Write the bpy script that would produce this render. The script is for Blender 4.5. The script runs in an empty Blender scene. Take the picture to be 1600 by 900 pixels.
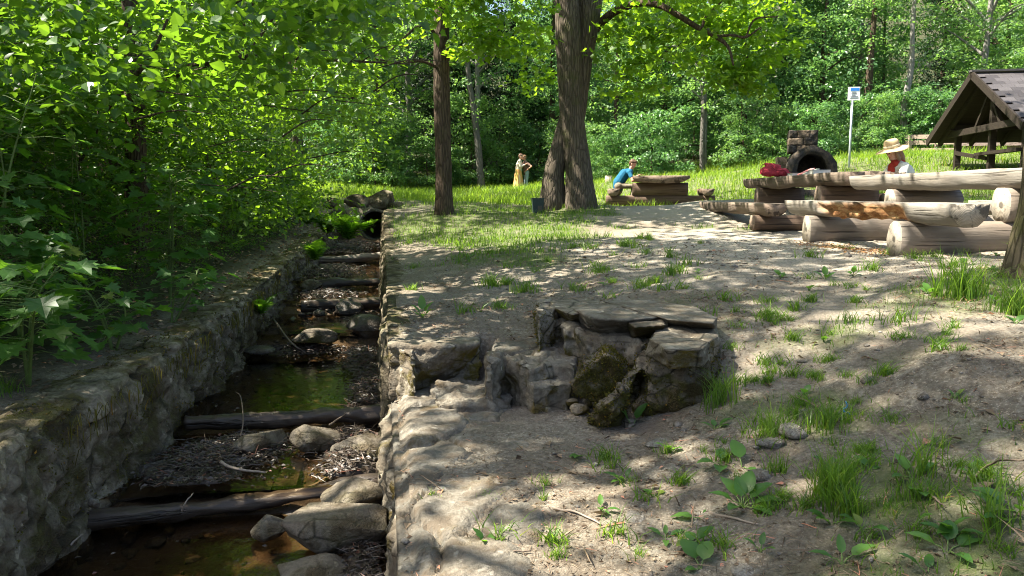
import bpy, bmesh, math, random
import numpy as np
from mathutils import Vector, Matrix, Euler
R = math.radians
scene = bpy.context.scene
col = scene.collection

# ------------------------------------------------------------------ camera
EYE = 1.5
F = 1232.0
PITCH = math.atan(145.0 / F)
cam_d = bpy.data.cameras.new("camera")
cam = bpy.data.objects.new("camera", cam_d)
col.objects.link(cam)
cam_d.sensor_width = 36.0
cam_d.lens = F / 1600.0 * 36.0
cam_d.clip_start = 0.05
cam_d.clip_end = 600.0
cam.location = (0, 0, EYE)
cam.rotation_euler = (R(90) - PITCH, 0, 0)
scene.camera = cam

# ------------------------------------------------------------------ light
SUN_EL = R(55)
SUN_AZ = R(-92)            # measured from +Y towards +X: the sun stands left and a little ahead
world = bpy.data.worlds.new("World")
scene.world = world
world.use_nodes = True
wn = world.node_tree
wn.nodes.clear()
sky = wn.nodes.new("ShaderNodeTexSky")
sky.sky_type = 'NISHITA'
sky.sun_disc = False
sky.sun_elevation = SUN_EL
sky.sun_rotation = SUN_AZ
sky.dust_density = 3.0
bg = wn.nodes.new("ShaderNodeBackground")
bg.inputs[1].default_value = 0.075
wo = wn.nodes.new("ShaderNodeOutputWorld")
wn.links.new(sky.outputs[0], bg.inputs[0])
wn.links.new(bg.outputs[0], wo.inputs[0])
sun_d = bpy.data.lights.new("sun", 'SUN')
sun_d.energy = 5.0
sun_d.angle = R(0.45)
sun_d.color = (1.0, 0.93, 0.80)
sun = bpy.data.objects.new("sun", sun_d)
col.objects.link(sun)
SUNV = Vector((math.sin(SUN_AZ) * math.cos(SUN_EL), math.cos(SUN_AZ) * math.cos(SUN_EL), math.sin(SUN_EL)))
sun.rotation_euler = SUNV.to_track_quat('Z', 'Y').to_euler()
sun.location = (0, 0, 30)
vs = scene.view_settings
scene.display_settings.display_device = 'sRGB'
vs.view_transform = 'Standard'
vs.look = 'None'
vs.gamma = 1.0
vs.use_curve_mapping = False
vs.exposure = 2.2
scene.cycles.filter_width = 1.05
scene.cycles.max_bounces = 8
scene.cycles.diffuse_bounces = 4
scene.cycles.glossy_bounces = 3
scene.cycles.transmission_bounces = 6
scene.cycles.transparent_max_bounces = 8
scene.cycles.caustics_reflective = False
scene.cycles.caustics_refractive = False
scene.cycles.sample_clamp_indirect = 6.0

# ------------------------------------------------------------------ pixel <-> place
CP, SP = math.cos(PITCH), math.sin(PITCH)
def ray(px, py):
    u = (px - 800.0) / F
    v = (450.0 - py) / F
    dy = CP + v * SP
    dz = -SP + v * CP
    return u / dy, dz / dy
def at(px, py, Y):
    a, b = ray(px, py)
    return Vector((a * Y, Y, EYE + b * Y))
def atz(px, py, z):            # z relative to the eye
    a, b = ray(px, py)
    Y = z / b
    return Vector((a * Y, Y, EYE + z))

# ------------------------------------------------------------------ numpy noise
def _hash(ix, iy, iz, seed):
    h = (ix.astype(np.int64) * 374761393 + iy.astype(np.int64) * 668265263 + iz.astype(np.int64) * 2147483647 + seed * 1274126177) & 0xffffffff
    h = ((h ^ (h >> 13)) * 1274126177) & 0xffffffff
    h = ((h ^ (h >> 16)) * 2246822519) & 0xffffffff
    return ((h ^ (h >> 15)) & 0xffffff) / float(0xffffff)
def vnoise(P, seed=0):
    P = np.asarray(P, float)
    i = np.floor(P).astype(np.int64)
    f = P - i
    f = f * f * f * (f * (f * 6 - 15) + 10)
    r = 0
    for dx in (0, 1):
        for dy in (0, 1):
            for dz in (0, 1):
                w = (f[:, 0] if dx else 1 - f[:, 0]) * (f[:, 1] if dy else 1 - f[:, 1]) * (f[:, 2] if dz else 1 - f[:, 2])
                r = r + w * _hash(i[:, 0] + dx, i[:, 1] + dy, i[:, 2] + dz, seed)
    return r * 2 - 1
def fbm(P, oct=4, seed=0, gain=0.5):
    P = np.asarray(P, float)
    a, s, r = 1.0, 1.0, 0
    for k in range(oct):
        r = r + a * vnoise(P * s + 17.3 * k, seed + k)
        a *= gain
        s *= 2.03
    return r
def n2(x, y, sc=1.0, oct=3, seed=0):
    x = np.asarray(x, float)
    y = np.asarray(y, float)
    sh = x.shape
    return fbm(np.stack([x.ravel() * sc, y.ravel() * sc, np.zeros(x.size) + 0.37], 1), oct, seed).reshape(sh)
def sstep(a, b, x):
    t = np.clip((x - a) / (b - a), 0, 1)
    return t * t * (3 - 2 * t)

# ------------------------------------------------------------------ object helpers
def tag(o, label=None, cat=None, group=None, kind=None):
    if label: o['label'] = label
    if cat: o['category'] = cat
    if group: o['group'] = group
    if kind: o['kind'] = kind
    return o
def meshdata(name, V, faces, mats=(), midx=None, smooth=True, attrs=None):
    V = np.ascontiguousarray(np.asarray(V, np.float32))
    if isinstance(faces, np.ndarray): faces = [faces]
    faces = [np.asarray(f, np.int32) for f in faces if len(f)]
    me = bpy.data.meshes.new(name)
    me.vertices.add(len(V))
    me.vertices.foreach_set('co', V.ravel())
    nl = sum(f.size for f in faces)
    npol = sum(len(f) for f in faces)
    me.loops.add(nl)
    me.polygons.add(npol)
    me.loops.foreach_set('vertex_index', np.concatenate([f.ravel() for f in faces]))
    tot = np.concatenate([np.full(len(f), f.shape[1], np.int32) for f in faces])
    st = np.concatenate([[0], np.cumsum(tot)[:-1]]).astype(np.int32)
    me.polygons.foreach_set('loop_start', st)
    me.polygons.foreach_set('loop_total', tot)
    me.polygons.foreach_set('use_smooth', np.full(npol, smooth, bool))
    for m in mats: me.materials.append(m)
    if midx is not None: me.polygons.foreach_set('material_index', np.asarray(midx, np.int32))
    for k, a in (attrs or {}).items():
        at_ = me.attributes.new(k, 'FLOAT', 'POINT')
        at_.data.foreach_set('value', np.asarray(a, np.float32))
    me.update(calc_edges=True)
    me.validate()
    return me
def link(name, data, parent=None, loc=(0, 0, 0), rot=None, scale=None):
    o = bpy.data.objects.new(name, data)
    col.objects.link(o)
    if parent is not None: o.parent = parent
    o.location = loc
    if rot is not None: o.rotation_euler = rot
    if scale is not None: o.scale = scale if hasattr(scale, '__len__') else (scale,) * 3
    return o
def obj(name, V, faces, mat, parent=None, origin=None, **kw):
    """world-space verts -> object whose origin is `origin` (or the parent's)"""
    mats = mat if isinstance(mat, (list, tuple)) else [mat]
    V = np.asarray(V, float)
    if parent is not None:
        po = np.array(parent.location)
        V = V - po
        return link(name, meshdata(name, V, faces, mats, **kw), parent)
    og = np.array(origin if origin is not None else (0, 0, 0), float)
    return link(name, meshdata(name, V - og, faces, mats, **kw), None, og)
def thing(name, label, cat, loc, rz=0, group=None):
    o = link(name, None, None, loc, (0, 0, rz))
    o.empty_display_size = 0.2
    return tag(o, label, cat, group)
def copy_tree(o, parent=None):
    c = o.copy()
    col.objects.link(c)
    c.parent = parent
    for ch in list(o.children): copy_tree(ch, c)
    return c
class MB:
    """collects shapes into one mesh"""
    def __init__(s): s.V, s.F, s.n, s.mi = [], {3: [], 4: []}, 0, {3: [], 4: []}
    def add(s, V, F, mi=0):
        V = np.asarray(V, float)
        for f in (F if isinstance(F, list) else [F]):
            f = np.asarray(f, int)
            if len(f) == 0: continue
            k = f.shape[1]
            s.F[k].append(f + s.n)
            s.mi[k].append(np.full(len(f), mi))
        s.V.append(V)
        s.n += len(V)
        return s
    def arrays(s):
        fs, mi = [], []
        for k in (3, 4):
            if s.F[k]:
                fs.append(np.concatenate(s.F[k]))
                mi.append(np.concatenate(s.mi[k]))
        return np.concatenate(s.V), fs, np.concatenate(mi)
    def obj(s, name, mat, parent=None, origin=None, smooth=True, attrs=None):
        V, f, mi = s.arrays()
        return obj(name, V, f, mat, parent, origin, midx=mi, smooth=smooth, attrs=attrs)
    def data(s, name, mat, smooth=True, attrs=None):
        V, f, mi = s.arrays()
        return meshdata(name, V, f, mat if isinstance(mat, (list, tuple)) else [mat], mi, smooth, attrs)
def box(c, sz, rz=0.0, M=None):
    x, y, z = [d / 2.0 for d in sz]
    V = np.array([(-x,-y,-z),(x,-y,-z),(x,y,-z),(-x,y,-z),(-x,-y,z),(x,-y,z),(x,y,z),(-x,y,z)], float)
    if M is not None: V = V @ np.array(M).T
    if rz:
        c_, s_ = math.cos(rz), math.sin(rz)
        V = V @ np.array([[c_, s_, 0], [-s_, c_, 0], [0, 0, 1]])
    return V + np.array(c), np.array([(0,3,2,1),(4,5,6,7),(0,1,5,4),(1,2,6,5),(2,3,7,6),(3,0,4,7)])
def bar(p0, p1, w, h, up=(0, 0, 1), chamfer=0.0):
    """a board from p0 to p1, w wide (sideways) and h thick (along up)"""
    p0, p1 = Vector(p0), Vector(p1)
    d = (p1 - p0)
    L = d.length
    d.normalize()
    sd = d.cross(Vector(up)).normalized()
    u = sd.cross(d).normalized()
    c = (p0 + p1) / 2
    V = []
    for a in (-L/2, L/2):
        for b, e in ((-w/2, -h/2), (w/2, -h/2), (w/2, h/2), (-w/2, h/2)):
            V.append(c + d * a + sd * b + u * e)
    return np.array([tuple(v) for v in V]), np.array([(0,1,2,3),(7,6,5,4),(0,4,5,1),(1,5,6,2),(2,6,7,3),(3,7,4,0)])
def tube(path, radii, sides=8, closed=True, twist=0.0, lump=0.0, seed=0, squash=None):
    P = np.asarray([tuple(p) for p in path], float)
    n = len(P)
    r = np.asarray(radii, float) * np.ones(n)
    T = np.gradient(P, axis=0)
    T /= np.linalg.norm(T, axis=1)[:, None] + 1e-9
    ref = np.array([1.0, 0, 0]) if abs(T[0][0]) < 0.8 else np.array([0, 1.0, 0])
    V = np.zeros((n, sides, 3))
    a = np.linspace(0, 2 * math.pi, sides, endpoint=False)
    for i in range(n):
        b = ref - T[i] * ref.dot(T[i])
        b /= np.linalg.norm(b) + 1e-9
        ref = b
        c = np.cross(T[i], b)
        V[i] = P[i] + r[i] * (np.cos(a)[:, None] * b + np.sin(a)[:, None] * c)
    V = V.reshape(-1, 3)
    if lump:
        cen = np.repeat(P, sides, 0)
        k = 1 + lump * fbm(V * (0.6 / max(r.max(), 1e-3)), 3, seed)
        V = cen + (V - cen) * k[:, None]
    i, j = np.meshgrid(np.arange(n - 1), np.arange(sides), indexing='ij')
    j2 = (j + 1) % sides
    F_ = np.stack([i * sides + j, i * sides + j2, (i + 1) * sides + j2, (i + 1) * sides + j], -1).reshape(-1, 4)
    out = [F_]
    if closed:
        m = len(V)
        V = np.vstack([V, P[0], P[-1]])
        j = np.arange(sides)
        j2 = (j + 1) % sides
        t0 = np.stack([np.full(sides, m), j2, j], 1)
        t1 = np.stack([np.full(sides, m + 1), (n - 1) * sides + j, (n - 1) * sides + j2], 1)
        out.append(np.vstack([t0, t1]))
    return V, out
def curve(pts, n=20):
    """Catmull-Rom through the points"""
    P = [np.array(tuple(p), float) for p in pts]
    P = [2 * P[0] - P[1]] + P + [2 * P[-1] - P[-2]]
    out = []
    m = len(P) - 3
    for q in np.linspace(0, m - 1e-6, n):
        k = int(q)
        t = q - k
        a, b, c, d = P[k:k + 4]
        out.append(0.5 * ((2 * b) + (-a + c) * t + (2 * a - 5 * b + 4 * c - d) * t * t + (-a + 3 * b - 3 * c + d) * t ** 3))
    return np.array(out)
_ico = {}
def ico(level):
    if level not in _ico:
        bm = bmesh.new()
        bmesh.ops.create_icosphere(bm, subdivisions=level, radius=1.0)
        V = np.array([tuple(v.co) for v in bm.verts])
        F_ = np.array([[v.index for v in f.verts] for f in bm.faces])
        bm.free()
        _ico[level] = (V, F_)
    return _ico[level]
def hull_planes(pts):
    bm = bmesh.new()
    vs_ = [bm.verts.new(tuple(p)) for p in pts]
    bmesh.ops.convex_hull(bm, input=vs_)
    bm.normal_update()
    pl = [(np.array(f.normal), float(f.normal.dot(f.verts[0].co))) for f in bm.faces]
    bm.free()
    return pl
def hullrock(pts, level=4, rough=0.02, sc=6.0, seed=0, soft=0.0):
    """dense irregular stone filling the convex hull of pts"""
    P = np.array([tuple(p) for p in pts], float)
    c = P.mean(0)
    ext = P.max(0) - P.min(0)
    D, F_ = ico(level)
    D = D * ext
    D = D / np.linalg.norm(D, axis=1)[:, None]
    r = np.full(len(D), 1e9)
    for n, d in hull_planes(P - c):
        dn = D @ n
        ok = dn > 1e-4
        r[ok] = np.minimum(r[ok], d / dn[ok])
    V = D * r[:, None]
    q = V + c
    disp = fbm(q * sc, 4, seed) * rough + np.abs(fbm(q * sc * 2.7 + 5, 3, seed + 9)) * -rough * 0.7
    V = V + D * disp[:, None]
    return V + c, F_
def rock(c, size, rz=0.0, seed=0, level=3, planes=9, rough=0.05, tilt=0.0):
    rg = np.random.default_rng(seed)
    V, F_ = ico(level)
    V = V.copy()
    for k in range(planes):
        n = rg.normal(size=3)
        n /= np.linalg.norm(n)
        d = rg.uniform(0.5, 0.85)
        V -= n * np.maximum(0, V @ n - d)[:, None]
    V *= 1 + rough * fbm(V * 2.2 + seed, 4, seed)[:, None]
    V = V / np.abs(V).max(0)
    V = V * (np.array(size) / 2.0)
    E = np.array(Euler((tilt, tilt * 0.6, rz)).to_matrix())
    return V @ E.T + np.array(c), F_
def unit(a): return a / (np.linalg.norm(a, axis=-1, keepdims=True) + 1e-9)
def remesh(name, parts, voxel, mat, parent=None, origin=(0, 0, 0), smooth_it=4, xf=None, disp=None):
    """one continuous surface grown over overlapping tapered limbs"""
    mb = MB()
    for p in parts:
        if len(p) == 2: mb.add(*p); continue
        p0, p1, r0, r1 = p
        p0, p1 = np.array(p0, float), np.array(p1, float)
        L = np.linalg.norm(p1 - p0)
        d = (p1 - p0) / (L + 1e-9)
        th_ = np.linspace(0, math.pi / 2, 4)
        pts = [p0 - d * r0 * math.cos(q) for q in th_[:-1]] + [p0 + (p1 - p0) * u for u in (0, .5, 1)] + [p1 + d * r1 * math.cos(q) for q in th_[::-1][1:]]
        rad = [max(.0005, r0 * math.sin(q)) for q in th_[:-1]] + [r0, (r0 + r1) / 2, r1] + [max(.0005, r1 * math.sin(q)) for q in th_[::-1][1:]]
        mb.add(*tube(pts, rad, 12, True))
    V, F_, mi = mb.arrays()
    me = meshdata(name + '_tmp', V, F_, [])
    o = link(name + '_tmp', me)
    md = o.modifiers.new('r', 'REMESH')
    md.mode = 'VOXEL'
    md.voxel_size = voxel
    s_ = o.modifiers.new('s', 'SMOOTH')
    s_.factor = .5
    s_.iterations = smooth_it
    dg = bpy.context.evaluated_depsgraph_get()
    ev = o.evaluated_get(dg)
    m2 = bpy.data.meshes.new_from_object(ev)
    bpy.data.objects.remove(o)
    bpy.data.meshes.remove(me)
    n = len(m2.vertices)
    co = np.empty(n * 3, np.float32)
    m2.vertices.foreach_get('co', co)
    co = co.reshape(-1, 3)
    if disp is not None:
        if disp.__code__.co_argcount > 1:
            nr = np.empty(n * 3, np.float32)
            m2.vertex_normals.foreach_get('vector', nr)
            co = disp(co, nr.reshape(-1, 3))
        else: co = disp(co)
    if xf is not None: co = co @ np.array(xf.to_3x3()).T + np.array(xf.translation)
    co = co - np.array(parent.location if parent is not None else origin)
    m2.vertices.foreach_set('co', np.ascontiguousarray(co, np.float32).ravel())
    m2.polygons.foreach_set('use_smooth', np.ones(len(m2.polygons), bool))
    m2.materials.clear()
    m2.materials.append(mat)
    m2.name = name
    m2.update()
    return link(name, m2, parent, (0, 0, 0) if parent is not None else origin)

# ------------------------------------------------------------------ materials
class NT:
    def __init__(s, name):
        s.m = bpy.data.materials.new(name)
        s.m.use_nodes = True
        s.t = s.m.node_tree
        s.t.nodes.clear()
        s.out = s.n('ShaderNodeOutputMaterial')
        s.tc = s.n('ShaderNodeTexCoord')
        s.co = s.tc.outputs['Object']
    def n(s, ty, **kw):
        nd = s.t.nodes.new(ty)
        for k, v in kw.items(): setattr(nd, k, v)
        return nd
    def l(s, a, b): s.t.links.new(a, b)
    def set(s, sock, v):
        if hasattr(v, 'is_linked') or isinstance(v, bpy.types.NodeSocket): s.l(v, sock)
        elif isinstance(v, (tuple, list)) and len(v) == 3 and sock.type == 'RGBA': sock.default_value = (*v, 1)
        else: sock.default_value = v
    def map(s, scale, co=None):
        m = s.n('ShaderNodeMapping')
        s.l(co or s.co, m.inputs[0])
        m.inputs['Scale'].default_value = scale if hasattr(scale, '__len__') else (scale,) * 3
        return m.outputs[0]
    def noise(s, scale=5, detail=6, rough=0.6, dist=0.0, stretch=None, co=None):
        nd = s.n('ShaderNodeTexNoise')
        s.l(s.map(stretch, co) if stretch else (co or s.co), nd.inputs['Vector'])
        nd.inputs['Scale'].default_value = scale
        nd.inputs['Detail'].default_value = detail
        nd.inputs['Roughness'].default_value = rough
        nd.inputs['Distortion'].default_value = dist
        return nd.outputs['Fac']
    def voro(s, scale=5, feature='F1', stretch=None, out='Distance'):
        nd = s.n('ShaderNodeTexVoronoi', feature=feature)
        s.l(s.map(stretch) if stretch else s.co, nd.inputs['Vector'])
        nd.inputs['Scale'].default_value = scale
        return nd.outputs[out]
    def ramp(s, fac, stops):
        nd = s.n('ShaderNodeValToRGB')
        s.l(fac, nd.inputs[0])
        el = nd.color_ramp.elements
        while len(el) < len(stops): el.new(0.5)
        for e, (p, c) in zip(el, stops):
            e.position = p
            e.color = (*(c if hasattr(c, '__len__') else (c, c, c)), 1)
        return nd.outputs[0]
    def mix(s, fac, a, b, mode='MIX'):
        nd = s.n('ShaderNodeMix', data_type='RGBA', blend_type=mode)
        s.set(nd.inputs[0], fac)
        s.set(nd.inputs[6], a)
        s.set(nd.inputs[7], b)
        return nd.outputs[2]
    def math(s, op, a, b=0.0, clamp=False):
        nd = s.n('ShaderNodeMath', operation=op)
        nd.use_clamp = clamp
        s.set(nd.inputs[0], a)
        s.set(nd.inputs[1], b)
        return nd.outputs[0]
    def attr(s, name):
        nd = s.n('ShaderNodeAttribute')
        nd.attribute_name = name
        return nd.outputs['Fac']
    def orand(s):
        return s.n('ShaderNodeObjectInfo').outputs['Random']
    def up(s):
        g = s.n('ShaderNodeNewGeometry')
        x = s.n('ShaderNodeSeparateXYZ')
        s.l(g.outputs['Normal'], x.inputs[0])
        return x.outputs[2]
    def bump(s, h, strength=0.5, dist=0.02, nrm=None):
        nd = s.n('ShaderNodeBump')
        s.l(h, nd.inputs['Height'])
        nd.inputs['Strength'].default_value = strength
        nd.inputs['Distance'].default_value = dist
        if nrm: s.l(nrm, nd.inputs['Normal'])
        return nd.outputs[0]
    def bsdf(s, color, rough=0.8, spec=0.3, normal=None, metal=0.0):
        b = s.n('ShaderNodeBsdfPrincipled')
        s.set(b.inputs['Base Color'], color)
        s.set(b.inputs['Roughness'], rough)
        s.set(b.inputs['Specular IOR Level'], spec)
        b.inputs['Metallic'].default_value = metal
        if normal: s.l(normal, b.inputs['Normal'])
        return b.outputs[0]
    def done(s, sh):
        s.l(sh, s.out.inputs[0])
        return s.m
def m_plain(name, c, rough=0.7, spec=0.3, var=0.25, sc=20, bump=0.15, metal=0.0):
    t = NT(name)
    f = t.noise(sc, 5)
    cc = t.mix(f, tuple(x * (1 - var) for x in c), tuple(min(1, x * (1 + var)) for x in c))
    return t.done(t.bsdf(cc, rough, spec, t.bump(f, bump, 0.01), metal))
def m_leaf(name, dark, light, trans, gloss=0.35, spec=0.5, tw=0.5, single=False):
    """leaf blade: diffuse + transmitted light + waxy sheen, each leaf a little different"""
    t = NT(name)
    r = t.orand() if single else t.attr('rnd')
    c = t.mix(r, dark, light)
    c = t.mix(t.ramp(r, [(0.93, 0.0), (0.97, 0.7)]), c, (light[0] * 2.2, light[1] * 1.1, light[2]))
    d = t.bsdf(c, gloss, spec)
    tr = t.n('ShaderNodeBsdfTranslucent')
    t.set(tr.inputs[0], t.mix(r, tuple(x * 0.75 for x in trans), tuple(min(1, x * 1.2) for x in trans)))
    mx = t.n('ShaderNodeMixShader')
    mx.inputs[0].default_value = tw
    t.l(d, mx.inputs[1])
    t.l(tr.outputs[0], mx.inputs[2])
    return t.done(mx.outputs[0])
def m_bark(name, c1, c2, sc=6.0, moss=None, mossamt=0.5):
    t = NT(name)
    f = t.noise(sc, 8, 0.65, 0.4, stretch=(1, 1, 0.22))
    g = t.voro(sc * 2.2, 'DISTANCE_TO_EDGE', stretch=(1, 1, 0.16))
    crack = t.ramp(g, [(0.0, 0.0), (0.16, 1.0)])
    c = t.mix(f, c1, c2)
    c = t.mix(t.math('MULTIPLY', t.math('SUBTRACT', 1.0, crack), 0.5), c, tuple(x * 0.35 for x in c1))
    if moss:
        k = t.ramp(t.noise(2.2, 5), [(mossamt - 0.05, 0.0), (mossamt + 0.13, 1.0)])
        c = t.mix(k, c, moss)
    h = t.math('ADD', t.math('MULTIPLY', crack, 0.6), f)
    return t.done(t.bsdf(c, 0.9, 0.15, t.bump(h, 0.9, 0.03)))
def m_stone(name, c1, c2, moss, lo=0.5, hi=0.65, up_bias=0.0, rough=0.85, dirt=(0.10, 0.075, 0.05), sc=1.0, joint=False, crack=False):
    t = NT(name)
    big = t.noise(2.5 * sc, 8, 0.6, 0.3)
    fine = t.noise(38 * sc, 6, 0.7)
    c = t.mix(t.ramp(big, [(0.3, 0.0), (0.7, 1.0)]), c1, c2)
    c = t.mix(t.ramp(fine, [(0.42, 0.0), (0.62, 0.55)]), c, tuple(x * 0.45 for x in c1))
    c = t.mix(t.ramp(t.noise(9 * sc, 5), [(0.46, 0.0), (0.64, 0.75)]), c, dirt)
    c = t.mix(t.ramp(t.noise(14 * sc, 4, 0.5, 0, co=t.map(1.0)), [(0.62, 0.0), (0.68, 0.6)]), c, tuple(min(1, x * 1.5) for x in c2))
    if crack:
        ck = t.ramp(t.voro(3.1 * sc, 'DISTANCE_TO_EDGE', stretch=(1, 1, 1.9)), [(0.0, 0.0), (0.035, 1.0)])
        ck = t.mix(t.ramp(t.noise(1.7, 3), [(0.42, 1.0), (0.52, 0.0)]), ck, (1.0, 1.0, 1.0))
        c = t.mix(ck, tuple(x * 0.22 for x in c1), c)
    mk = t.noise(3.6 * sc, 7, 0.68)
    if up_bias: mk = t.math('ADD', mk, t.math('MULTIPLY', t.up(), up_bias))
    k = t.ramp(mk, [(lo, 0.0), (hi, 1.0)])
    mc = t.mix(t.noise(60 * sc, 3), tuple(x * 0.5 for x in moss), tuple(x * 1.35 for x in moss))
    mc = t.mix(t.ramp(t.noise(4.3 * sc, 5, co=t.map(1.7)), [(0.42, 0.0), (0.58, 0.85)]), mc, (moss[0] * .75, moss[0] * .52, moss[2] * 1.1))
    c = t.mix(k, c, mc)
    if joint: c = t.mix(t.math('MULTIPLY', t.attr('joint'), t.ramp(t.noise(5, 4), [(0.3, 0.35), (0.6, 1.0)])), c, (0.030, 0.026, 0.014))
    h = t.math('ADD', t.math('MULTIPLY', fine, 0.5), t.math('ADD', big, t.math('MULTIPLY', k, t.math('MULTIPLY', t.noise(90 * sc, 2), 0.6))))
    return t.done(t.bsdf(c, rough, 0.25, t.bump(h, 0.9, 0.04)))
def m_wood(name, c1, c2, axis=0, rough=0.75, crack=True, grey=None, sc=1.0):
    """weathered timber, grain along local axis"""
    t = NT(name)
    st = [9.0 * sc] * 3
    st[axis] = 0.55 * sc
    f = t.noise(2.4, 9, 0.7, 0.6, stretch=tuple(st))
    c = t.mix(t.ramp(f, [(0.28, 0.0), (0.72, 1.0)]), c1, c2)
    if grey: c = t.mix(t.ramp(t.noise(1.6, 5), [(0.4, 0.0), (0.65, 0.9)]), c, grey)
    st2 = [16.0 * sc] * 3
    st2[axis] = 0.5 * sc
    g = t.ramp(t.noise(2.0, 4, 0.5, 0.2, stretch=tuple(st2)), [(0.33, 0.0), (0.40, 1.0)])
    if crack: c = t.mix(t.math('MULTIPLY', t.math('SUBTRACT', 1.0, g), 0.75), c, tuple(x * 0.25 for x in c1))
    h = t.math('ADD', f, g)
    return t.done(t.bsdf(c, rough, 0.25, t.bump(h, 0.6, 0.012)))
def m_endgrain(name, c1, c2, axis=0):
    t = NT(name)
    sp = t.n('ShaderNodeSeparateXYZ')
    t.l(t.co, sp.inputs[0])
    a, b = [sp.outputs[i] for i in range(3) if i != axis]
    r = t.math('SQRT', t.math('ADD', t.math('MULTIPLY', a, a), t.math('MULTIPLY', b, b)))
    rr = t.math('ADD', r, t.math('MULTIPLY', t.noise(7, 4), 0.035))
    w = t.math('SINE', t.math('MULTIPLY', rr, 520.0))
    c = t.mix(t.math('MULTIPLY_ADD', w, 0.5), c1, c2) if False else t.mix(t.ramp(w, [(0.1, 0.0), (0.9, 1.0)]), c1, c2)
    c = t.mix(t.ramp(t.noise(16, 6), [(0.45, 0.0), (0.7, 0.7)]), c, tuple(x * 0.6 for x in c1))
    k = t.ramp(t.noise(5, 3), [(0.38, 0.0), (0.43, 1.0)])
    c = t.mix(k, tuple(x * 0.35 for x in c1), c)
    an = t.math('ARCTAN2', a, b)
    rd = t.math('ABSOLUTE', t.math('SINE', t.math('ADD', t.math('MULTIPLY', an, 2.5), t.math('MULTIPLY', t.noise(9, 4), 2.2))))
    c = t.mix(t.ramp(rd, [(0.02, 0.75), (0.09, 0.0)]), c, tuple(x * 0.3 for x in c1))
    c = t.mix(t.ramp(t.math('ADD', r, t.math('MULTIPLY', t.noise(14, 4), 0.07)), [(0.062, 0.9), (0.078, 0.0)]), c, tuple(x * 0.25 for x in c1))
    return t.done(t.bsdf(c, 0.85, 0.2, t.bump(w, 0.25, 0.004)))

M = {}
MOSS = (0.10, 0.105, 0.018)
MOSS_D = (0.050, 0.060, 0.014)
# foliage
M['leaf_maple'] = m_leaf('leaf_maple', (0.034, 0.095, 0.016), (0.08, 0.17, 0.026), (0.22, 0.42, 0.02), 0.36, 0.5, 0.45)
M['leaf_maple_one'] = m_leaf('leaf_maple_single', (0.034, 0.10, 0.020), (0.075, 0.17, 0.03), (0.18, 0.40, 0.025), 0.45, 0.4, 0.42, single=True)
M['leaf_bright'] = m_leaf('leaf_bright', (0.045, 0.11, 0.014), (0.10, 0.19, 0.02), (0.30, 0.50, 0.02), 0.4, 0.4, 0.58)
M['leaf_dark'] = m_leaf('leaf_dark', (0.030, 0.080, 0.014), (0.07, 0.145, 0.022), (0.20, 0.38, 0.02), 0.38, 0.5, 0.42)
M['leaf_forest'] = m_leaf('leaf_forest', (0.042, 0.110, 0.042), (0.105, 0.21, 0.078), (0.20, 0.42, 0.09), 0.38, 0.5, 0.42)
M['leaf_forest_b'] = m_leaf('leaf_forest_pale', (0.055, 0.130, 0.044), (0.13, 0.235, 0.078), (0.28, 0.50, 0.09), 0.4, 0.5, 0.45)
M['leaf_fir'] = m_leaf('needle_dark', (0.012, 0.034, 0.016), (0.030, 0.065, 0.028), (0.03, 0.07, 0.02), 0.5, 0.3, 0.2)
M['fern'] = m_leaf('fern_green', (0.045, 0.12, 0.016), (0.10, 0.20, 0.025), (0.22, 0.42, 0.02), 0.45, 0.3, 0.5, single=True)
M['dock'] = m_leaf('dock_leaf', (0.045, 0.125, 0.022), (0.095, 0.20, 0.035), (0.20, 0.42, 0.03), 0.38, 0.5, 0.45, single=True)
M['grass'] = m_leaf('grass_blade', (0.045, 0.10, 0.016), (0.11, 0.19, 0.03), (0.26, 0.44, 0.03), 0.4, 0.4, 0.5)
M['meadow'] = m_leaf('meadow_blade', (0.07, 0.14, 0.018), (0.15, 0.24, 0.03), (0.38, 0.58, 0.04), 0.45, 0.35, 0.5)
M['litter'] = m_leaf('dead_leaf', (0.050, 0.032, 0.020), (0.30, 0.23, 0.155), (0.25, 0.16, 0.08), 0.7, 0.2, 0.2)
M['litter_wet'] = m_leaf('wet_dead_leaf', (0.020, 0.014, 0.010), (0.105, 0.078, 0.054), (0.06, 0.04, 0.02), 0.42, 0.5, 0.1)
# bark
M['bark_big'] = m_bark('bark_oak', (0.060, 0.048, 0.036), (0.165, 0.135, 0.102), 9.0, (0.075, 0.08, 0.03), 0.6)
M['bark_dark'] = m_bark('bark_dark', (0.05, 0.036, 0.026), (0.13, 0.095, 0.066), 9.0, (0.05, 0.06, 0.02), 0.62)
M['bark_grey'] = m_bark('bark_grey', (0.16, 0.15, 0.135), (0.36, 0.34, 0.31), 8.0)
M['bark_moss'] = m_bark('bark_mossy', (0.07, 0.055, 0.035), (0.19, 0.155, 0.10), 9.0, (0.085, 0.09, 0.02), 0.5)
M['bark_mid'] = m_bark('bark_greyish', (0.085, 0.078, 0.068), (0.19, 0.178, 0.158), 8.0)
M['twig'] = m_plain('twig', (0.13, 0.10, 0.075), 0.85, 0.2, 0.4, 40)
M['twig_pale'] = m_plain('twig_pale', (0.27, 0.22, 0.17), 0.85, 0.2, 0.35, 40)
M['leaf_curtain'] = m_leaf('leaf_curtain', (0.038, 0.10, 0.014), (0.10, 0.185, 0.022), (0.28, 0.48, 0.02), 0.38, 0.5, 0.5)
M['stem'] = m_plain('green_stem', (0.10, 0.15, 0.04), 0.6, 0.3, 0.3, 30)
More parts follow.
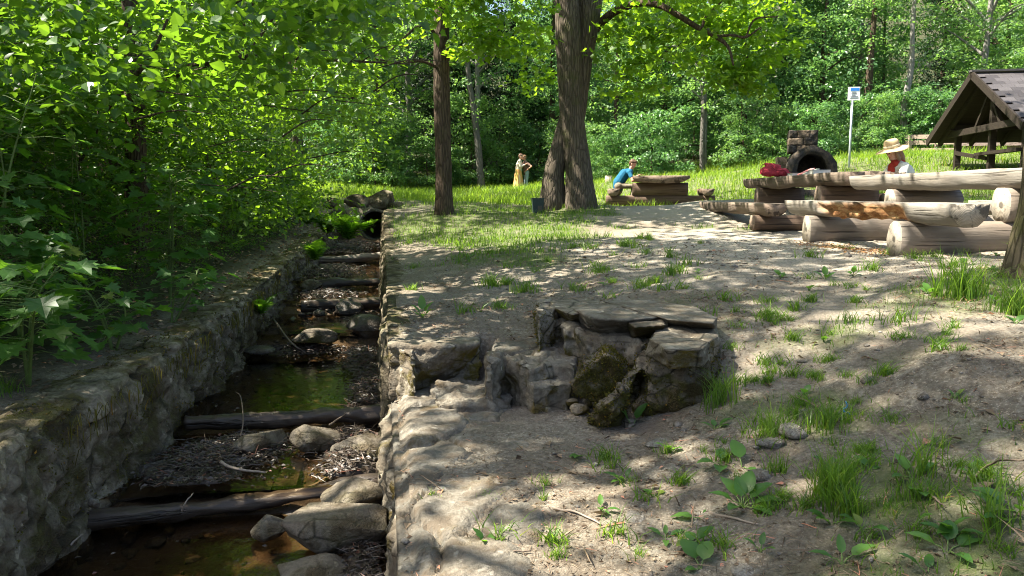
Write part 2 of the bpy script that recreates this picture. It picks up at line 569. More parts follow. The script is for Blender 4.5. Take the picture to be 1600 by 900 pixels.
# stone
M['wall'] = m_stone('mossy_rubble', (0.15, 0.125, 0.085), (0.30, 0.26, 0.19), (0.075, 0.068, 0.020), 0.44, 0.60, 0.05, joint=True)
M['wall_top'] = m_stone('wall_coping', (0.19, 0.16, 0.11), (0.37, 0.315, 0.22), (0.115, 0.10, 0.026), 0.46, 0.62, 0.04, joint=True)
M['slab'] = m_stone('flagstone', (0.125, 0.108, 0.082), (0.265, 0.240, 0.195), (0.13, 0.105, 0.035), 0.55, 0.70, 0.0)
M['slab_dark'] = m_stone('flagstone_dark', (0.090, 0.082, 0.066), (0.195, 0.182, 0.152), (0.115, 0.095, 0.03), 0.54, 0.68, 0.0)
M['block'] = m_stone('step_stone', (0.135, 0.115, 0.085), (0.31, 0.275, 0.21), (0.16, 0.14, 0.02), 0.52, 0.62, -0.10, crack=True)
M['block_moss'] = m_stone('mossy_stone', (0.075, 0.060, 0.042), (0.21, 0.18, 0.135), (0.078, 0.076, 0.014), 0.40, 0.56, -0.20, crack=True)
M['rock'] = m_stone('stream_rock', (0.12, 0.10, 0.075), (0.26, 0.225, 0.17), (0.085, 0.08, 0.022), 0.48, 0.66, 0.03, rough=0.7, crack=True)
M['rock_wet'] = m_stone('wet_rock', (0.045, 0.04, 0.034), (0.12, 0.105, 0.09), (0.05, 0.055, 0.02), 0.58, 0.72, 0.0, rough=0.35)
# wood
M['wood'] = m_wood('weathered_log', (0.125, 0.108, 0.088), (0.265, 0.235, 0.195), 0, grey=(0.215, 0.20, 0.175))
M['wood_dark'] = m_wood('dark_brown_log', (0.065, 0.043, 0.030), (0.17, 0.115, 0.08), 0)
M['wood_mid'] = m_wood('dull_brown_log', (0.115, 0.092, 0.072), (0.24, 0.195, 0.155), 0, grey=(0.20, 0.178, 0.15))
M['wood_end'] = m_endgrain('log_end', (0.31, 0.27, 0.215), (0.42, 0.37, 0.30))
M['wood_end_dark'] = m_endgrain('log_end_dark', (0.16, 0.12, 0.09), (0.28, 0.21, 0.16))
M['shed'] = m_wood('shelter_timber', (0.010, 0.007, 0.005), (0.028, 0.020, 0.014), 0, crack=False)  # timber nearly black: the shade under the roof is put into its colour
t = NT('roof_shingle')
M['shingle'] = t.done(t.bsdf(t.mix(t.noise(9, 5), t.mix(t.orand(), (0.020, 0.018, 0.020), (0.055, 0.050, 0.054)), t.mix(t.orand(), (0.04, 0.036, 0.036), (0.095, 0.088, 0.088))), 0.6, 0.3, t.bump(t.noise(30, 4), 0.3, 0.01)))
M['rail'] = m_wood('fence_rail', (0.16, 0.125, 0.095), (0.34, 0.275, 0.21), 0)
M['log_wet'] = m_wood('wet_log', (0.022, 0.017, 0.013), (0.085, 0.066, 0.05), 0, rough=0.28)
M['metal'] = m_plain('galvanised', (0.55, 0.57, 0.58), 0.35, 0.5, 0.1, 15, 0.05, 0.8)

# ------------------------------------------------------------------ stream frame: s runs upstream, t to the right of the stream's right wall
_A = math.atan(ray(603, 600)[0])
DX, DY = math.sin(_A), math.cos(_A)
NX, NY = DY, -DX
def st2xy(s, t): return s * DX + t * NX, s * DY + t * NY
def xy2st(x, y): return x * DX + y * DY, x * NX + y * NY
S_END = 18.5
def width(s): return np.interp(s, [-3, 0, 4, 6.5, 9, 13, 18], [1.8, 1.78, 1.72, 1.44, 1.34, 1.16, 1.0])
def bed(s): return EYE + np.interp(s, [-3, 4.45, 4.75, 5.7, 6.0, 8.05, 8.5, 9.5, 9.9, 10.8, 11.1, 13.5, 13.8, 18], [-2.05, -1.98, -1.82, -1.78, -1.74, -1.72, -1.50, -1.47, -1.36, -1.30, -1.22, -1.16, -1.07, -0.95])
def ltop(s): return EYE + np.interp(s, [-3, 3, 4, 6.4, 9, 16, 20], [-1.24, -1.18, -1.15, -1.07, -0.99, -0.66, -0.5])

# ------------------------------------------------------------------ ground heights
def tps_fit(P, z, lam=0.02):
    P = np.asarray(P, float)
    n = len(P)
    d2 = ((P[:, None] - P[None]) ** 2).sum(-1)
    K = np.where(d2 > 0, 0.5 * d2 * np.log(d2 + 1e-12), 0) + lam * np.eye(n)
    A = np.zeros((n + 3, n + 3))
    A[:n, :n] = K
    A[:n, n] = 1
    A[:n, n + 1:] = P
    A[n, :n] = 1
    A[n + 1:, :n] = P.T
    w = np.linalg.solve(A, np.concatenate([z, [0, 0, 0]]))
    def f(x, y):
        x = np.asarray(x, float)
        y = np.asarray(y, float)
        sh = x.shape
        Q = np.stack([x.ravel(), y.ravel()], 1)
        out = np.empty(len(Q))
        for k in range(0, len(Q), 20000):
            q = Q[k:k + 20000]
            d = ((q[:, None] - P[None]) ** 2).sum(-1)
            out[k:k + 20000] = np.where(d > 0, 0.5 * d * np.log(d + 1e-12), 0) @ w[:n] + w[n] + q @ w[n + 1:]
        return out.reshape(sh)
    return f
_pz = [(1200, 700, -1.15), (1500, 700, -1.0), (1130, 622, -1.06), (1125, 522, -.86), (1300, 560, -.87), (1500, 560, -.76), (1580, 432, -.57),
       (1300, 460, -.72), (1000, 462, -.80), (850, 468, -.87), (700, 500, -.95), (640, 430, -.88), (750, 400, -.72), (900, 400, -.67),
       (1100, 400, -.62), (1400, 392, -.58), (1200, 850, -1.28), (1550, 880, -1.15), (612, 536, -1.03), (755, 536, -1.04)]
_pY = [(1150, 350, 13.5), (620, 362, 15), (690, 331, 16), (865, 331, 17), (915, 326, 17), (960, 329, 22), (1080, 331, 22), (820, 299, 35), (650, 302, 33),
       (560, 297, 33), (1000, 284, 31), (1100, 274, 30), (950, 284, 30), (1200, 268, 28), (1328, 252, 25.5), (1450, 243, 27), (1600, 240, 26), (1500, 306, 19.5), (1250, 306, 18),
       (720, 316, 24), (780, 318, 22), (1300, 370, 11)]
_P, _z = [], []
for px, py, z in _pz:
    v = atz(px, py, z); _P.append((v.x, v.y)); _z.append(z)
for px, py, Y in _pY:
    v = at(px, py, Y); _P.append((v.x, v.y)); _z.append(v.z - EYE)
for x, y, z in [(4, 2, -.95), (4, 4, -.75), (7, 4, -.5), (8, 9, -.45), (1.5, 0, -1.3), (4, -4, -1.2), (0, -4, -1.5), (9, 14, -.35), (14, 10, -.2), (25, 20, 1.2), (12.3, 20, 0.05),
                (-20, 45, 1.4), (0, 45, 1.6), (20, 45, 2.6), (40, 45, 3.5), (-12, 36, .7), (-3, 10, -.9), (-3, 15, -.7), (-6, 22, .0), (30, 8, .5)]:
    _P.append((x, y)); _z.append(z)
upper_f = tps_fit(_P, np.array(_z))
_L = [(612, 632, -1.37), (900, 640, -1.30), (610, 880, -1.40), (700, 760, -1.37), (900, 850, -1.37), (950, 700, -1.31), (1100, 850, -1.32), (1200, 700, -1.15), (1200, 850, -1.28), (1550, 880, -1.15), (1130, 622, -1.08), (1500, 700, -1.0), (1000, 660, -1.27), (750, 650, -1.33)]
_P2, _z2 = [], []
for px, py, z in _L:
    v = atz(px, py, z); _P2.append((v.x, v.y)); _z2.append(z)
for x, y, z in [(1.5, 0, -1.33), (0, 0, -1.43), (0, -4, -1.5), (4, -4, -1.2), (4, 2, -.95), (.4, 5.3, -1.27), (-.6, 5.6, -1.38), (1.8, 4.2, -.98)]:
    _P2.append((x, y)); _z2.append(z)
lower_f = tps_fit(_P2, np.array(_z2))
SUNK = np.array([(-1.2, 5.62), (-.14, 5.62), (-.12, 5.22), (.35, 5.22), (.5, 5.2), (.98, 4.95), (1.22, 4.6), (1.5, 4.15), (2.0, 3.2), (3.2, 1.0), (4.0, -6), (-3, -6)])
def poly_sd(x, y, P):
    """signed distance, negative inside"""
    q = np.stack([x, y], -1)
    d = np.full(x.shape, 1e9)
    inside = np.zeros(x.shape, bool)
    n = len(P)
    for i in range(n):
        a, b = P[i], P[(i + 1) % n]
        e = b - a
        w = q - a
        h = np.clip((w @ e) / (e @ e), 0, 1)
        d = np.minimum(d, np.linalg.norm(w - h[..., None] * e, axis=-1))
        c = ((a[1] > y) != (b[1] > y)) & (x < (b[0] - a[0]) * (y - a[1]) / (b[1] - a[1] + 1e-12) + a[0])
        inside ^= c
    return np.where(inside, -d, d)
def right_h(x, y):
    u = upper_f(x, y)
    far = np.hypot(x, y)
    # beyond the meadow the wooded hillside climbs
    u = u * (1 - sstep(44, 60, far)) + sstep(44, 60, far) * (2.6 + (far - 50) * 0.30)
    near = (y < 6.2) & (x < 5) & (x > -2) & (y > -7)
    if near.any():
        xs, ys = x[near], y[near]
        sd = poly_sd(xs, ys, SUNK)
        m = 1 - sstep(-0.10, 0.02, sd)
        m = np.where(xs > 1.15, 1 - sstep(-0.5, 0.3, sd), m)
        u[near] = u[near] * (1 - m) + lower_f(xs, ys) * m
    return u + EYE
def ground_h(x, y, detail=True):
    x = np.atleast_1d(np.asarray(x, float)).copy()
    y = np.atleast_1d(np.asarray(y, float)).copy()
    s, t = xy2st(x, y)
    h = right_h(x, y)
    w = width(s)
    d = -w - t                                    # metres left of the left wall's face
    lt = ltop(np.clip(s, -3, 20))
    bank = lt - 0.03 + 0.10 * np.clip(d - .3, 0, 1.0) + 0.52 * np.clip(d - 0.9, 0, 9) + 0.25 * np.clip(d - 9.9, 0, 40)
    lw = sstep(0.05, 0.3, d) * (1 - sstep(18.0, 24.0, s - np.clip(d, 0, 8) * 0.9))
    inch = (t < 0.06) & (d < 0.05) & (s < S_END)
    h2 = h * (1 - lw) + bank * lw
    h2 = np.where(inch, bed(s), h2)
    # the bed slips under both walls
    h2 = np.where((d >= 0.05) & (d < 0.22) & (s < S_END), np.where(d < 0.13, bed(s), h2 - 0.05), h2)
    if detail:
        far = np.clip(np.hypot(x, y) / 9.0, 1, 5)
        a = 0.018 * n2(x, y, 3.0, 4, 3) + 0.010 * n2(x, y, 11.0, 3, 8) * (far < 3)
        a = a + 0.035 * n2(x, y, 0.7, 3, 5) * (t > 0.4) * far * 0.7
        a = np.where(inch, a * 1.6 + 0.025 * n2(x, y, 4, 3, 31), a)
        h2 = h2 + a
    return h2
def gz(x, y): return float(ground_h([x], [y])[0])

# masks on the ground
def veg(x, y):
    """0 bare .. 1 turf"""
    s, t = xy2st(x, y)
    n = n2(x, y, 0.55, 4, 11) * 0.6 + n2(x, y, 2.2, 3, 12) * 0.35
    base = np.interp(y, [0, 3, 6, 9, 11, 13, 16, 20, 26, 60], [.36, .42, .42, .42, .50, .58, .64, .64, .95, .9])
    # grass tongue in front of the big tree, bare gravel round the tables
    base = base + 0.45 * np.exp(-(((x + 0.2) / 2.2) ** 2 + ((y - 13.5) / 3.0) ** 2)) + 0.5 * np.exp(-(((x - 1.2) / 1.6) ** 2 + ((y - 16.0) / 1.1) ** 2))
    base = base + 0.35 * np.exp(-(((x - 3.7) / 0.9) ** 2 + ((y - 5.2) / 1.2) ** 2)) + 0.22 * np.exp(-(((x - 1.9) / .5) ** 2 + ((y - 4.6) / .5) ** 2))
    base = base + 0.30 * np.exp(-(((x + 0.1) / 1.1) ** 2 + ((y - 10.6) / 2.4) ** 2))
    g = gravel(x, y)
    base = base - 0.75 * g - 0.35 * np.exp(-((t - 0.5) / 0.7) ** 2) * (s < 14)
    # the far mound is meadow everywhere
    base = base + 0.9 * sstep(20, 25, y - 0.25 * np.clip(x - 6, 0, 9)) * sstep(-9, -5, x)
    base = base + 0.8 * sstep(10.2, 12.0, x) * sstep(14, 18, y)
    path = np.exp(-((x + 1.5 - 0.18 * (y - 20)) / 0.9) ** 2) * sstep(17, 19, y) * (1 - sstep(24, 27, y))
    base = base - 0.35 * path
    return np.clip(sstep(0.34, 0.66, base + n * 0.55), 0, 1) * ((t > 0.1) | (s > 19.2))
def gravel(x, y):
    n = n2(x, y, 0.9, 3, 21) * 0.35
    a = np.exp(-(((x - 3.2) / 2.1) ** 2 + ((y - 9.5) / 3.6) ** 2))
    b = np.exp(-(((x - 4.0) / 2.6) ** 2 + ((y - 15.5) / 2.2) ** 2))
    c = np.exp(-(((x - 3.2) / 2.0) ** 2 + ((y - 19.3) / 1.0) ** 2))
    return np.clip(np.maximum(np.maximum(a, b), c) * 1.25 + n * 0.6, 0, 1)

# ------------------------------------------------------------------ ground sheet
def steps(*seg):
    out = [seg[0][0]]
    for a, b, d in seg: out += list(np.linspace(a, b, max(1, int(round((b - a) / d))) + 1)[1:])
    return np.array(out)
_sv = steps((-9, 1.5, .5), (1.5, 7, .05), (7, 16, .11), (16, 46, .35), (46, 140, 2.5))
_tv = steps((-80, -12, 2.5), (-12, -2.6, .25), (-2.6, 2.8, .05), (2.8, 8, .12), (8, 26, .4), (26, 100, 2.5))
_S, _T = np.meshgrid(_sv, _tv, indexing='ij')
_x, _y = st2xy(_S.ravel(), _T.ravel())
_h = ground_h(_x, _y)
_i, _j = np.meshgrid(np.arange(len(_sv) - 1), np.arange(len(_tv) - 1), indexing='ij')
_n = len(_tv)
_q = np.stack([_i * _n + _j, (_i + 1) * _n + _j, (_i + 1) * _n + _j + 1, _i * _n + _j + 1], -1).reshape(-1, 4)[:, ::-1]
t = NT('forest_floor')
big = t.noise(0.9, 6, 0.6)
mid = t.noise(5.5, 8, 0.68, 0.3)
fine = t.noise(34, 6, 0.75)
peb = t.voro(46, 'F1')
pebc = t.voro(46, 'F1', out='Color')
soil = t.mix(t.ramp(mid, [(0.3, 0.0), (0.7, 1.0)]), (0.145, 0.128, 0.098), (0.34, 0.308, 0.245))
soil = t.mix(t.ramp(fine, [(0.36, 0.0), (0.62, 1.0)]), (0.10, 0.078, 0.056), soil)
soil = t.mix(t.ramp(t.noise(75, 3), [(0.57, 0.0), (0.66, 0.7)]), soil, (0.42, 0.36, 0.28))
gv = t.mix(t.ramp(peb, [(0.1, 0.0), (0.7, 1.0)]), (0.43, 0.395, 0.335), (0.25, 0.225, 0.185))
gv = t.mix(t.ramp(t.noise(3.2, 6), [(0.45, 0.0), (0.65, 0.55)]), gv, (0.30, 0.245, 0.18))
turf = t.mix(t.noise(12, 5), (0.045, 0.065, 0.02), (0.115, 0.15, 0.04))
soil = t.mix(t.ramp(t.noise(2.1, 7, 0.62, 0.5), [(0.40, 0.0), (0.62, 0.62)]), soil, t.mix(fine, (0.055, 0.040, 0.027), (0.20, 0.155, 0.11)))
c = t.mix(t.attr('gravel'), soil, gv)
c = t.mix(t.math('MULTIPLY', t.attr('veg'), t.ramp(t.noise(7, 6), [(0.28, 0.2), (0.6, 1.0)])), c, turf)
c = t.mix(t.attr('mud'), c, t.mix(mid, (0.035, 0.024, 0.016), (0.13, 0.092, 0.062)))
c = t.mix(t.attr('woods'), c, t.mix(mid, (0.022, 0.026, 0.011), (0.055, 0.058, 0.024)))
hh = t.math('ADD', t.math('MULTIPLY', fine, 0.7), t.math('ADD', mid, t.math('MULTIPLY', peb, 0.3)))
rgh = t.mix(t.attr('mud'), (0.95,) * 3, t.mix(mid, (0.18,) * 3, (0.6,) * 3))
M['ground'] = t.done(t.bsdf(c, rgh, 0.2, t.bump(hh, 0.9, 0.03)))
_w = width(_S.ravel())
_d = -_w - _T.ravel()
_mud = ((_T.ravel() < 0.05) & (_d < 0.1) & (_S.ravel() < S_END)).astype(float)
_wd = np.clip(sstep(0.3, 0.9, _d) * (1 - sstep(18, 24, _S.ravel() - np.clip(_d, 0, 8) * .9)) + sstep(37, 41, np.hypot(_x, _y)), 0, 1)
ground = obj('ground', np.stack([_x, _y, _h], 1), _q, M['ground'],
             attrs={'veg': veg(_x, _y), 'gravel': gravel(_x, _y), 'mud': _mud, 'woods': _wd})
tag(ground, kind='structure')

# ------------------------------------------------------------------ water: short pools held back by the log dams
t = NT('stream_water')
nz = t.noise(9, 3, 0.5, 0.4)
nz2 = t.noise(40, 2, 0.5)
bp = t.bump(t.math('ADD', nz, t.math('MULTIPLY', nz2, 0.25)), 0.22, 0.02)
g = t.n('ShaderNodeBsdfGlossy')
g.inputs['Roughness'].default_value = 0.03
t.l(bp, g.inputs['Normal'])
tr = t.n('ShaderNodeBsdfTransparent')
tr.inputs[0].default_value = (0.72, 0.60, 0.42, 1)
fr = t.n('ShaderNodeFresnel')
fr.inputs[0].default_value = 1.33
t.l(bp, fr.inputs['Normal'])
mx = t.n('ShaderNodeMixShader')
t.l(fr.outputs[0], mx.inputs[0])
t.l(tr.outputs[0], mx.inputs[1])
t.l(g.outputs[0], mx.inputs[2])
M['water'] = t.done(mx.outputs[0])
for s0, s1, z in ((-2.5, 4.62, -1.86), (4.62, 5.82, -1.715), (5.82, 8.3, -1.60), (8.3, 9.8, -1.425), (9.8, 10.95, -1.275), (10.95, 13.6, -1.155), (13.6, 18.4, -0.995)):
    ss = np.linspace(s0, s1, 24)
    V = []
    for s in ss:
        for t_ in np.linspace(-width(s) - .05, 0.03, 10):
            V.append((*st2xy(s, t_), EYE + z))
    i, j = np.meshgrid(np.arange(23), np.arange(9), indexing='ij')
    q = np.stack([i * 10 + j, i * 10 + j + 1, (i + 1) * 10 + j + 1, (i + 1) * 10 + j], -1).reshape(-1, 4)
    tag(obj('water', V, q, M['water'], origin=(*st2xy((s0 + s1) / 2, -.6), EYE + z)), kind='structure')

# ------------------------------------------------------------------ channel walls
def cell(u, v, su, sv, seed):
    """rubble pattern: distance to the joint (0 at joint) and a random number per stone"""
    U, Vv = u / su, v / sv
    iu, iv = np.floor(U).astype(int), np.floor(Vv).astype(int)
    d1 = np.full(u.shape, 1e9); d2 = np.full(u.shape, 1e9); rid = np.zeros(u.shape)
    z0 = np.zeros(u.shape, int)
    for a in (-1, 0, 1):
        for b in (-1, 0, 1):
            cx = iu + a + _hash(iu + a, iv + b, z0, seed) * .8 + .1
            cy = iv + b + _hash(iu + a, iv + b, z0 + 1, seed) * .8 + .1
            d = np.hypot(U - cx, Vv - cy)
            n = d < d1
            d2 = np.where(n, d1, np.minimum(d2, d))
            rid = np.where(n, _hash(iu + a, iv + b, z0 + 2, seed), rid)
            d1 = np.where(n, d, d1)
    return d2 - d1, rid
def wall(name, label, s0, s1, face_t, top, base, thick, side, mats, seed, ds=.022, amp=1.0, stone=(.42, .27)):
    """masonry wall along the stream; side=-1: face looks right (left wall), +1: face looks left"""
    ss = np.linspace(s0, s1, int((s1 - s0) / ds) + 1)
    nf, nt_ = 34, 18
    k = np.concatenate([np.linspace(0, 1, nf), 1 + np.linspace(0, 1, nt_ + 1)[1:]])
    S, K = np.meshgrid(ss, k, indexing='ij')
    ft, tp, bs = face_t(S), top(S), base(S)
    f = np.clip(K, 0, 1)
    g_ = np.clip(K - 1, 0, 1)
    z = bs + (tp - bs) * f
    t_ = ft + side * (0.07 * (f - 1) * 0 + thick * g_) - side * 0.06 * (1 - f)
    edge = np.exp(-((K - 1) / 0.06) ** 2)
    arc = f * (tp - bs) + g_ * thick
    joint, rid = cell(S + 0.1 * n2(S, arc, 2.0, 2, seed), arc, stone[0], stone[1], seed)
    relief = amp * (0.020 * sstep(0.02, 0.22, joint) * (0.4 + rid) + 0.042 * n2(S, arc, 1.6, 4, seed + 3) + 0.030 * n2(S, arc, 6.0, 4, seed + 4) - 0.035 * np.abs(n2(S, arc, 11.0, 3, seed + 7)) + 0.014 * n2(S, arc, 26.0, 3, seed + 5))
    bul = relief - 0.05 * edge
    t_ = t_ - side * bul * (K <= 1)
    z = z + np.where(K > 1, relief * 0.45 * (1 - g_ * .4), 0) - 0.03 * edge - 0.05 * (g_ ** 3)
    x, y = st2xy(S, t_)
    V = np.stack([x.ravel(), y.ravel(), z.ravel()], 1)
    m = len(k)
    i, j = np.meshgrid(np.arange(len(ss) - 1), np.arange(m - 1), indexing='ij')
    q = np.stack([i * m + j, i * m + j + 1, (i + 1) * m + j + 1, (i + 1) * m + j], -1).reshape(-1, 4)
    if side > 0: q = q[:, ::-1]
    mi = np.repeat((np.arange(m - 1) >= nf - 2).astype(int)[None], len(ss) - 1, 0).ravel()
    # closed front end
    cs = np.arange(m)
    V = np.vstack([V, V[:m].mean(0) - np.array([0, 0, .05])])
    e = np.stack([cs[:-1], np.full(m - 1, len(V) - 1), cs[1:]], 1)
    if side > 0: e = e[:, ::-1]
    xo, yo = st2xy((s0 + s1) / 2, float(face_t((s0 + s1) / 2)))
    jt = np.concatenate([(1 - sstep(.02, .13, joint)).ravel(), [0]])
    th = thing(name, label, 'wall', (xo, yo, float(base((s0 + s1) / 2))))
    obj('masonry', V, [e, q], mats, th, midx=np.concatenate([np.zeros(len(e), int), mi]), attrs={'joint': jt})
    return th
left_wall = wall('channel_wall', 'long low mossy rubble wall along the left side of the stream', 1.2, 17.2, lambda s: -width(s), ltop, lambda s: bed(s) - .12, .46, -1, [M['wall'], M['wall_top']], 5, amp=1.15)
right_wall = wall('channel_wall', 'upper right stream wall with flush stone edging, running back to the culvert', 5.5, 17.2, lambda s: 0.0 * s + 0.0,
                  lambda s: np.maximum(ground_h(*st2xy(s.ravel(), 0 * s.ravel() + .32), False), -1.06 + EYE).reshape(s.shape) - 0.005 if hasattr(s, 'shape') and s.shape else EYE - 1.0,
                  lambda s: bed(s) - .12, .34, 1, [M['wall'], M['wall']], 9, amp=.55)
terr = wall('terrace_wall', 'lower stone terrace wall at the near right edge of the stream', 0.6, 5.42, lambda s: 0.0 * s + 0.015, lambda s: EYE - 1.40 + 0.0 * s, lambda s: bed(s) - .12, .30, 1, [M['block'], M['slab_dark']], 14, amp=.8, stone=(.5, .3))

# ------------------------------------------------------------------ stones on the left wall
def H(px, py, Y=None, z=None): return at(px, py, Y) if Y else atz(px, py, z)
def hull_part(name, parent, pts, mat, seed, rough=.018, sc=6, level=4, label=None):
    V, F_ = hullrock(pts, level, rough, sc, seed)
    o = obj(name, V, F_, mat, parent)
    if label: o['label'] = label
    return o
def chunk(c, l, w, h, rz, rg, lo=.72, hi=1.08):
    """corner points of an irregular block"""
    P = []
    for a in (-1, 1):
        for b in (-1, 1):
            for e in (-1, 1):
                x, y, z = a * l / 2 * rg.uniform(lo, hi), b * w / 2 * rg.uniform(lo, hi), e * h / 2 * rg.uniform(lo, hi)
                P.append((c[0] + x * math.cos(rz) - y * math.sin(rz), c[1] + x * math.sin(rz) + y * math.cos(rz), c[2] + z))
    return P
rg = np.random.default_rng(3)
ang = math.atan2(DY, DX)
for k, (s, l, w, h, off) in enumerate([(2.35, .55, .42, .20, -.20), (2.95, .50, .36, .17, -.22), (3.55, .62, .36, .20, -.14), (4.25, .58, .34, .16, -.20), (4.9, .66, .36, .18, -.14), (5.6, .5, .3, .14, -.2),
                                       (6.25, .62, .3, .16, -.16), (7.0, .5, .3, .15, -.2), (7.6, .6, .3, .15, -.16), (8.4, .6, .3, .15, -.2), (9.3, .66, .28, .15, -.18), (10.3, .6, .28, .14, -.18), (11.4, .7, .28, .15, -.18), (12.7, .7, .28, .15, -.18), (14.2, .7, .28, .15, -.18)]):
    x, y = st2xy(s, -float(width(s)) + off)
    hull_part('stone', left_wall, chunk((x, y, float(ltop(s)) - .075), l, w * .9, h * .9, ang + rg.uniform(-.12, .12), rg), M['wall_top'], 40 + k, .022, 5, 4)
for k, (s, zf, l, h) in enumerate([(2.35, .62, .34, .26), (3.5, .35, .34, .22), (4.7, .66, .32, .2)]):
    b0, t0 = float(bed(s)), float(ltop(s))
    x, y = st2xy(s, -float(width(s)) - .075)
    hull_part('stone', left_wall, chunk((x, y, b0 + (t0 - b0) * zf), l, .2, h, ang + rg.uniform(-.1, .1), rg), M['wall'], 70 + k, .02, 6, 4)

# ------------------------------------------------------------------ flagstones of the lower terrace
def flag(corners, mat, seed, th=.10, label=None, lift=0.0, rough=.012):
    P = []
    for px, py in corners:
        a = atz(px, py, -1.36)
        z = gz(a.x, a.y) + .018 + lift
        a = atz(px, py, z - EYE)
        P += [(a.x, a.y, z), (a.x, a.y, z - th)]
    hull_part('flagstone', terr, P, mat, seed, rough, 7, 5, label)
def terrace_plates():
    ss, tt = np.arange(2.2, 5.42, .022), np.arange(.07, 1.5, .022)
    S, T = np.meshgrid(ss, tt, indexing='ij')
    wv = .10 * n2(S, T, 2.2, 3, 51)
    joint, rid = cell(S + wv, T + .10 * n2(S, T, 2.2, 3, 52), .62, .50, 53)
    x, y = st2xy(S.ravel(), T.ravel())
    g_ = ground_h(x, y, False).reshape(S.shape)
    reach = np.interp(S, [2.2, 3.0, 3.8, 4.6, 5.1, 5.5], [.42, .55, .62, .95, 1.15, 1.2]) + .22 * n2(S, T, 1.8, 3, 54)
    z = g_ + .030 + .030 * (rid - .5) + .016 * n2(S, T, 2.6, 4, 55) + .009 * n2(S, T, 9, 4, 56) - .009 * np.abs(n2(S, T, 6, 3, 57))
    z = z - .05 * (1 - sstep(0.0, .10, joint)) - .10 * sstep(-.12, .10, T - reach)
    z = z - .05 * np.exp(-((T - .07) / .04) ** 2)
    V = np.stack([x, y, z.ravel()], 1)
    n, m = S.shape
    i, j = np.meshgrid(np.arange(n - 1), np.arange(m - 1), indexing='ij')
    q = np.stack([i * m + j, (i + 1) * m + j, (i + 1) * m + j + 1, i * m + j + 1], -1).reshape(-1, 4)[:, ::-1]
    key = np.round(rid[:-1, :-1].ravel() * 1e7).astype(int)
    for k, u in enumerate(np.unique(key)):
        f = q[key == u]
        vi, inv = np.unique(f.ravel(), return_inverse=True)
        if (V[vi, 2] - ground_h(V[vi, 0], V[vi, 1])).max() < .004: continue
        obj('flagstone', V[vi], inv.reshape(-1, 4), M['slab'] if (u % 3) else M['slab_dark'], terr)
terrace_plates()

# ------------------------------------------------------------------ stair cut into the bank
stair = thing('stone_steps', 'worn stone steps with mossy side blocks climbing from the terrace to the bank', 'steps', tuple(atz(830, 640, -1.3)))
def quad_block(top, zt, zb, mat, seed, label=None, slope=0.0, name='stone', rough=.034, sc=5, level=5):
    """block given by the picture corners of its top (height zt) dropped to zb"""
    P = []
    for c in top:
        z = c[2] if len(c) > 2 else zt
        a = atz(c[0], c[1], z)
        P.append(tuple(a))
        P.append((a.x, a.y - slope, zb + EYE))
    return hull_part(name, stair, P, mat, seed, rough, sc, level, label)
def px_hull(top, bot=None, zt=None, zb=None):
    """solid whose upper corners are seen at `top` (height zt) and lower ones at `bot` (height zb)"""
    P = [tuple(atz(c[0], c[1], c[2] if len(c) > 2 else zt)) for c in top]
    if bot: P += [tuple(atz(c[0], c[1], c[2] if len(c) > 2 else zb)) for c in bot]
    else: P += [(p[0], p[1], EYE + zb) for p in P]
    return hullrock(P, 4, .012, 6, len(top))
def craggy(amp, seed):
    def f(co, nr):
        d = .9 * fbm(co * 4.5, 4, seed) - 1.2 * np.abs(fbm(co * np.array([7, 7, 4.5]), 3, seed + 3)) + .45 * fbm(co * 22, 3, seed + 5)
        return co + nr * (amp * d)[:, None]
    return f
# closing pier of the upper wall, side stones and treads
o = remesh('stone', [px_hull([(607, 536), (700, 536), (700, 505), (607, 505)], None, -1.02, -1.55), px_hull([(690, 536), (753, 537), (753, 508), (690, 505)], None, -1.03, -1.5), px_hull([(612, 540), (650, 552), (650, 525), (612, 525)], None, -1.02, -1.45)], .013, M['block'], stair, smooth_it=1, disp=craggy(.022, 3))
o['label'] = 'broad stone pier closing the upper wall'
remesh('stone', [px_hull([(668, 598), (695, 590), (790, 588), (800, 622), (772, 632), (680, 628)], None, -1.26, -1.45)], .012, M['slab'], stair, smooth_it=1, disp=craggy(.020, 5))
remesh('stone', [px_hull([(757, 546), (784, 543), (788, 560), (760, 566)], None, -1.0, -1.45), px_hull([(783, 553), (824, 549), (873, 552), (870, 566), (822, 572)], None, -1.02, -1.45)], .012, M['block'], stair, smooth_it=1, disp=craggy(.024, 6))
remesh('stone', [px_hull([(812, 582), (835, 575), (892, 576), (896, 598), (830, 600)], None, -1.12, -1.45)], .012, M['block'], stair, smooth_it=1, disp=craggy(.020, 7))
remesh('stone', [px_hull([(828, 548), (880, 540), (905, 548), (900, 572), (850, 566)], None, -1.03, -1.35)], .012, M['slab'], stair, smooth_it=1, disp=craggy(.018, 8))
# the ledge: upright slabs, jutting caps, the stump-like front mass and its mossy rib, grown together
L_ = [px_hull([(836, 468), (862, 464), (868, 486), (840, 492)], None, -.775, -1.15),
      px_hull([(856, 492), (872, 490), (874, 508), (858, 508)], None, -.90, -1.2),
      px_hull([(876, 486), (902, 484), (906, 510), (878, 510)], None, -.85, -1.25),
      px_hull([(900, 494), (930, 494), (934, 518), (904, 518)], None, -.92, -1.25),
      px_hull([(880, 480), (1000, 472), (1100, 492), (1100, 504), (1040, 500), (930, 496)], None, -.79, -1.0),
      px_hull([(878, 496), (1035, 498), (1060, 526), (1000, 532), (915, 524), (880, 508)], None, -.87, -1.38), px_hull([(846, 478), (884, 478), (890, 502), (852, 502)], None, -.86, -1.25)]
o = remesh('ledge', L_, .012, M['block'], stair, smooth_it=1, disp=craggy(.024, 11))
o['label'] = 'low weathered ledge with a jutting cap over upright slabs'
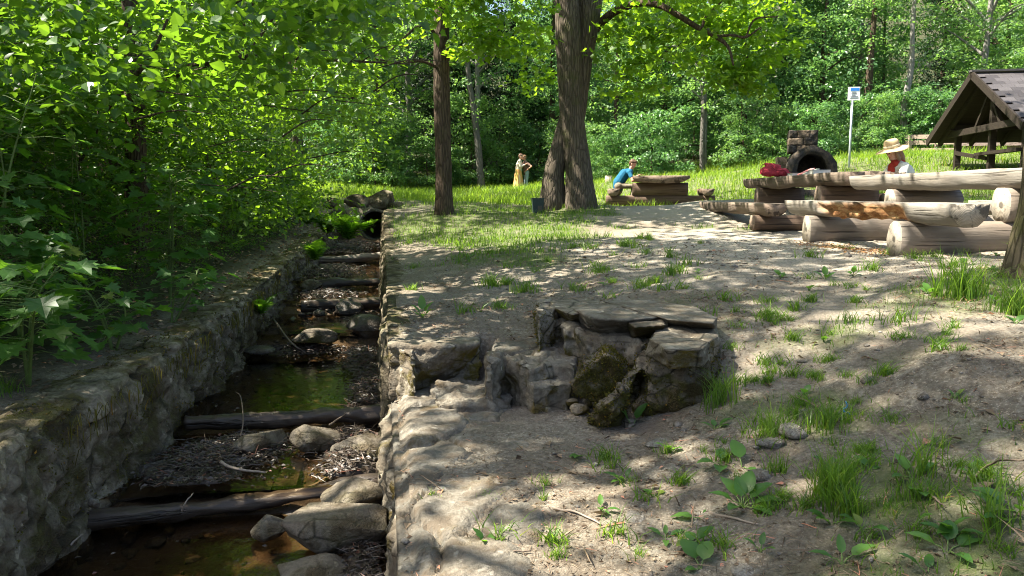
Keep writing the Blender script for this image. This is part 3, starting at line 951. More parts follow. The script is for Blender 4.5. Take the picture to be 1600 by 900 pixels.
def cap(top, low, zt, zb, mat, seed, label=None, rough=.010):
    P = [tuple(atz(c[0], c[1], zt)) for c in top] + [tuple(atz(c[0], c[1], zb)) for c in low]
    hull_part('capstone', stair, P, M[mat], seed, rough, 6, 5, label)
cap([(860, 470), (905, 464), (938, 470), (930, 486), (895, 492), (868, 482)], [(858, 490), (892, 502), (928, 498), (936, 484), (900, 476)], -.765, -.85, 'block', 301, 'small broken capstone at the back of the ledge')
cap([(893, 481), (925, 472), (1010, 474), (1034, 484), (1028, 496), (985, 500), (925, 497)], [(896, 498), (908, 518), (944, 530), (990, 526), (1020, 514), (1030, 500)], -.75, -.915, 'slab', 302, 'large jutting capstone with a broken edge', .022)
cap([(972, 497), (1012, 488), (1046, 494), (1040, 508), (990, 512)], [(968, 512), (990, 532), (1034, 526), (1044, 510)], -.765, -.90, 'block_moss', 303, 'mossy lump of capstone', .03)
cap([(940, 470), (1000, 466), (1085, 478), (1122, 496), (1115, 506), (1046, 500), (1010, 480)], [(960, 490), (1050, 516), (1120, 520)], -.745, -.86, 'slab', 304, 'flat dusty capstone level with the ground')
cap([(1014, 528), (1042, 506), (1085, 502), (1120, 509), (1118, 526), (1096, 546), (1040, 548)], [(1006, 556), (1046, 578), (1098, 574), (1126, 548), (1124, 528)], -.805, -.93, 'block', 305, 'square capstone on the front block', .024)
cap([(608, 538), (640, 534), (700, 539), (752, 535), (752, 512), (610, 510)], [(606, 628), (700, 612), (754, 600), (754, 560), (606, 560)], -1.005, -1.40, 'block', 306, 'squared front stone of the pier', .022)
R_ = [px_hull([(1010, 526), (1040, 505), (1090, 503), (1120, 510), (1117, 528), (1095, 546), (1020, 545)], [(985, 652, -1.27), (1010, 662, -1.27), (1085, 652, -1.24), (1130, 628, -1.16), (1130, 560, -1.2), (1010, 600, -1.36)], -.86),
      px_hull([(1028, 520), (1046, 508), (1060, 520)], [(1005, 590, -1.05), (1060, 600, -1.1), (1040, 560, -1.2)], -.845),
      px_hull([(1030, 506), (1044, 506), (1048, 516), (1026, 518)], [(966, 596, -1.02), (986, 600, -1.02), (966, 610, -1.2), (1000, 590, -1.2)], -.86),
      px_hull([(966, 590), (990, 592), (992, 604), (968, 606)], [(915, 662, -1.28), (950, 672, -1.29), (975, 660, -1.34), (930, 650, -1.36)], -1.01)]
o = remesh('front_mass', R_, .012, M['block_moss'], stair, smooth_it=1, disp=craggy(.028, 13))
o['label'] = 'stump-like mossy front block with a sloping rib'
V, F_ = rock(tuple(atz(934, 584, -1.06)), (.40, .36, .40), .3, 139, 5, 6, .10, planes=6) if False else rock(tuple(atz(934, 584, -1.06)), (.38, .34, .38), .3, 139, 5, 6, .10)
o = remesh('stone', [(V, F_)], .012, M['block_moss'], stair, smooth_it=1, disp=craggy(.020, 15))
o['label'] = 'round boulder thick with moss under the ledge'
for k, (px, py, z, l) in enumerate([(905, 640, -1.27, .13), (918, 628, -1.25, .10), (893, 628, -1.24, .1), (1050, 662, -1.24, .10), (985, 664, -1.28, .11)]):
    V, F_ = rock(tuple(atz(px, py, z)), (l, l * .8, l * .6), k, 150 + k, 3, 8, .06)
    obj('stone', V, F_, M['block'], stair)

# ------------------------------------------------------------------ rocks lying in the stream
def boulder(label, px, py, z, size, rz, seed, mat='rock', tilt=0.0, planes=9):
    c = atz(px, py, z)
    V, F_ = rock(tuple(c), size, rz, seed, 4, planes, .05, tilt)
    tag(obj('boulder', V, F_, M[mat], origin=tuple(c)), label, 'rock', 'boulders lying in the stream')
boulder('big angular sunlit rock with a mossy face, right edge of the nearest pool', 524, 822, -1.74, (.60, .36, .30), -.12, 201, planes=11)
boulder('small pointed rock touching the left end of the big mossy rock in the nearest pool', 424, 824, -1.80, (.22, .18, .15), .3, 202)
boulder('pale flat rock cut off by the bottom edge of the picture', 486, 892, -1.84, (.36, .28, .13), .1, 203)
boulder('thin slanting slab half sunk in leaf debris left of the squarish grey rock', 408, 693, -1.66, (.46, .20, .22), 1.0, 204, tilt=-.15)
boulder('squarish grey rock sitting on its own just below the second log', 494, 686, -1.66, (.36, .27, .23), .2, 205)
boulder('rounded rock flecked with leaves against the terrace wall below the second log', 566, 704, -1.66, (.42, .36, .26), .4, 206, 'rock')
boulder('half buried dark slab under leaf debris above the nearest log', 300, 738, -1.72, (.56, .34, .2), .3, 207, 'rock_wet')
boulder('rock bank covered in leaves right of the nearest log', 556, 780, -1.73, (.44, .30, .22), -.3, 208, 'rock')
boulder('mossy flat rock damming the head of the long pool, in front of the wet boulder', 492, 528, -1.46, (.50, .32, .20), .5, 209, 'block_moss')
boulder('dark wet boulder at the head of the long pool beside the right wall', 570, 512, -1.42, (.52, .36, .30), .1, 210, 'rock_wet')
boulder('small pale stone in the leaf bar at the head of the long pool', 500, 524, -1.50, (.16, .10, .06), .1, 211, 'rock')
boulder('low dark stone in the leaf bar against the left wall', 405, 548, -1.53, (.32, .2, .1), .2, 212, 'rock_wet')
boulder('wet stone among the cascades below the third log', 545, 482, -1.36, (.36, .3, .2), .2, 213, 'rock_wet')
boulder('grey stone lying on the left of the cascades beneath the fern', 486, 446, -1.2, (.3, .24, .18), .5, 214, 'rock')
boulder('flat pale stone resting by the top log', 548, 396, -1.03, (.34, .22, .10), .2, 215, 'rock')
boulder('dark stone at the foot of the left wall, beside the nearest log', 230, 745, -1.76, (.34, .24, .2), .7, 216, 'rock_wet')

# ------------------------------------------------------------------ logs laid across as little dams
def cross_log(label, p0, p1, r, seed, mat='log_wet'):
    p0, p1 = Vector(p0), Vector(p1)
    n = 70
    d = (p1 - p0)
    L = d.length
    xs = np.linspace(-L / 2, L / 2, n)
    rr = r * .74 * (1 + .22 * n2(xs, xs * 0, 3, 3, seed))
    pth = np.stack([xs, .03 * n2(xs, xs * 0 + 3, 1.5, 2, seed), .03 * n2(xs, xs * 0 + 7, 1.5, 2, seed)], 1)
    V, F_ = tube(pth, rr, 20, True, lump=.12, seed=seed)
    V = V + unit(V * np.array([0, 1, 1])) * (.010 * fbm(V * np.array([3, 30, 30]), 3, seed) + .006 * fbm(V * np.array([14, 60, 60]), 2, seed + 1))[:, None]
    o = link('log', meshdata('log', V, F_, [M[mat]]), None, tuple((p0 + p1) / 2))
    o.rotation_euler = d.to_track_quat('X', 'Z').to_euler()
    tag(o, label, 'log', 'logs laid across the stream')
    return o
def sp(s, t_, z): return (*st2xy(s, t_), EYE + z)
cross_log('nearest log across the stream, wet and glittering, just above the front pool', sp(4.55, -1.66, -1.80), sp(4.72, -.02, -1.765), .075, 1)
cross_log('second log from the viewer, a dark beam holding back the long green pool', sp(5.80, -1.42, -1.63), sp(5.86, -.02, -1.62), .085, 2)
cross_log('third log, low and dark in the cascades halfway up the stream', sp(9.78, -1.0, -1.34), sp(9.8, -.02, -1.32), .10, 3)
cross_log('fourth log, thin and wet, right behind the cascades', sp(10.9, -.95, -1.20), sp(10.95, -.02, -1.19), .08, 4)
cross_log('farthest log across the stream, dry and grey, in front of the culvert', sp(13.55, -1.1, -1.06), sp(13.6, -.02, -1.05), .085, 5, 'wood_mid')

# ------------------------------------------------------------------ culvert
cv = at(586, 352, 17.3)
culv = thing('culvert', 'dark round concrete pipe with a mossy rubble headwall at the top of the stream', 'culvert', (cv.x, cv.y, float(bed(17.6))))
n = 32
a = np.linspace(0, 2 * math.pi, n, endpoint=False)
rings = [(.36, 0.0), (.36, 1.6), (.30, 1.6), (.30, 0.0)]
V = []
for r, dd in [(.30, 1.8), (.30, 0.0), (.305, -.01), (.36, -.01), (.365, 0.0), (.365, 1.8)]:
    for q in a: V.append((cv.x + DX * dd + NX * r * math.cos(q), cv.y + DY * dd + NY * r * math.cos(q), cv.z + r * math.sin(q)))
F_ = [(i * n + j, i * n + (j + 1) % n, (i + 1) * n + (j + 1) % n, (i + 1) * n + j) for i in range(5) for j in range(n)]
M['pipe'] = m_stone('old_concrete', (.09, .085, .07), (.2, .19, .165), MOSS_D, .55, .7)
obj('pipe', V, np.array(F_), M['pipe'], culv)
M['black'] = m_plain('pipe_shade_black', (.010, .009, .008), .9, .1)
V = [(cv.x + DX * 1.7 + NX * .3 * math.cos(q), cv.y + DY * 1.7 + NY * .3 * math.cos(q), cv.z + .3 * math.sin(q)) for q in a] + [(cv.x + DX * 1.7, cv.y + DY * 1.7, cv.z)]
obj('pipe_shade', V, np.array([(j, (j + 1) % n, n) for j in range(n)]), M['black'], culv)  # black disc stands in for the shade deep inside the pipe
rg = np.random.default_rng(8)
for k, (t_, zz, sx, sz) in enumerate([(-.78, .15, .55, .5), (-.75, -.35, .5, .6), (.52, .12, .40, .42), (.55, -.28, .4, .4), (-.38, .50, .6, .36), (.14, .55, .72, .46), (.45, .40, .4, .26), (-.9, .5, .5, .3), (.75, .28, .5, .35)]):
    c = (cv.x + NX * t_ + DX * .18, cv.y + NY * t_ + DY * .18, cv.z + zz)
    V, F_ = rock(c, (sx, .4, sz), ang - math.pi / 2 + rg.uniform(-.2, .2), 230 + k, 4, 9, .06)
    obj('stone', V, F_, M['wall'], culv)

# ------------------------------------------------------------------ leaves
T_OVAL = (np.array([(0, 0, 0), (.30, .42, .05), (0, .5, -.03), (-.30, .42, .05), (0, 1, -.06)], float), np.array([(0, 1, 2), (2, 1, 4), (0, 2, 3), (2, 4, 3)]))
T_WIDE = (np.array([(0, 0, 0), (.36, .22, .05), (.40, .52, .05), (0, .5, -.03), (-.40, .52, .05), (-.36, .22, .05), (0, 1, -.08)], float),
          np.array([(0, 1, 3), (1, 2, 3), (3, 2, 6), (0, 3, 5), (5, 3, 4), (3, 6, 4)]))
_mo = [(0, 0), (.16, .02), (.42, -.08), (.36, .14), (.62, .34), (.36, .40), (.40, .72), (.20, .66), (0, 1.02), (-.20, .66), (-.40, .72), (-.36, .40), (-.62, .34), (-.36, .14), (-.42, -.08), (-.16, .02)]
T_MAPLE = (np.array([(x, y, .10 * abs(x) - .10 * max(0, y - .5)) for x, y in _mo] + [(0, .34, -.03)], float), np.array([(i, (i + 1) % 16, 16) for i in range(16)]))
_ms = [(0, 0), (.40, -.05), (.34, .16), (.60, .36), (.30, .62), (0, 1.0), (-.30, .62), (-.60, .36), (-.34, .16), (-.40, -.05)]
T_MAPLE_S = (np.array([(x, y, .12 * abs(x) - .10 * max(0, y - .5)) for x, y in _ms] + [(0, .36, -.03)], float), np.array([(i, (i + 1) % 10, 10) for i in range(10)]))
def leaves(C, D, N, size, tmpl, rnd):
    """place the leaf template at C pointing along D with face normal N"""
    tv, tf = tmpl
    D = unit(D)
    N = unit(N - D * (N * D).sum(1, keepdims=True))
    X = np.cross(D, N)
    size = np.asarray(size) * np.ones(len(C))
    V = C[:, None] + size[:, None, None] * (tv[None, :, 0:1] * X[:, None] + tv[None, :, 1:2] * D[:, None] + tv[None, :, 2:3] * N[:, None])
    k = len(tv)
    F_ = tf[None] + (np.arange(len(C)) * k)[:, None, None]
    return V.reshape(-1, 3), F_.reshape(-1, 3), np.repeat(rnd, k)
def foliage(rg, C, rad, per, size, tmpl, flat=.35, droop=.25, tilt=.55):
    """sprays of leaves: a flattened cloud of leaves round each clump centre"""
    n = len(C)
    per_ = np.maximum(3, (per * rg.uniform(.6, 1.4, n)).astype(int))
    idx = np.repeat(np.arange(n), per_)
    m = len(idx)
    a = rg.uniform(0, 2 * math.pi, m)
    r = np.sqrt(rg.uniform(0, 1, m)) * np.asarray(rad)[idx] * np.ones(m)
    O = np.stack([np.cos(a) * r, np.sin(a) * r, rg.normal(0, 1, m) * r.mean() * flat * .6 - droop * r * r / (np.asarray(rad)[idx] + .01)], 1)
    tlt = unit(rg.normal(size=(n, 3)) * np.array([.35, .35, 0]) + np.array([0, 0, 1]))[idx]
    O[:, 2] -= (O[:, :2] * tlt[:, :2]).sum(1)
    P = C[idx] + O
    D = np.stack([np.cos(a), np.sin(a), rg.normal(-.25, .35, m)], 1) + rg.normal(0, .5, (m, 3))
    N = tlt + rg.normal(0, tilt, (m, 3)) * .7
    s = size * rg.uniform(.6, 1.15, m)
    cl = rg.uniform(0, 1, n)[idx]
    return leaves(P, D, N, s, tmpl, np.clip(.6 * cl + .4 * rg.uniform(0, 1, m), 0, 1))
def crown_points(rg, n, prof, z0, z1, hollow=.55, squash=1.0):
    """clump centres inside a crown whose radius at relative height is prof(h), denser near its skin"""
    h = rg.uniform(0, 1, n * 3)
    R_ = prof(h)
    keep = rg.uniform(0, 1, n * 3) < (R_ / R_.max()) ** 1.2
    h, R_ = h[keep][:n], R_[keep][:n]
    a = rg.uniform(0, 2 * math.pi, len(h))
    lob = 1 + .22 * np.sin(a * 3 + rg.uniform(0, 6)) + .15 * np.sin(a * 5 + h * 9 + rg.uniform(0, 6))
    q = R_ * lob * np.sqrt(rg.uniform(hollow ** 2, 1, len(h)))
    return np.stack([np.cos(a) * q, np.sin(a) * q * squash, z0 + (z1 - z0) * h], 1)
def limbs(rg, axis_f, C, r0, k=14, sides=6):
    """branches from the trunk axis to k of the clump centres"""
    mb = MB()
    for i in rg.choice(len(C), min(k, len(C)), False):
        e = C[i]
        zz = e[2] - np.hypot(e[0], e[1]) * rg.uniform(.35, .75)
        b = axis_f(max(zz, .3))
        m = (b + e) / 2 + np.array([0, 0, .12 * np.linalg.norm(e - b)]) + rg.normal(0, .08, 3) * np.linalg.norm(e - b)
        L = np.linalg.norm(e - b)
        rr = r0 * (.25 + .05 * L)
        V, F_ = tube(curve([b, m, e], 8), np.linspace(rr, rr * .18, 8), sides, False)
        mb.add(V, F_)
    return mb
def make_tree(seed, height, trunk_r, prof, z0, z1, n, rad, per, leaf, tmpl, lmat, bmat, lean=0.0, nl=16, flat=.35, hollow=.5, wob=.12, sides=9):
    rg = np.random.default_rng(seed)
    pts = [np.array([0, 0, -.3])] + [np.array([lean * z + wob * rg.normal() * (z / height + .15), wob * rg.normal() * (z / height + .15), z]) for z in np.linspace(0, height, 6)[1:]]
    ax = curve(pts, 26)
    def axis_f(z): return np.array([np.interp(z, ax[:, 2], ax[:, 0]), np.interp(z, ax[:, 2], ax[:, 1]), z])
    zr = ax[:, 2] / height
    rr = trunk_r * (1 - .85 * np.clip(zr, 0, 1)) + trunk_r * .55 * np.exp(-np.clip(ax[:, 2], 0, 9) / .28)
    mb = MB()
    mb.add(*tube(ax, rr, sides, False, lump=.10, seed=seed))
    C = crown_points(rg, n, prof, z0, z1, hollow)
    C[:, :2] += np.stack([np.interp(C[:, 2], ax[:, 2], ax[:, 0]), np.interp(C[:, 2], ax[:, 2], ax[:, 1])], 1)
    lb = limbs(rg, axis_f, C, trunk_r, nl)
    V, F_, r = foliage(rg, C, rad * rg.uniform(.6, 1.3, len(C)), per, leaf, tmpl, flat)
    Vl, Fl, _ = lb.arrays()
    mb.add(Vl, Fl)
    return (mb.data('trunk', M[bmat]), None, meshdata('crown', V, F_, [M[lmat]], smooth=False, attrs={'rnd': r}))
def plant_tree(parts, label, cat, x, y, name='tree', group=None, rz=0.0, sc=1.0, z=None, parts_named=('trunk', 'limb', 'crown')):
    th = thing(name, label, cat, (x, y, gz(x, y) if z is None else z), rz, group)
    th.scale = (sc,) * 3
    for nm, d in zip(parts_named, parts):
        if d is not None: link(nm, d, th)
    return th
egg = lambda h: np.sin(np.clip(h, 0, 1) ** .75 * math.pi) ** .7 + .06
cone = lambda h: np.clip(1.02 - h, .05, 1) ** .9
full = lambda h: np.sqrt(np.clip(1 - (h * .96) ** 3, 0, 1)) * (.75 + .25 * np.sin(h * 9)) + .05

# ------------------------------------------------------------------ the wood behind the meadow
FOREST = {
    'a': make_tree(301, 15, .17, lambda h: 2.9 * full(h), .9, 15.5, 150, .75, 80, .20, T_OVAL, 'leaf_forest', 'bark_dark', nl=22),
    'b': make_tree(302, 17, .20, lambda h: 3.4 * egg(h), 3.6, 17.5, 150, .8, 80, .20, T_OVAL, 'leaf_forest_b', 'bark_grey', nl=22),
    'c': make_tree(303, 14, .14, lambda h: 2.4 * full(h), .5, 14.5, 140, .65, 80, .19, T_OVAL, 'leaf_forest_b', 'bark_dark', nl=18),
    'd': make_tree(304, 20, .22, lambda h: 2.6 * cone(h), 1.2, 20.5, 240, .7, 90, .20, T_OVAL, 'leaf_fir', 'bark_dark', nl=22, flat=.2),
    'e': make_tree(305, 16, .17, lambda h: 3.0 * egg(h), 4.6, 16.5, 120, .8, 80, .20, T_OVAL, 'leaf_forest', 'bark_grey', nl=20),
}
UNDER = {
    'a': make_tree(311, 2.6, .04, lambda h: 1.5 * full(h), .15, 2.9, 70, .48, 62, .15, T_OVAL, 'leaf_forest', 'bark_dark', nl=14),
    'b': make_tree(312, 4.2, .05, lambda h: 1.7 * full(h), .25, 4.6, 100, .52, 62, .15, T_OVAL, 'leaf_forest_b', 'bark_dark', nl=16),
}
rg = np.random.default_rng(21)
edge = [(-500, 36, 'a', 1), (-250, 37, 'b', 1), (-60, 38, 'c', 1), (80, 37, 'a', .95), (220, 38, 'b', 1), (345, 37, 'c', 1.05), (470, 39, 'e', 1), (560, 38, 'a', .9), (640, 41, 'b', .95), (745, 38.5, 'e', 1.05),
        (700, 44, 'd', 1), (800, 43, 'd', .9), (860, 40, 'a', 1), (962, 37, 'c', 1), (1035, 39, 'a', 1.1), (1098, 35.5, 'b', .8), (1160, 37, 'a', 1), (1215, 38, 'c', 1.1), (1275, 36, 'a', .95), (1336, 37, 'e', .8),
        (1372, 38, 'c', .8), (1462, 41, 'd', .62), (1525, 35, 'b', .85), (1560, 38, 'c', 1.1), (1653, 35, 'a', 1), (1740, 36, 'b', 1), (1860, 38, 'c', 1.1), (1990, 38, 'a', 1)]
for px, Y, k, sc in edge:
    a = at(px, 300, Y)
    lab = {'a': 'leafy broad green tree in the front rank of the wood behind the meadow', 'b': 'pale green tree with a grey trunk in the front rank of the wood', 'c': 'slim bright green tree leafy to the ground at the wood edge',
           'd': 'dark spruce standing among the leafy trees of the wood', 'e': 'tall tree with a bare grey lower trunk at the wood edge'}[k]
    plant_tree(FOREST[k], lab, 'tree', a.x, a.y, 'forest_tree', 'trees of the wood behind the meadow', rg.uniform(0, 6.28), sc * rg.uniform(.92, 1.08))
for row, (Y, n, ks) in enumerate(((48, 17, 'abcde'), (58, 19, 'abdea'), (70, 18, 'abead'))):
    for i in range(n):
        px = -350 + (2300) * (i + .5 * (row % 2) + rg.uniform(-.25, .25)) / (n - 1)
        a = at(px, 300, Y + rg.uniform(-3, 3))
        if 1375 < px < 1535 or rg.uniform() < .22: continue
        plant_tree(FOREST[ks[int(rg.integers(5))]], 'tree deep in the wood, half hidden behind its front rank', 'tree', a.x, a.y, 'forest_tree', 'trees deep in the wood', rg.uniform(0, 6.28), rg.uniform(1.0, 1.25))
_marks = [(591, 'the thin dark trunk'), (691, 'the narrow tree'), (752, 'the bent grey trunk'), (815, 'the couple'), (890, 'the big double tree'), (968, 'the man in blue'), (1097, 'the slim grey trunk'), (1262, 'the oven'), (1328, 'the sign pole'), (1410, 'the straw hat'), (1520, 'the shelter')]
_used = {}
def by_landmark(px, what):
    mx_, nm = min(_marks, key=lambda m_: abs(m_[0] - px))
    side = 'left' if px < mx_ else 'right'
    k = (what, nm, side)
    _used[k] = _used.get(k, 0) + 1
    return what + ', ' + ('', 'second ', 'third ', 'fourth ', 'fifth ')[min(_used[k], 5) - 1] + side + ' of ' + nm
for i in range(34):
    px = rg.uniform(380, 1750)
    a = at(px, 300, rg.uniform(42, 64))
    plant_tree(UNDER['ab'[i % 2]], 'bush deep in the wood, glimpsed between the trunks', 'bush', a.x, a.y, 'undergrowth_bush', 'bushes deep in the wood', rg.uniform(0, 6.28), rg.uniform(1.1, 1.7))
for i, px in enumerate(np.linspace(520, 1700, 34)):
    px = px + rg.uniform(-14, 14)
    Y = (35.5 if px < 900 else 33.5 if px < 1250 else 31.5) + rg.uniform(-.8, 2.5)
    if 770 < px < 860: Y = 38.5
    a = at(px, 300, Y)
    if rg.uniform() < .12: continue
    plant_tree(UNDER['ab'[int(rg.integers(2))]], by_landmark(px, 'leafy undergrowth bush at the wood edge'), 'bush', a.x, a.y, 'undergrowth_bush', 'undergrowth bushes along the wood edge', rg.uniform(0, 6.28), rg.uniform(.55, 1.0))
# bare slim trunks that stand out against the dark wood
def bare_trunk(label, px, py0, Y, r, h, mat, lean=0.0, seed=0):
    a = at(px, py0, Y)
    z = gz(a.x, a.y)
    rg_ = np.random.default_rng(seed)
    P = curve([(a.x + lean * q + .06 * rg_.normal(), a.y, z - .2 + q) for q in np.linspace(0, h, 6)], 22)
    th = thing('slim_tree', label, 'tree', (a.x, a.y, z))
    V, F_ = tube(P, np.linspace(r, r * .35, 22), 9, False, lump=.12, seed=seed)
    obj('trunk', V, F_, M[mat], th)
    C = np.array([P[-1] + rg_.normal(0, 1, 3) * np.array([1.3, 1.3, 1.1]) - (0, 0, 1.0) for _ in range(34)])
    C2 = np.array([P[int(rg_.integers(8, 20))] + rg_.normal(0, .7, 3) for _ in range(14)])
    C = np.vstack([C, C2])
    V, F_, r_ = foliage(rg_, C, np.full(len(C), .55), 50, .17, T_OVAL)
    obj('crown', V, F_, M['leaf_forest_b'], th, smooth=False, attrs={'rnd': r_})
bare_trunk('slightly bent grey trunk in the wood between the narrow tree and the big double tree', 752, 270, 36, .18, 9, 'bark_mid', -.09, 1)
bare_trunk('slim grey trunk in the wood above the picnic table of the man in blue', 1097, 268, 34, .12, 8, 'bark_mid', .0, 2)
bare_trunk('pale thin birch-like trunk above the straw hat', 1413, 238, 33, .15, 9, 'bark_grey', .015, 3)
bare_trunk('thin dark trunk in the wood left of the narrow tree', 590, 296, 37, .13, 8, 'bark_dark', .01, 4)
bare_trunk('dark trunk at the wood edge right of the sign pole', 1352, 248, 34, .20, 8, 'bark_dark', 0, 5)

# ------------------------------------------------------------------ big double-trunked tree
b1 = at(866, 331, 17.0)
b2 = at(913, 327, 16.8)
bt = thing('double_trunk_tree', 'big old tree with two fused grey trunks beside the path', 'tree', (b2.x, b2.y, gz(b2.x, b2.y)))
def pxcurve(lst): return [at(x, y, Y) for x, y, Y in lst]
def trunk_of(name, lst, parent, mat, sides=22, n=46, lump=.07, seed=0, flare=.0):
    P = curve(pxcurve([q[:3] for q in lst]), n)
    rad = np.interp(np.linspace(0, 1, n), np.linspace(0, 1, len(lst)), [q[3] / 2 * q[2] / F for q in lst])
    V, F_ = tube(P, rad, sides, True, lump=lump, seed=seed)
    if flare:
        hz = V[:, 2] - P[0][2]
        an = np.arctan2(V[:, 1] - P[0][1], V[:, 0] - P[0][0])
        k = flare * np.exp(-np.clip(hz, 0, 9) / .32) * (.45 + .55 * np.sin(an * 5 + seed) ** 2)
        cx = np.interp(V[:, 2], P[:, 2], P[:, 0])
        cy = np.interp(V[:, 2], P[:, 2], P[:, 1])
        V[:, 0] += (V[:, 0] - cx) * k
        V[:, 1] += (V[:, 1] - cy) * k
    return obj(name, V, F_, M[mat], parent)
trunk_of('trunk', [(909, 348, 16.8, 56), (907, 318, 16.8, 50), (904, 265, 16.8, 41), (897, 215, 16.8, 38), (893, 165, 16.8, 37), (891, 120, 16.8, 38), (888, 60, 16.8, 38), (885, 0, 16.8, 35), (882, -80, 16.7, 33), (872, -220, 16.6, 28), (850, -420, 16.5, 18)], bt, 'bark_big', 26, 70, .05, 5, .12)
trunk_of('trunk', [(900, 215, 16.9, 14), (905, 170, 16.92, 22), (908, 130, 16.95, 25), (912, 90, 16.98, 28), (917, 50, 17.0, 33), (922, 5, 17.05, 38), (930, -80, 17.1, 34), (948, -220, 17.2, 26), (975, -420, 17.2, 17)], bt, 'bark_big', 24, 60, .05, 6)
trunk_of('trunk', [(859, 348, 16.95, 38), (864, 316, 16.95, 44), (866, 272, 16.95, 31), (876, 228, 16.95, 28), (884, 185, 16.92, 22), (891, 150, 16.9, 14)], bt, 'bark_big', 22, 40, .07, 8, .12)
trunk_of('limb', [(930, 45, 17.2, 15), (945, 30, 17.0, 13), (968, 14, 16.7, 12), (1000, 5, 16.3, 11), (1030, 8, 16.0, 10), (1060, 24, 15.7, 9), (1092, 44, 15.5, 8), (1120, 58, 15.3, 7), (1138, 74, 15.2, 5), (1146, 102, 15.1, 3)], bt, 'bark_dark', 10, 50, .06, 7)
trunk_of('limb', [(1120, 57, 15.3, 5), (1145, 55, 15.2, 4), (1165, 58, 15.2, 4), (1190, 42, 15.1, 2)], bt, 'bark_dark', 7, 20, .05, 8)
trunk_of('limb', [(1096, 46, 15.5, 5), (1104, 24, 15.5, 4), (1122, 8, 15.5, 3), (1140, -14, 15.5, 3)], bt, 'bark_dark', 7, 20, .05, 9)
trunk_of('limb', [(1166, 56, 15.2, 3), (1180, 30, 15.2, 3), (1215, 26, 15.2, 2)], bt, 'bark_dark', 6, 16, .05, 10)
trunk_of('limb', [(872, -120, 16.6, 18), (800, -110, 16.0, 14), (740, -60, 15.3, 10), (700, -30, 14.8, 6)], bt, 'bark_dark', 8, 24, .05, 11)
rg = np.random.default_rng(55)
C = []
for px, py, Y, n, s in [(985, 20, 17.6, 5, .5), (1000, 45, 15.8, 7, .6), (1040, 45, 15.6, 7, .55), (1075, 25, 15.4, 7, .5), (1085, 75, 15.3, 7, .5), (1120, 40, 15.2, 8, .5), (1150, 90, 15.1, 8, .45), (1180, 55, 15.0, 8, .5), (1205, 30, 15, 7, .5), (1195, 85, 15, 5, .4), (1160, 115, 15.0, 5, .35), (1230, 55, 15.1, 3, .4),
                        (960, 85, 15.8, 5, .45), (985, 120, 15.8, 4, .4), (1010, 95, 15.9, 4, .4), (1000, -30, 15, 10, .8), (1120, -40, 14.5, 12, .9), (1240, -40, 14.6, 9, .8),
                        (730, 10, 15.2, 6, .5), (770, 30, 15.4, 7, .5), (815, 25, 15.8, 7, .5), (838, 60, 17.6, 5, .5), (780, 75, 15.6, 4, .4), (834, 110, 17.8, 4, .4), (700, -20, 14.8, 7, .6), (660, 20, 14.6, 4, .5), (790, -60, 15, 10, .6), (962, 25, 18.4, 5, .4), (900, -90, 18.5, 8, .6)]:
    a = np.array(at(px, py, Y + (1.0 if px > 950 and py > 0 else 0)))
    for _ in range(n): C.append(a + rg.normal(0, s * .6, 3))
C = np.array(C)
V, F_, r = foliage(rg, C, np.full(len(C), .42), 34, .135, T_MAPLE_S, .3, .3)
hi = crown_points(rg, 100, lambda h: 6.0 * egg(h), 7.2, 17.0, .35)
hi[:, :2] += (1.2, 16.6)
V2, F2, r2 = foliage(rg, hi, np.full(len(hi), .95), 85, .17, T_MAPLE_S, .3)
obj('crown', np.vstack([V, V2]), np.vstack([F_, F2 + len(V)]), M['leaf_bright'], bt, smooth=False, attrs={'rnd': np.concatenate([r, r2])})

# ------------------------------------------------------------------ narrow tree by the channel
a = at(692, 331, 16)
nt = thing('narrow_tree', 'straight narrow brown-barked tree standing between the stream and the big double tree', 'tree', (a.x, a.y, gz(a.x, a.y)))
trunk_of('trunk', [(695, 348, 16, 32), (694, 320, 16, 27), (693, 260, 16, 25), (691, 180, 16, 25), (690, 90, 16, 24), (690, 0, 16, 22), (690, -100, 16, 20), (688, -300, 16, 14)], nt, 'bark_dark', 18, 50, .05, 12, .3)
hi = crown_points(rg, 40, lambda h: 2.8 * egg(h), 7.0, 14.5, .3)
hi[:, :2] += (a.x, a.y)
V, F_, r = foliage(rg, hi, np.full(len(hi), .8), 85, .15, T_OVAL, .3)
obj('crown', V, F_, M['leaf_bright'], nt, smooth=False, attrs={'rnd': r})
for k, lst in enumerate(([(690, 60, 16, 6), (660, 40, 15.8, 5), (630, 60, 15.5, 3), (600, 90, 15.3, 2)], [(692, 110, 16, 5), (660, 96, 15.6, 4), (625, 98, 15.2, 3), (575, 90, 14.8, 2)])):
    trunk_of('limb', lst, nt, 'bark_dark', 6, 16, .05, 13 + k)

# ------------------------------------------------------------------ trunk cut by the right edge
a = at(1606, 430, 5.6)
rt = thing('edge_tree', 'mossy leaning trunk cut off by the right edge of the picture', 'tree', (a.x, a.y, gz(a.x, a.y)))
trunk_of('trunk', [(1615, 455, 5.6, 110), (1616, 425, 5.6, 76), (1623, 380, 5.6, 68), (1635, 300, 5.6, 64), (1640, 200, 5.6, 62), (1673, 60, 5.6, 58), (1690, -200, 5.6, 50), (1720, -700, 5.6, 34)], rt, 'bark_moss', 22, 50, .09, 15, .5)
hi = crown_points(rg, 45, lambda h: 3.0 * egg(h), 4.6, 11.5, .3)
hi[:, :2] += (a.x + .8, a.y)
V, F_, r = foliage(rg, hi, np.full(len(hi), .7), 75, .13, T_OVAL, .3)
obj('crown', V, F_, M['leaf_bright'], rt, smooth=False, attrs={'rnd': r})

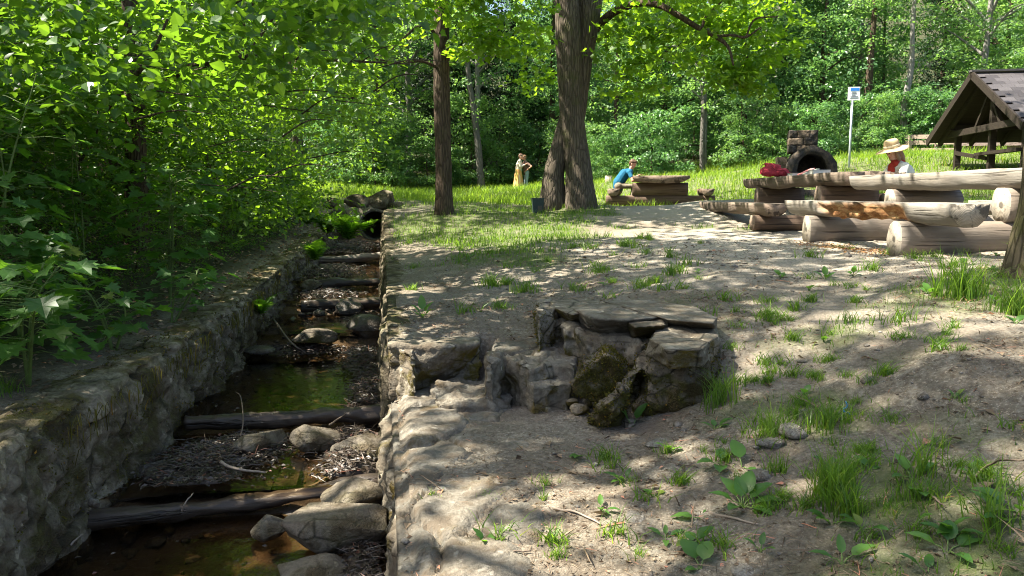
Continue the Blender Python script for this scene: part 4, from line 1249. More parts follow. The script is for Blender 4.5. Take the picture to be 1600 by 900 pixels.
# ------------------------------------------------------------------ trees of the left bank
BANK = {
    'a': make_tree(321, 13, .17, lambda h: 3.8 * egg(h), 4.4, 13.5, 38, .80, 150, .19, T_OVAL, 'leaf_dark', 'bark_dark', nl=26, wob=.2),
    'b': make_tree(322, 11, .12, lambda h: 3.0 * egg(h), 3.2, 11.5, 36, .75, 140, .19, T_OVAL, 'leaf_maple', 'bark_dark', nl=22, wob=.25),
}
for k, (x, y, kd, sc, lab) in enumerate([(-4.3, 9.0, 'b', 1.0, 'dark trunk half hidden by leaves with a long bough reaching over the stream'),
                                         (-6.6, 7.0, 'a', 1.0, None), (-8.8, 16, 'a', 1.05, None), (-6.4, 19, 'b', 1.05, None), (-9.5, 25, 'a', 1.1, None), (-14, 27, 'b', 1.2, None), (-8.5, 31, 'b', 1.1, None), (-6.6, 1.5, 'a', .95, None), (-8.8, 3.4, 'a', 1.05, None),]):  # trees beyond the left edge are unseen, added to cast shade
    plant_tree(BANK[kd], lab or 'tree with a thin dark trunk in the left bank thicket, those out of view added for shade', 'tree', x, y, 'bank_tree', 'trees up the left bank', k * 1.9, sc)

# long bough of the left bank tree and the leaf curtain that hangs from it
lb = [o for o in col.objects if o.name == 'bank_tree'][0]
def local_obj(name, V, F_, mat, parent, **kw):
    Mi = np.array((Matrix.Translation(parent.location) @ parent.rotation_euler.to_matrix().to_4x4() @ Matrix.Diagonal((*parent.scale, 1))).inverted())
    V = np.asarray(V) @ Mi[:3, :3].T + Mi[:3, 3]
    return link(name, meshdata(name, V, F_, mat if isinstance(mat, list) else [mat], **kw), parent)
P = curve(pxcurve([(246, 150, 9.0), (280, 112, 8.8), (330, 98, 8.7), (400, 88, 8.6), (480, 92, 8.6), (560, 96, 8.7), (640, 100, 8.9)]), 40)
V, F_ = tube(P, np.linspace(.045, .008, 40), 8, False, lump=.1, seed=3)
local_obj('limb', V, F_, M['bark_dark'], lb)
P = curve(pxcurve([(165, 170, 7.0), (200, 130, 7.0), (235, 90, 7.0), (262, 30, 7.0)]), 20)
V, F_ = tube(P, np.linspace(.03, .012, 20), 7, False, lump=.1, seed=4)
local_obj('limb', V, F_, M['bark_dark'], lb)
rg = np.random.default_rng(66)
C = []
for _ in range(250):
    px = rg.uniform(225, 600)
    top = 60 if px < 420 else 40
    bot = np.interp(px, [225, 330, 430, 500, 540, 600], [300, 330, 350, 335, 270, 170])
    py = rg.uniform(top, bot)
    if 222 < px < 268 and 130 < py < 280: continue
    C.append(np.array(at(px, py, rg.uniform(8.2, 12.5))))
C = np.array(C)
V, F_, r = foliage(rg, C, np.full(len(C), .36) * rg.uniform(.6, 1.4, len(C)), 27, .085, T_OVAL, .5, .5)
local_obj('leaf_curtain', V, F_, M['leaf_curtain'], lb, smooth=False, attrs={'rnd': r})
C = []
for _ in range(230):
    px = rg.uniform(-60, 620)
    py = rg.uniform(-60, np.interp(px, [0, 300, 480, 620], [190, 150, 90, 30]))
    if 215 < px < 275 and 120 < py: continue
    C.append(np.array(at(px, py, rg.uniform(5.5, 8.5))))
C = np.array(C)
V, F_, r = foliage(rg, C, np.full(len(C), .34), 22, .10, T_WIDE, .4, .4)
local_obj('leaf_curtain', V, F_, M['leaf_maple'], lb, smooth=False, attrs={'rnd': r})

mb = MB()
for _ in range(46):
    px, py, Y = rg.uniform(0, 600), rg.uniform(10, 300), rg.uniform(5.8, 10)
    q = rg.uniform(-.5, .9)
    P = curve([at(px, py, Y), at(px + 60 * math.cos(q), py - 60 * math.sin(q) * .6, Y - .1), at(px + 130 * math.cos(q), py - 110 * math.sin(q) * .4 + 8, Y - .2)], 10)
    mb.add(*tube(P, np.linspace(rg.uniform(.004, .011), .002, 10), 5, False))
V, F_, _m = mb.arrays()
tag(local_obj('twigs', V, F_, M['bark_dark'], lb), kind='stuff')

# ------------------------------------------------------------------ shrubs of the left bank
SHRUB = {
    'a': make_tree(331, 1.7, .022, lambda h: .95 * full(h), .15, 1.9, 75, .30, 38, .075, T_WIDE, 'leaf_dark', 'bark_dark', nl=20, sides=6),
    'b': make_tree(332, 2.6, .03, lambda h: 1.15 * full(h), .3, 2.9, 105, .32, 38, .08, T_WIDE, 'leaf_maple', 'bark_dark', nl=24, sides=6),
    'c': make_tree(333, 1.1, .014, lambda h: .62 * full(h), .08, 1.2, 48, .22, 34, .06, T_OVAL, 'leaf_maple', 'bark_dark', nl=14, sides=6),
}
SL = {'a': 'dark green shrub with round leaves in the thicket on the left bank', 'b': 'tall loose shrub with fresh green leaves in the thicket on the left bank', 'c': 'low small-leaved shrub at the foot of the thicket on the left bank'}
rg = np.random.default_rng(77)
for s, d, k, sc in [(6.2, 2.0, 'a', 1), (6.6, 3.2, 'b', 1), (7.6, 1.6, 'a', .9), (8.4, 2.5, 'b', 1.0), (9.3, 1.5, 'a', 1), (10.2, 2.6, 'b', 1), (11.0, 1.4, 'b', .8), (12.0, 2.2, 'b', 1), (12.6, 1.0, 'a', .95), (13.8, 1.6, 'b', 1), (14.6, .9, 'b', .8), (15.6, 1.6, 'b', 1.05), (16.6, .9, 'b', .85), (17.3, .7, 'a', .8), (18.2, 1.3, 'b', 1),
                    (7.2, 4.2, 'b', 1.1), (9, 4.4, 'b', 1.2), (11, 4.2, 'a', 1.5), (13, 4.0, 'b', 1.3), (15.2, 3.4, 'b', 1.2), (17.2, 3.0, 'b', 1.2), (19, 3.2, 'b', 1.2), (5.4, 3.6, 'b', .9), (5.2, 4.8, 'a', 1.2), (6.4, 5.6, 'b', 1.3), (8.4, 6.4, 'a', 1.6), (11, 6.6, 'b', 1.5), (14, 6.2, 'a', 1.6), (4.4, 3.8, 'a', 1.0),
                    (20.4, 2.2, 'b', 1.2), (22, 3.0, 'b', 1.3), (24, 3.2, 'a', 1.6), (26, 2.6, 'b', 1.3)]:
    x, y = st2xy(s, -float(width(s)) - .35 - d)
    plant_tree(SHRUB[k], SL[k], 'shrub', x, y, 'bank_shrub', 'shrubs in the thicket on the left bank', rg.uniform(0, 6.28), sc * rg.uniform(.9, 1.1), parts_named=('stem', 'branch', 'foliage'))
for s, d, sc in [(5.3, 1.2, .8), (5.9, .8, .6), (6.9, .8, .6), (7.7, .7, .5), (8.6, .75, .6), (9.6, .6, .5), (10.5, .6, .6), (11.5, .5, .5), (12.3, .45, .5), (13.3, .5, .55), (14.2, .4, .5), (15.3, .5, .6), (4.9, 1.9, .9), (4.3, 1.7, .7)]:
    x, y = st2xy(s, -float(width(s)) - .45 - d)
    plant_tree(SHRUB['c'], SL['c'], 'shrub', x, y, 'bank_shrub', 'shrubs in the thicket on the left bank', rg.uniform(0, 6.28), sc, parts_named=('stem', 'branch', 'foliage'))

# maple saplings nearest the viewer: every big leaf is a part
LEAF_M = [meshdata('leaf', T_MAPLE[0] * (1, 1, 1 + .5 * q), T_MAPLE[1], [M['leaf_maple_one']], smooth=False) for q in range(3)]
def sapling(label, px, py, Y, h, n, size, lean, seed, cover):
    rg_ = np.random.default_rng(seed)
    a = at(px, py, Y)
    z = gz(a.x, a.y)
    th = thing('maple_sapling', label, 'sapling', (a.x, a.y, z), 0, 'maple saplings on the left bank')
    mb = MB()
    for q in range(3):
        e = Vector((lean[0] * h * rg_.uniform(.5, 1.2) + rg_.normal(0, .12), lean[1] * h * rg_.uniform(.5, 1.2) + rg_.normal(0, .12), h * rg_.uniform(.7, 1.05)))
        P = curve([(0, 0, -.05), tuple(e * .5 + Vector((rg_.normal(0, .05), rg_.normal(0, .05), .08))), tuple(e)], 14)
        mb.add(*tube(P, np.linspace(.012, .004, 14), 6, False))
        tips = [(P[int(f)], 1.0) for f in rg_.uniform(3, 13.9, n // 3)]
        for p0, _ in tips:
            aa = rg_.uniform(0, 6.28)
            out = np.array([math.cos(aa), math.sin(aa) - .25, rg_.uniform(-.05, .45)])
            L = rg_.uniform(.08, .34) * cover
            p1 = p0 + out * L
            mb.add(*tube(np.array([p0, (p0 + p1) / 2 + (0, 0, .02), p1]), [.0028, .0022, .0016], 4, False))
            D = Vector((out[0], out[1], rg_.uniform(-.55, -.05)))
            N = Vector((rg_.normal(0, .3), rg_.normal(-.12, .3), 1))
            D.normalize()
            N = (N - D * N.dot(D)).normalized()
            X = D.cross(N)
            lf = link('leaf', LEAF_M[int(rg_.integers(3))], th)
            lf.matrix_local = Matrix(((X.x, D.x, N.x, p1[0]), (X.y, D.y, N.y, p1[1]), (X.z, D.z, N.z, p1[2]), (0, 0, 0, 1))) @ Matrix.Scale(size * rg_.uniform(.6, 1.15), 4)
    m = mb.data('stem', M['stem'])
    link('stem', m, th)
    return th
sapling('maple sapling with big lobed leaves, lowest at the left edge above the wall', 40, 545, 4.6, .75, 84, .17, (.25, -.25), 1, 1.15)
sapling('maple sapling at the left edge, second from the wall, leaves catching sky glare', 30, 470, 5.4, 1.0, 96, .16, (.15, -.2), 2, 1.2)
sapling('tall maple sapling behind the glaring one, at the left edge', -20, 420, 5.6, 1.7, 110, .155, (.2, -.1), 3, 1.3)
sapling('round-topped maple sapling hanging over the bank in the middle of the thicket', 262, 420, 7.4, 1.25, 120, .15, (.10, -.12), 4, 1.25)
sapling('small maple sapling low on the bank right above the wall', 175, 500, 5.6, .5, 60, .13, (.1, -.1), 5, 1.0)
sapling('tiny maple sapling growing between dead leaves near the mossy wall top', 265, 470, 6.6, .45, 48, .11, (.1, 0), 6, .9)
sapling('maple sapling with upright twigs higher up the bank, behind the round-topped one', 130, 380, 7.0, 1.5, 105, .14, (.05, -.1), 7, 1.3)

# ------------------------------------------------------------------ ferns
def frond_mesh(L, seed):
    rg_ = np.random.default_rng(seed)
    V, F_ = [], []
    n = 19
    for i in range(n):
        u = (i + 1) / n
        y = L * (u * .95)
        z = L * (.55 * u - .75 * u * u)
        w = L * .26 * math.sin(min(1, u * 1.25 + .08) * math.pi) ** .8 * (1 - .25 * u) + .004
        for sd in (-1, 1):
            k = len(V)
            d = L * .030
            V += [(0, y - d, z), (sd * w * .5, y - d * .9 + w * .22, z + .004), (sd * w, y + w * .42, z - w * .25), (sd * w * .5, y + d * 1.0 + w * .18, z - .004), (0, y + d, z)]
            F_ += [(k, k + 1, k + 4), (k + 1, k + 3, k + 4), (k + 1, k + 2, k + 3)]
    k = len(V)
    for i in range(n + 1):
        u = i / n
        V += [(-.003, L * .95 * u, L * (.55 * u - .75 * u * u) + .001), (.003, L * .95 * u, L * (.55 * u - .75 * u * u) + .001)]
    for i in range(n): F_ += [(k + 2 * i, k + 2 * i + 1, k + 2 * i + 3), (k + 2 * i, k + 2 * i + 3, k + 2 * i + 2)]
    return meshdata('frond', V, np.array(F_), [M['fern']], smooth=False)
FRONDS = [frond_mesh(.62, 1), frond_mesh(.5, 2), frond_mesh(.72, 3)]
def fern(label, p, n, sc, seed):
    rg_ = np.random.default_rng(seed)
    th = thing('fern', label, 'fern', tuple(p), 0, 'ferns along the stream')
    for i in range(n):
        o = link('frond', FRONDS[int(rg_.integers(3))], th)
        o.rotation_euler = (R(rg_.uniform(30, 66)), 0, i * 6.283 / n + rg_.uniform(-.25, .25))
        o.scale = (sc * rg_.uniform(.75, 1.1),) * 3
fern('large feathery fern covering the mouth of the culvert', at(545, 376, 13.9), 16, 1.3, 1)
fern('upright fern left of the culvert fern, on the end of the mossy wall', at(512, 366, 14.2), 13, 1.2, 2)
fern('fern growing out of the wall face beside the cascades', at(492, 408, 10.6), 12, .75, 3)
fern('small fern on the shaded wall face above the long pool', at(408, 492, 8.2), 8, .5, 4)
fern('fern in the thicket just above the wall, left of the culvert', at(480, 352, 14.2), 11, 1.1, 5)

# ------------------------------------------------------------------ broad-leaved weeds on the trodden ground
def dock_leaf(wf, seed):
    V, F_ = [], []
    n = 8
    for i in range(n + 1):
        u = i / n
        w = wf * (math.sin(math.pi * u ** .72) ** .75) * .5 + .012
        for j, q in enumerate((-1, -.5, 0, .5, 1)):
            V.append((w * q, u, .25 * u - .42 * u * u + .10 * abs(q) * w * 2 + .018 * math.sin(u * 17 + q * 2 + seed) * abs(q)))
    for i in range(n):
        for j in range(4):
            a = i * 5 + j
            F_.append((a, a + 1, a + 6, a + 5))
    return meshdata('leaf', V, np.array(F_), [M['dock']], smooth=True)
DOCK = [dock_leaf(.42, 0), dock_leaf(.55, 1), dock_leaf(.72, 2)]
def weed(label, px, py, lst, kind=0, group='broad-leaved weeds on the trodden ground'):
    """lst: (azimuth deg, elevation deg, length m)"""
    zz = -1.2
    for _ in range(8):
        a = atz(px, py, zz)
        zz = gz(a.x, a.y) - EYE
    th = thing('broadleaf_weed', label, 'weed', (a.x, a.y, gz(a.x, a.y)), 0, group)
    mb = MB()
    for az, el, L in lst:
        az, el, L = R(az), R(el), L * .76
        sl = L * .45
        tip = np.array([math.cos(az) * math.cos(el) * sl, math.sin(az) * math.cos(el) * sl, math.sin(el) * sl])
        mb.add(*tube(np.array([(0, 0, -.01), tip * .5 + (0, 0, .004), tip]), [.0035, .003, .0022], 5, False))
        o = link('leaf', DOCK[kind if kind < 3 else int(abs(az * 7)) % 3], th, tuple(tip))
        o.rotation_euler = (el * .85, 0, az - math.pi / 2)
        o.scale = (L, L, L)
    link('stem', mb.data('stem', M['stem']), th)
    return th
weed('two upright spoon-shaped leaves at the foot of the big mossy step block', 988, 668, [(160, 60, .17), (40, 55, .16)], 0)
weed('largest broad-leaved weed, bright and lit, in the middle of the foreground', 1160, 792, [(20, 40, .15), (60, 50, .16), (120, 45, .14), (170, 30, .13), (230, 20, .12), (300, 15, .14), (340, 25, .15), (90, 60, .12)], 1)
weed('weed with one round leaf behind the largest broad-leaved weed, to its left', 1128, 728, [(190, 15, .11), (250, 10, .11), (80, 40, .09)], 2)
weed('weed with a single upright rounded leaf above the largest broad-leaved weed', 1160, 720, [(100, 55, .13), (300, 10, .08)], 2)
weed('flat weed with leaves lying on the soil left of the largest broad-leaved weed', 1100, 812, [(170, 8, .12), (330, 5, .10), (60, 15, .08)], 1)
weed('weed with one scalloped leaf near the bottom edge, below the centre of the foreground', 1095, 890, [(110, 35, .13), (60, 45, .11), (200, 15, .06)], 2)
weed('small weed with toothed leaves left of the weed near the bottom edge', 1040, 842, [(20, 25, .08), (140, 25, .08), (260, 15, .08), (80, 45, .06)], 0)
weed('small two-leaved weed standing to the right of the scalloped one', 1188, 862, [(60, 55, .07), (160, 45, .07), (300, 40, .07)], 0)
weed('weed at the bottom edge with long dark leaves, right of the foreground middle', 1316, 884, [(20, 25, .13), (80, 60, .09), (160, 20, .10)], 0)
weed('weed with wide flat leaves near the lower right corner', 1480, 862, [(15, 20, .14), (60, 35, .13), (150, 25, .12), (280, 15, .10)], 1)
weed('weed with leaves among the tall grass blades left of the lower right corner', 1424, 742, [(20, 30, .12), (100, 45, .11), (200, 20, .09)], 1)
weed('weed with a rounded leaf right of the large grass tuft', 1338, 752, [(10, 12, .13), (60, 20, .1)], 2)
weed('small round bright leaf standing alone on the lit soil near the blue scrap', 1366, 630, [(120, 40, .08), (20, 20, .05)], 2)
weed('pair of little round leaves in the grass beyond the blue scrap', 1302, 582, [(150, 35, .07), (30, 30, .07)], 2)
weed('weed at the right edge with a pale leaf, below the leaning trunk', 1594, 640, [(120, 35, .14), (200, 25, .12)], 1)
weed('leafy weed with yellow-green shoots on the bank edge next to the stream', 660, 496, [(40, 60, .14), (100, 70, .18), (160, 55, .13), (220, 35, .12), (330, 40, .14), (280, 30, .1)], 0)
weed('weed with a pale leaf left of the largest broad-leaved weed, under the steps', 1022, 776, [(30, 20, .06), (130, 20, .06)], 2)
weed('weed with drooping leaves in the bottom right corner', 1592, 800, [(140, 30, .14), (200, 20, .13), (250, 40, .10)], 2)
weed('weed between the bottom edge and the weed with wide flat leaves', 1450, 896, [(160, 45, .10), (60, 30, .09)], 0)
weed('bright little plant in front of the rotten bench', 1290, 430, [(20, 40, .11), (140, 40, .12), (260, 40, .1), (80, 70, .12)], 1)

# ------------------------------------------------------------------ grass
def blades(rg, x, y, z, h, w, lean=.45, seg=3):
    n = len(x)
    a = rg.uniform(0, 6.283, n)
    b = rg.uniform(0, 6.283, n)
    ln = np.abs(rg.normal(lean, .22, n)) * h
    u = np.linspace(0, 1, seg + 1)
    V = np.zeros((n, 2 * seg + 1, 3))
    for i, q in enumerate(u):
        cx = x + np.cos(a) * ln * q ** 1.8
        cy = y + np.sin(a) * ln * q ** 1.8
        cz = z + h * (q - .22 * q ** 3 * (ln / (h + 1e-6)))
        ww = w * (1 - q ** 1.6)
        if i < seg:
            V[:, 2 * i] = np.stack([cx - np.cos(b) * ww, cy - np.sin(b) * ww, cz], 1)
            V[:, 2 * i + 1] = np.stack([cx + np.cos(b) * ww, cy + np.sin(b) * ww, cz], 1)
        else: V[:, 2 * seg] = np.stack([cx, cy, cz], 1)
    f = []
    for i in range(seg - 1): f += [(2 * i, 2 * i + 1, 2 * i + 3), (2 * i, 2 * i + 3, 2 * i + 2)]
    f.append((2 * seg - 2, 2 * seg - 1, 2 * seg))
    k = 2 * seg + 1
    F_ = (np.array(f)[None] + (np.arange(n) * k)[:, None, None]).reshape(-1, 3)
    return V.reshape(-1, 3), F_, np.repeat(rg.uniform(0, 1, n), k)
rg = np.random.default_rng(91)
def scatter(n, x0, x1, y0, y1, prob):
    x = rg.uniform(x0, x1, n)
    y = rg.uniform(y0, y1, n)
    k = rg.uniform(0, 1, n) < prob(x, y)
    return x[k], y[k]
def join(lst):
    o, V, F_, r = 0, [], [], []
    for a, b, c in lst:
        V.append(a); F_.append(b + o); r.append(c); o += len(a)
    return np.vstack(V), np.vstack(F_), np.concatenate(r)
L = []
x, y = scatter(46000, -1.6, 6, 2.3, 9, lambda x, y: veg(x, y) * .55 * (poly_sd(x, y, np.array([(-.9, 2), (.9, 2), (1.3, 4.2), (1.3, 5.2), (.2, 6.2), (-.9, 5.6)])) > .05))
L.append(blades(rg, x, y, ground_h(x, y) - .004, rg.uniform(.025, .085, len(x)), .0024))
x, y = scatter(60000, -4, 11, 9, 20, lambda x, y: veg(x, y) * np.interp(y, [9, 20], [.7, .6]))
L.append(blades(rg, x, y, ground_h(x, y) - .005, rg.uniform(.04, .13, len(x)), .006, seg=2))
V, F_, r = join(L)
x, y = scatter(30000, -1, 6, 2.3, 10, lambda x, y: np.clip(.25 + veg(x, y) + .5 * n2(x, y, 2.0, 2, 15), 0, 1) * .5)
Vd, Fd, rd = blades(rg, x, y, ground_h(x, y) - .004, rg.uniform(.02, .06, len(x)), .0022, 1.3)
tag(obj('dry_grass', Vd, Fd, M['litter'], smooth=False, attrs={'rnd': rd}), 'trampled dry straw-coloured grass on the bare ground', 'dry grass', kind='stuff')
tag(obj('grass', V, F_, M['grass'], smooth=False, attrs={'rnd': r}), 'short sparse grass growing on the trodden ground and under the big tree', 'grass', kind='stuff')
L = []
x, y = scatter(90000, -9, 27, 19, 42, lambda x, y: veg(x, y) * (np.abs(x) < 1 + y * .72))
L.append(blades(rg, x, y, ground_h(x, y) - .01, rg.uniform(.10, .30, len(x)) * (.7 + .6 * (n2(x, y, .5, 2, 4) > 0)), .011, seg=2))
V, F_, r = join(L)
tag(obj('meadow_grass', V, F_, M['meadow'], smooth=False, attrs={'rnd': r}), 'sunlit long grass on the mound in front of the wood', 'grass', kind='stuff')
# single tufts that stand out in the foreground
def tuft(label, px, py, h, n, spread, mat='grass', lean=.5, w=.0028):
    zz = -1.0
    for _ in range(8):
        a = atz(px, py, zz)
        zz = gz(a.x, a.y) - EYE
    spread = min(spread, .10)
    q = np.minimum(np.abs(rg.normal(0, spread, n)), 1.5 * spread) ; an = rg.uniform(0, 6.28, n)
    x, y = a.x + q * np.cos(an), a.y + q * np.sin(an)
    V, F_, r = blades(rg, x, y, ground_h(x, y) - .004, h * rg.uniform(.45, 1.1, n), w, lean)
    tag(obj('grass_tuft', V, F_, M[mat], origin=(a.x, a.y, a.z), smooth=False, attrs={'rnd': r}), label, 'grass tuft', 'grass tufts on the trodden ground')
tuft('dense tall grass tuft in the middle of the right foreground', 1300, 790, .24, 190, .055)
tuft('grass tuft joined to the front of the dense tall one', 1322, 806, .17, 90, .04)
tuft('long thin grass blades right of the dense tall tuft', 1440, 745, .24, 60, .07, lean=.7)
tuft('dark grass tuft just left of the blue scrap', 1288, 672, .18, 120, .06)
tuft('grass tuft at the right foot of the mossy step block', 1124, 632, .24, 110, .07)
tuft('wide grass patch behind the mossy step block, to its right', 1215, 575, .16, 170, .16)
tuft('tall loose blades by the lower right corner', 1545, 830, .30, 46, .06, lean=.6)
tuft('grass tuft on the shady soil right of the blue scrap', 1436, 640, .10, 90, .08)
tuft('tiny grass tuft alone on the trodden terrace', 850, 782, .07, 26, .015)
tuft('tiny grass tuft between the dark flagstones', 676, 782, .06, 34, .03)
tuft('long grass at the foot of the leaning trunk on the right', 1500, 466, .36, 200, .20, w=.004)
tuft('long grass right below the leaning trunk', 1590, 455, .3, 120, .15, w=.004)
tuft('grass tuft on the lit ground between the bench and the leaning trunk', 1402, 505, .12, 90, .12)
tuft('yellowish grass tuft behind the step block, far side', 822, 440, .16, 90, .12, w=.004)
tuft('grass tuft in the shade between stream and step block', 766, 446, .16, 80, .1, w=.004)
tuft('grass tuft right behind the capstone of the step block', 1085, 478, .10, 110, .16)
tuft('small tuft left of the largest broad-leaved weed', 1212, 738, .12, 50, .03)
tuft('sparse tuft in the sunny gap above the steps', 1322, 500, .10, 80, .1)
tuft('tuft at the left edge on top of the mossy wall', 10, 612, .14, 80, .06)
tuft('hanging dry grass on the left wall face', 112, 690, .12, 30, .04, lean=.9)

# little tufts and seedlings all over the trodden ground: copies of a few
TUFTS = []
for k in range(7):
    n = int(rg.integers(36, 80))
    q, an = np.minimum(np.abs(rg.normal(0, .026 + .005 * k, n)), .07), rg.uniform(0, 6.28, n)
    V, F_, r = blades(rg, q * np.cos(an), q * np.sin(an), np.zeros(n) - .006, rg.uniform(.022, .085, n), .0024, .8)
    TUFTS.append(meshdata('grass_tuft', V, F_, [M['grass']], smooth=False, attrs={'rnd': r}))
nt_ = 0
while nt_ < 170:
    px, py = rg.uniform(620, 1600), 372 + 500 * rg.uniform(0, 1) ** 1.7
    if px < 1130 and py > 455 and not (px > 760 and py > 700): continue
    if rg.uniform() > .35 + .9 * (float(n2([px], [py * 2.2], .006, 2, 71)[0]) + .35): continue
    zz = -.9
    for _ in range(6):
        a = atz(px, py, min(zz, -.35)); zz = gz(a.x, a.y) - EYE
    o = link('grass_tuft', TUFTS[int(rg.integers(7))], None, (a.x, a.y, gz(a.x, a.y)), (0, 0, rg.uniform(0, 6.28)), rg.uniform(.7, 1.5) * (1.0 if py > 480 else 1.4))
    tag(o, 'small sparse grass tuft springing from the bare trodden ground', 'grass tuft', 'small grass tufts on the bare ground')
    nt_ += 1
for k in range(46):
    px, py = rg.uniform(640, 1590), 385 + 470 * rg.uniform(0, 1) ** 1.6
    if px < 1140 and 450 < py < 700: continue
    if px < 900 and py > 600: continue
    el = rg.uniform(15, 50)
    s0 = rg.uniform(.05, .10)
    weed('tiny seedling with a few small leaves on the trodden ground', px, py, [(rg.uniform(0, 360), rg.uniform(15, 60), s0 * rg.uniform(.7, 1.2)) for _ in range(int(rg.integers(2, 6)))], int(rg.integers(3)), 'tiny seedlings on the trodden ground')
# fuzz of moss on stone
def fuzz(o, n, size, seed, lo=.0, up=None):
    """short moss shoots standing on the mesh of o where a noise says so"""
    rg_ = np.random.default_rng(seed)
    me = o.data
    nv = len(me.vertices)
    co = np.empty(nv * 3, np.float32); me.vertices.foreach_get('co', co); co = co.reshape(-1, 3)
    nr = np.empty(nv * 3, np.float32); me.vertex_normals.foreach_get('vector', nr); nr = nr.reshape(-1, 3)
    k = rg_.integers(0, nv, n * 4)
    m = fbm(co[k] * 3.6 + seed, 4, seed) + .25 * rg_.normal(size=len(k)) > lo
    if up is not None: m &= (nr[k][:, 2] < up)
    k = k[m][:n]
    p = co[k] + rg_.normal(0, .006, (len(k), 3))
    D = nr[k] + rg_.normal(0, .7, (len(k), 3)) + np.array([0, 0, .2])
    V, F_, r = leaves(p, D, rg_.normal(size=(len(k), 3)), size * rg_.uniform(.5, 1.3, len(k)), (T_OVAL[0] * np.array([.8, 1, 1]), T_OVAL[1]), rg_.uniform(0, 1, len(k)))
    c = link('moss', meshdata('moss', V, F_, [M['moss']], smooth=False, attrs={'rnd': r}), o.parent)
    tag(c, kind='stuff')
M['moss'] = m_leaf('moss_shoots', (0.035, 0.030, 0.010), (0.15, 0.135, 0.025), (0.16, 0.15, 0.02), .8, .1, .3)
for o in list(stair.children):
    if o.name.startswith('front_mass'): fuzz(o, 9000, .016, 1, -.10, .72)
    elif o.name.startswith('ledge'): fuzz(o, 5000, .014, 2, .28, .6)
    elif o.get('label', '').startswith('round boulder'): fuzz(o, 5000, .014, 3, -.2)
for o in list(left_wall.children):
    if o.name.startswith('masonry'): fuzz(o, 30000, .020, 4, .12)
# grass and rootlets hanging down the left wall's face
n = 900
s_ = rg.uniform(2.2, 15, n)
keep = n2(s_, s_ * 0, 1.3, 3, 81) > .0
s_ = s_[keep]
x, y = st2xy(s_, -width(s_) + .035 + rg.uniform(0, .05, len(s_)))
V, F_, r = blades(rg, x, y, ltop(s_) - rg.uniform(.0, .25, len(s_)), rg.uniform(.06, .26, len(s_)), .003, .35)
zt_ = np.repeat(ltop(s_), 7)
V[:, 2] = zt_ - .02 - np.abs(V[:, 2] - zt_)
V2, F2, r2 = V, F_, r
tag(obj('hanging_grass', V2, F2, M['moss'], left_wall, smooth=False, attrs={'rnd': r2}), kind='stuff')

# ------------------------------------------------------------------ log tables with benches
def half_log(L, w, h, seed, rot=None, mats=None, round_=1.0, taper=.0):
    """flat sawn top at z=0, rounded bark side below; axis along local X"""
    n, k = max(12, int(L / .05)), 22
    xs = np.linspace(-L / 2, L / 2, n)
    a = np.linspace(math.pi, 2 * math.pi, k - 6)
    prof = [(math.copysign(abs(math.cos(q)) ** .75, math.cos(q)) * w / 2, -abs(math.sin(q)) ** .8 * h) for q in a]
    prof += [(w / 2 * f, .0) for f in np.linspace(.96, -.96, 6)]
    prof = np.array(prof)
    k = len(prof)
    V = np.zeros((n, k, 3))
    V[..., 0] = xs[:, None]
    V[..., 1] = prof[None, :, 0]
    V[..., 2] = prof[None, :, 1]
    P = V.reshape(-1, 3)
    nn = fbm(P * np.array([1.3, 5, 5]) + seed * 7.1, 4, seed)
    bow = .02 * n2(P[:, 0], P[:, 0] * 0 + seed, .6, 2, seed)
    P[:, 1] *= 1 + .09 * nn
    low = P[:, 2] < -.01
    P[:, 2] = np.where(low, P[:, 2] * (1 + .10 * nn), P[:, 2] + .006 * nn)
    P[:, 1] += bow
    P[:, 2] += bow * .4
    e = np.clip(1 - (L / 2 - np.abs(P[:, 0])) / .05, 0, 1)
    P[:, 0] += .02 * fbm(P * 9, 2, seed + 4) * e
    rt_ = np.zeros(len(P))
    if rot:
        x0, x1, sd = rot
        m = sstep(x0 - .12, x0 + .12, P[:, 0] + .10 * nn) * (1 - sstep(x1 - .15, x1 + .15, P[:, 0] + .16 * nn)) * (P[:, 1] * sd > .02) * sstep(-.02, -.045, P[:, 2] + .03 * nn)
        rg_ = fbm(P * np.array([6, 20, 20]), 4, 77)
        P[:, 1] -= sd * m * (.045 + .035 * rg_)
        P[:, 2] += m * .02 * rg_
        rt_ = m
    V = P
    i, j = np.meshgrid(np.arange(n - 1), np.arange(k), indexing='ij')
    j2 = (j + 1) % k
    q = np.stack([i * k + j, (i + 1) * k + j, (i + 1) * k + j2, i * k + j2], -1).reshape(-1, 4)
    c0, c1 = len(V), len(V) + 1
    V = np.vstack([V, [(-L / 2, 0, -h * .45)], [(L / 2, 0, -h * .45)]])
    j = np.arange(k)
    j2 = (j + 1) % k
    tt = np.vstack([np.stack([np.full(k, c0), j, j2], 1), np.stack([np.full(k, c1), (n - 1) * k + j2, (n - 1) * k + j], 1)])
    return meshdata('log', V, [tt, q], mats, np.concatenate([np.ones(2 * k, int), np.zeros(len(q), int)]), True, {'rot': np.concatenate([rt_, [0, 0]])})
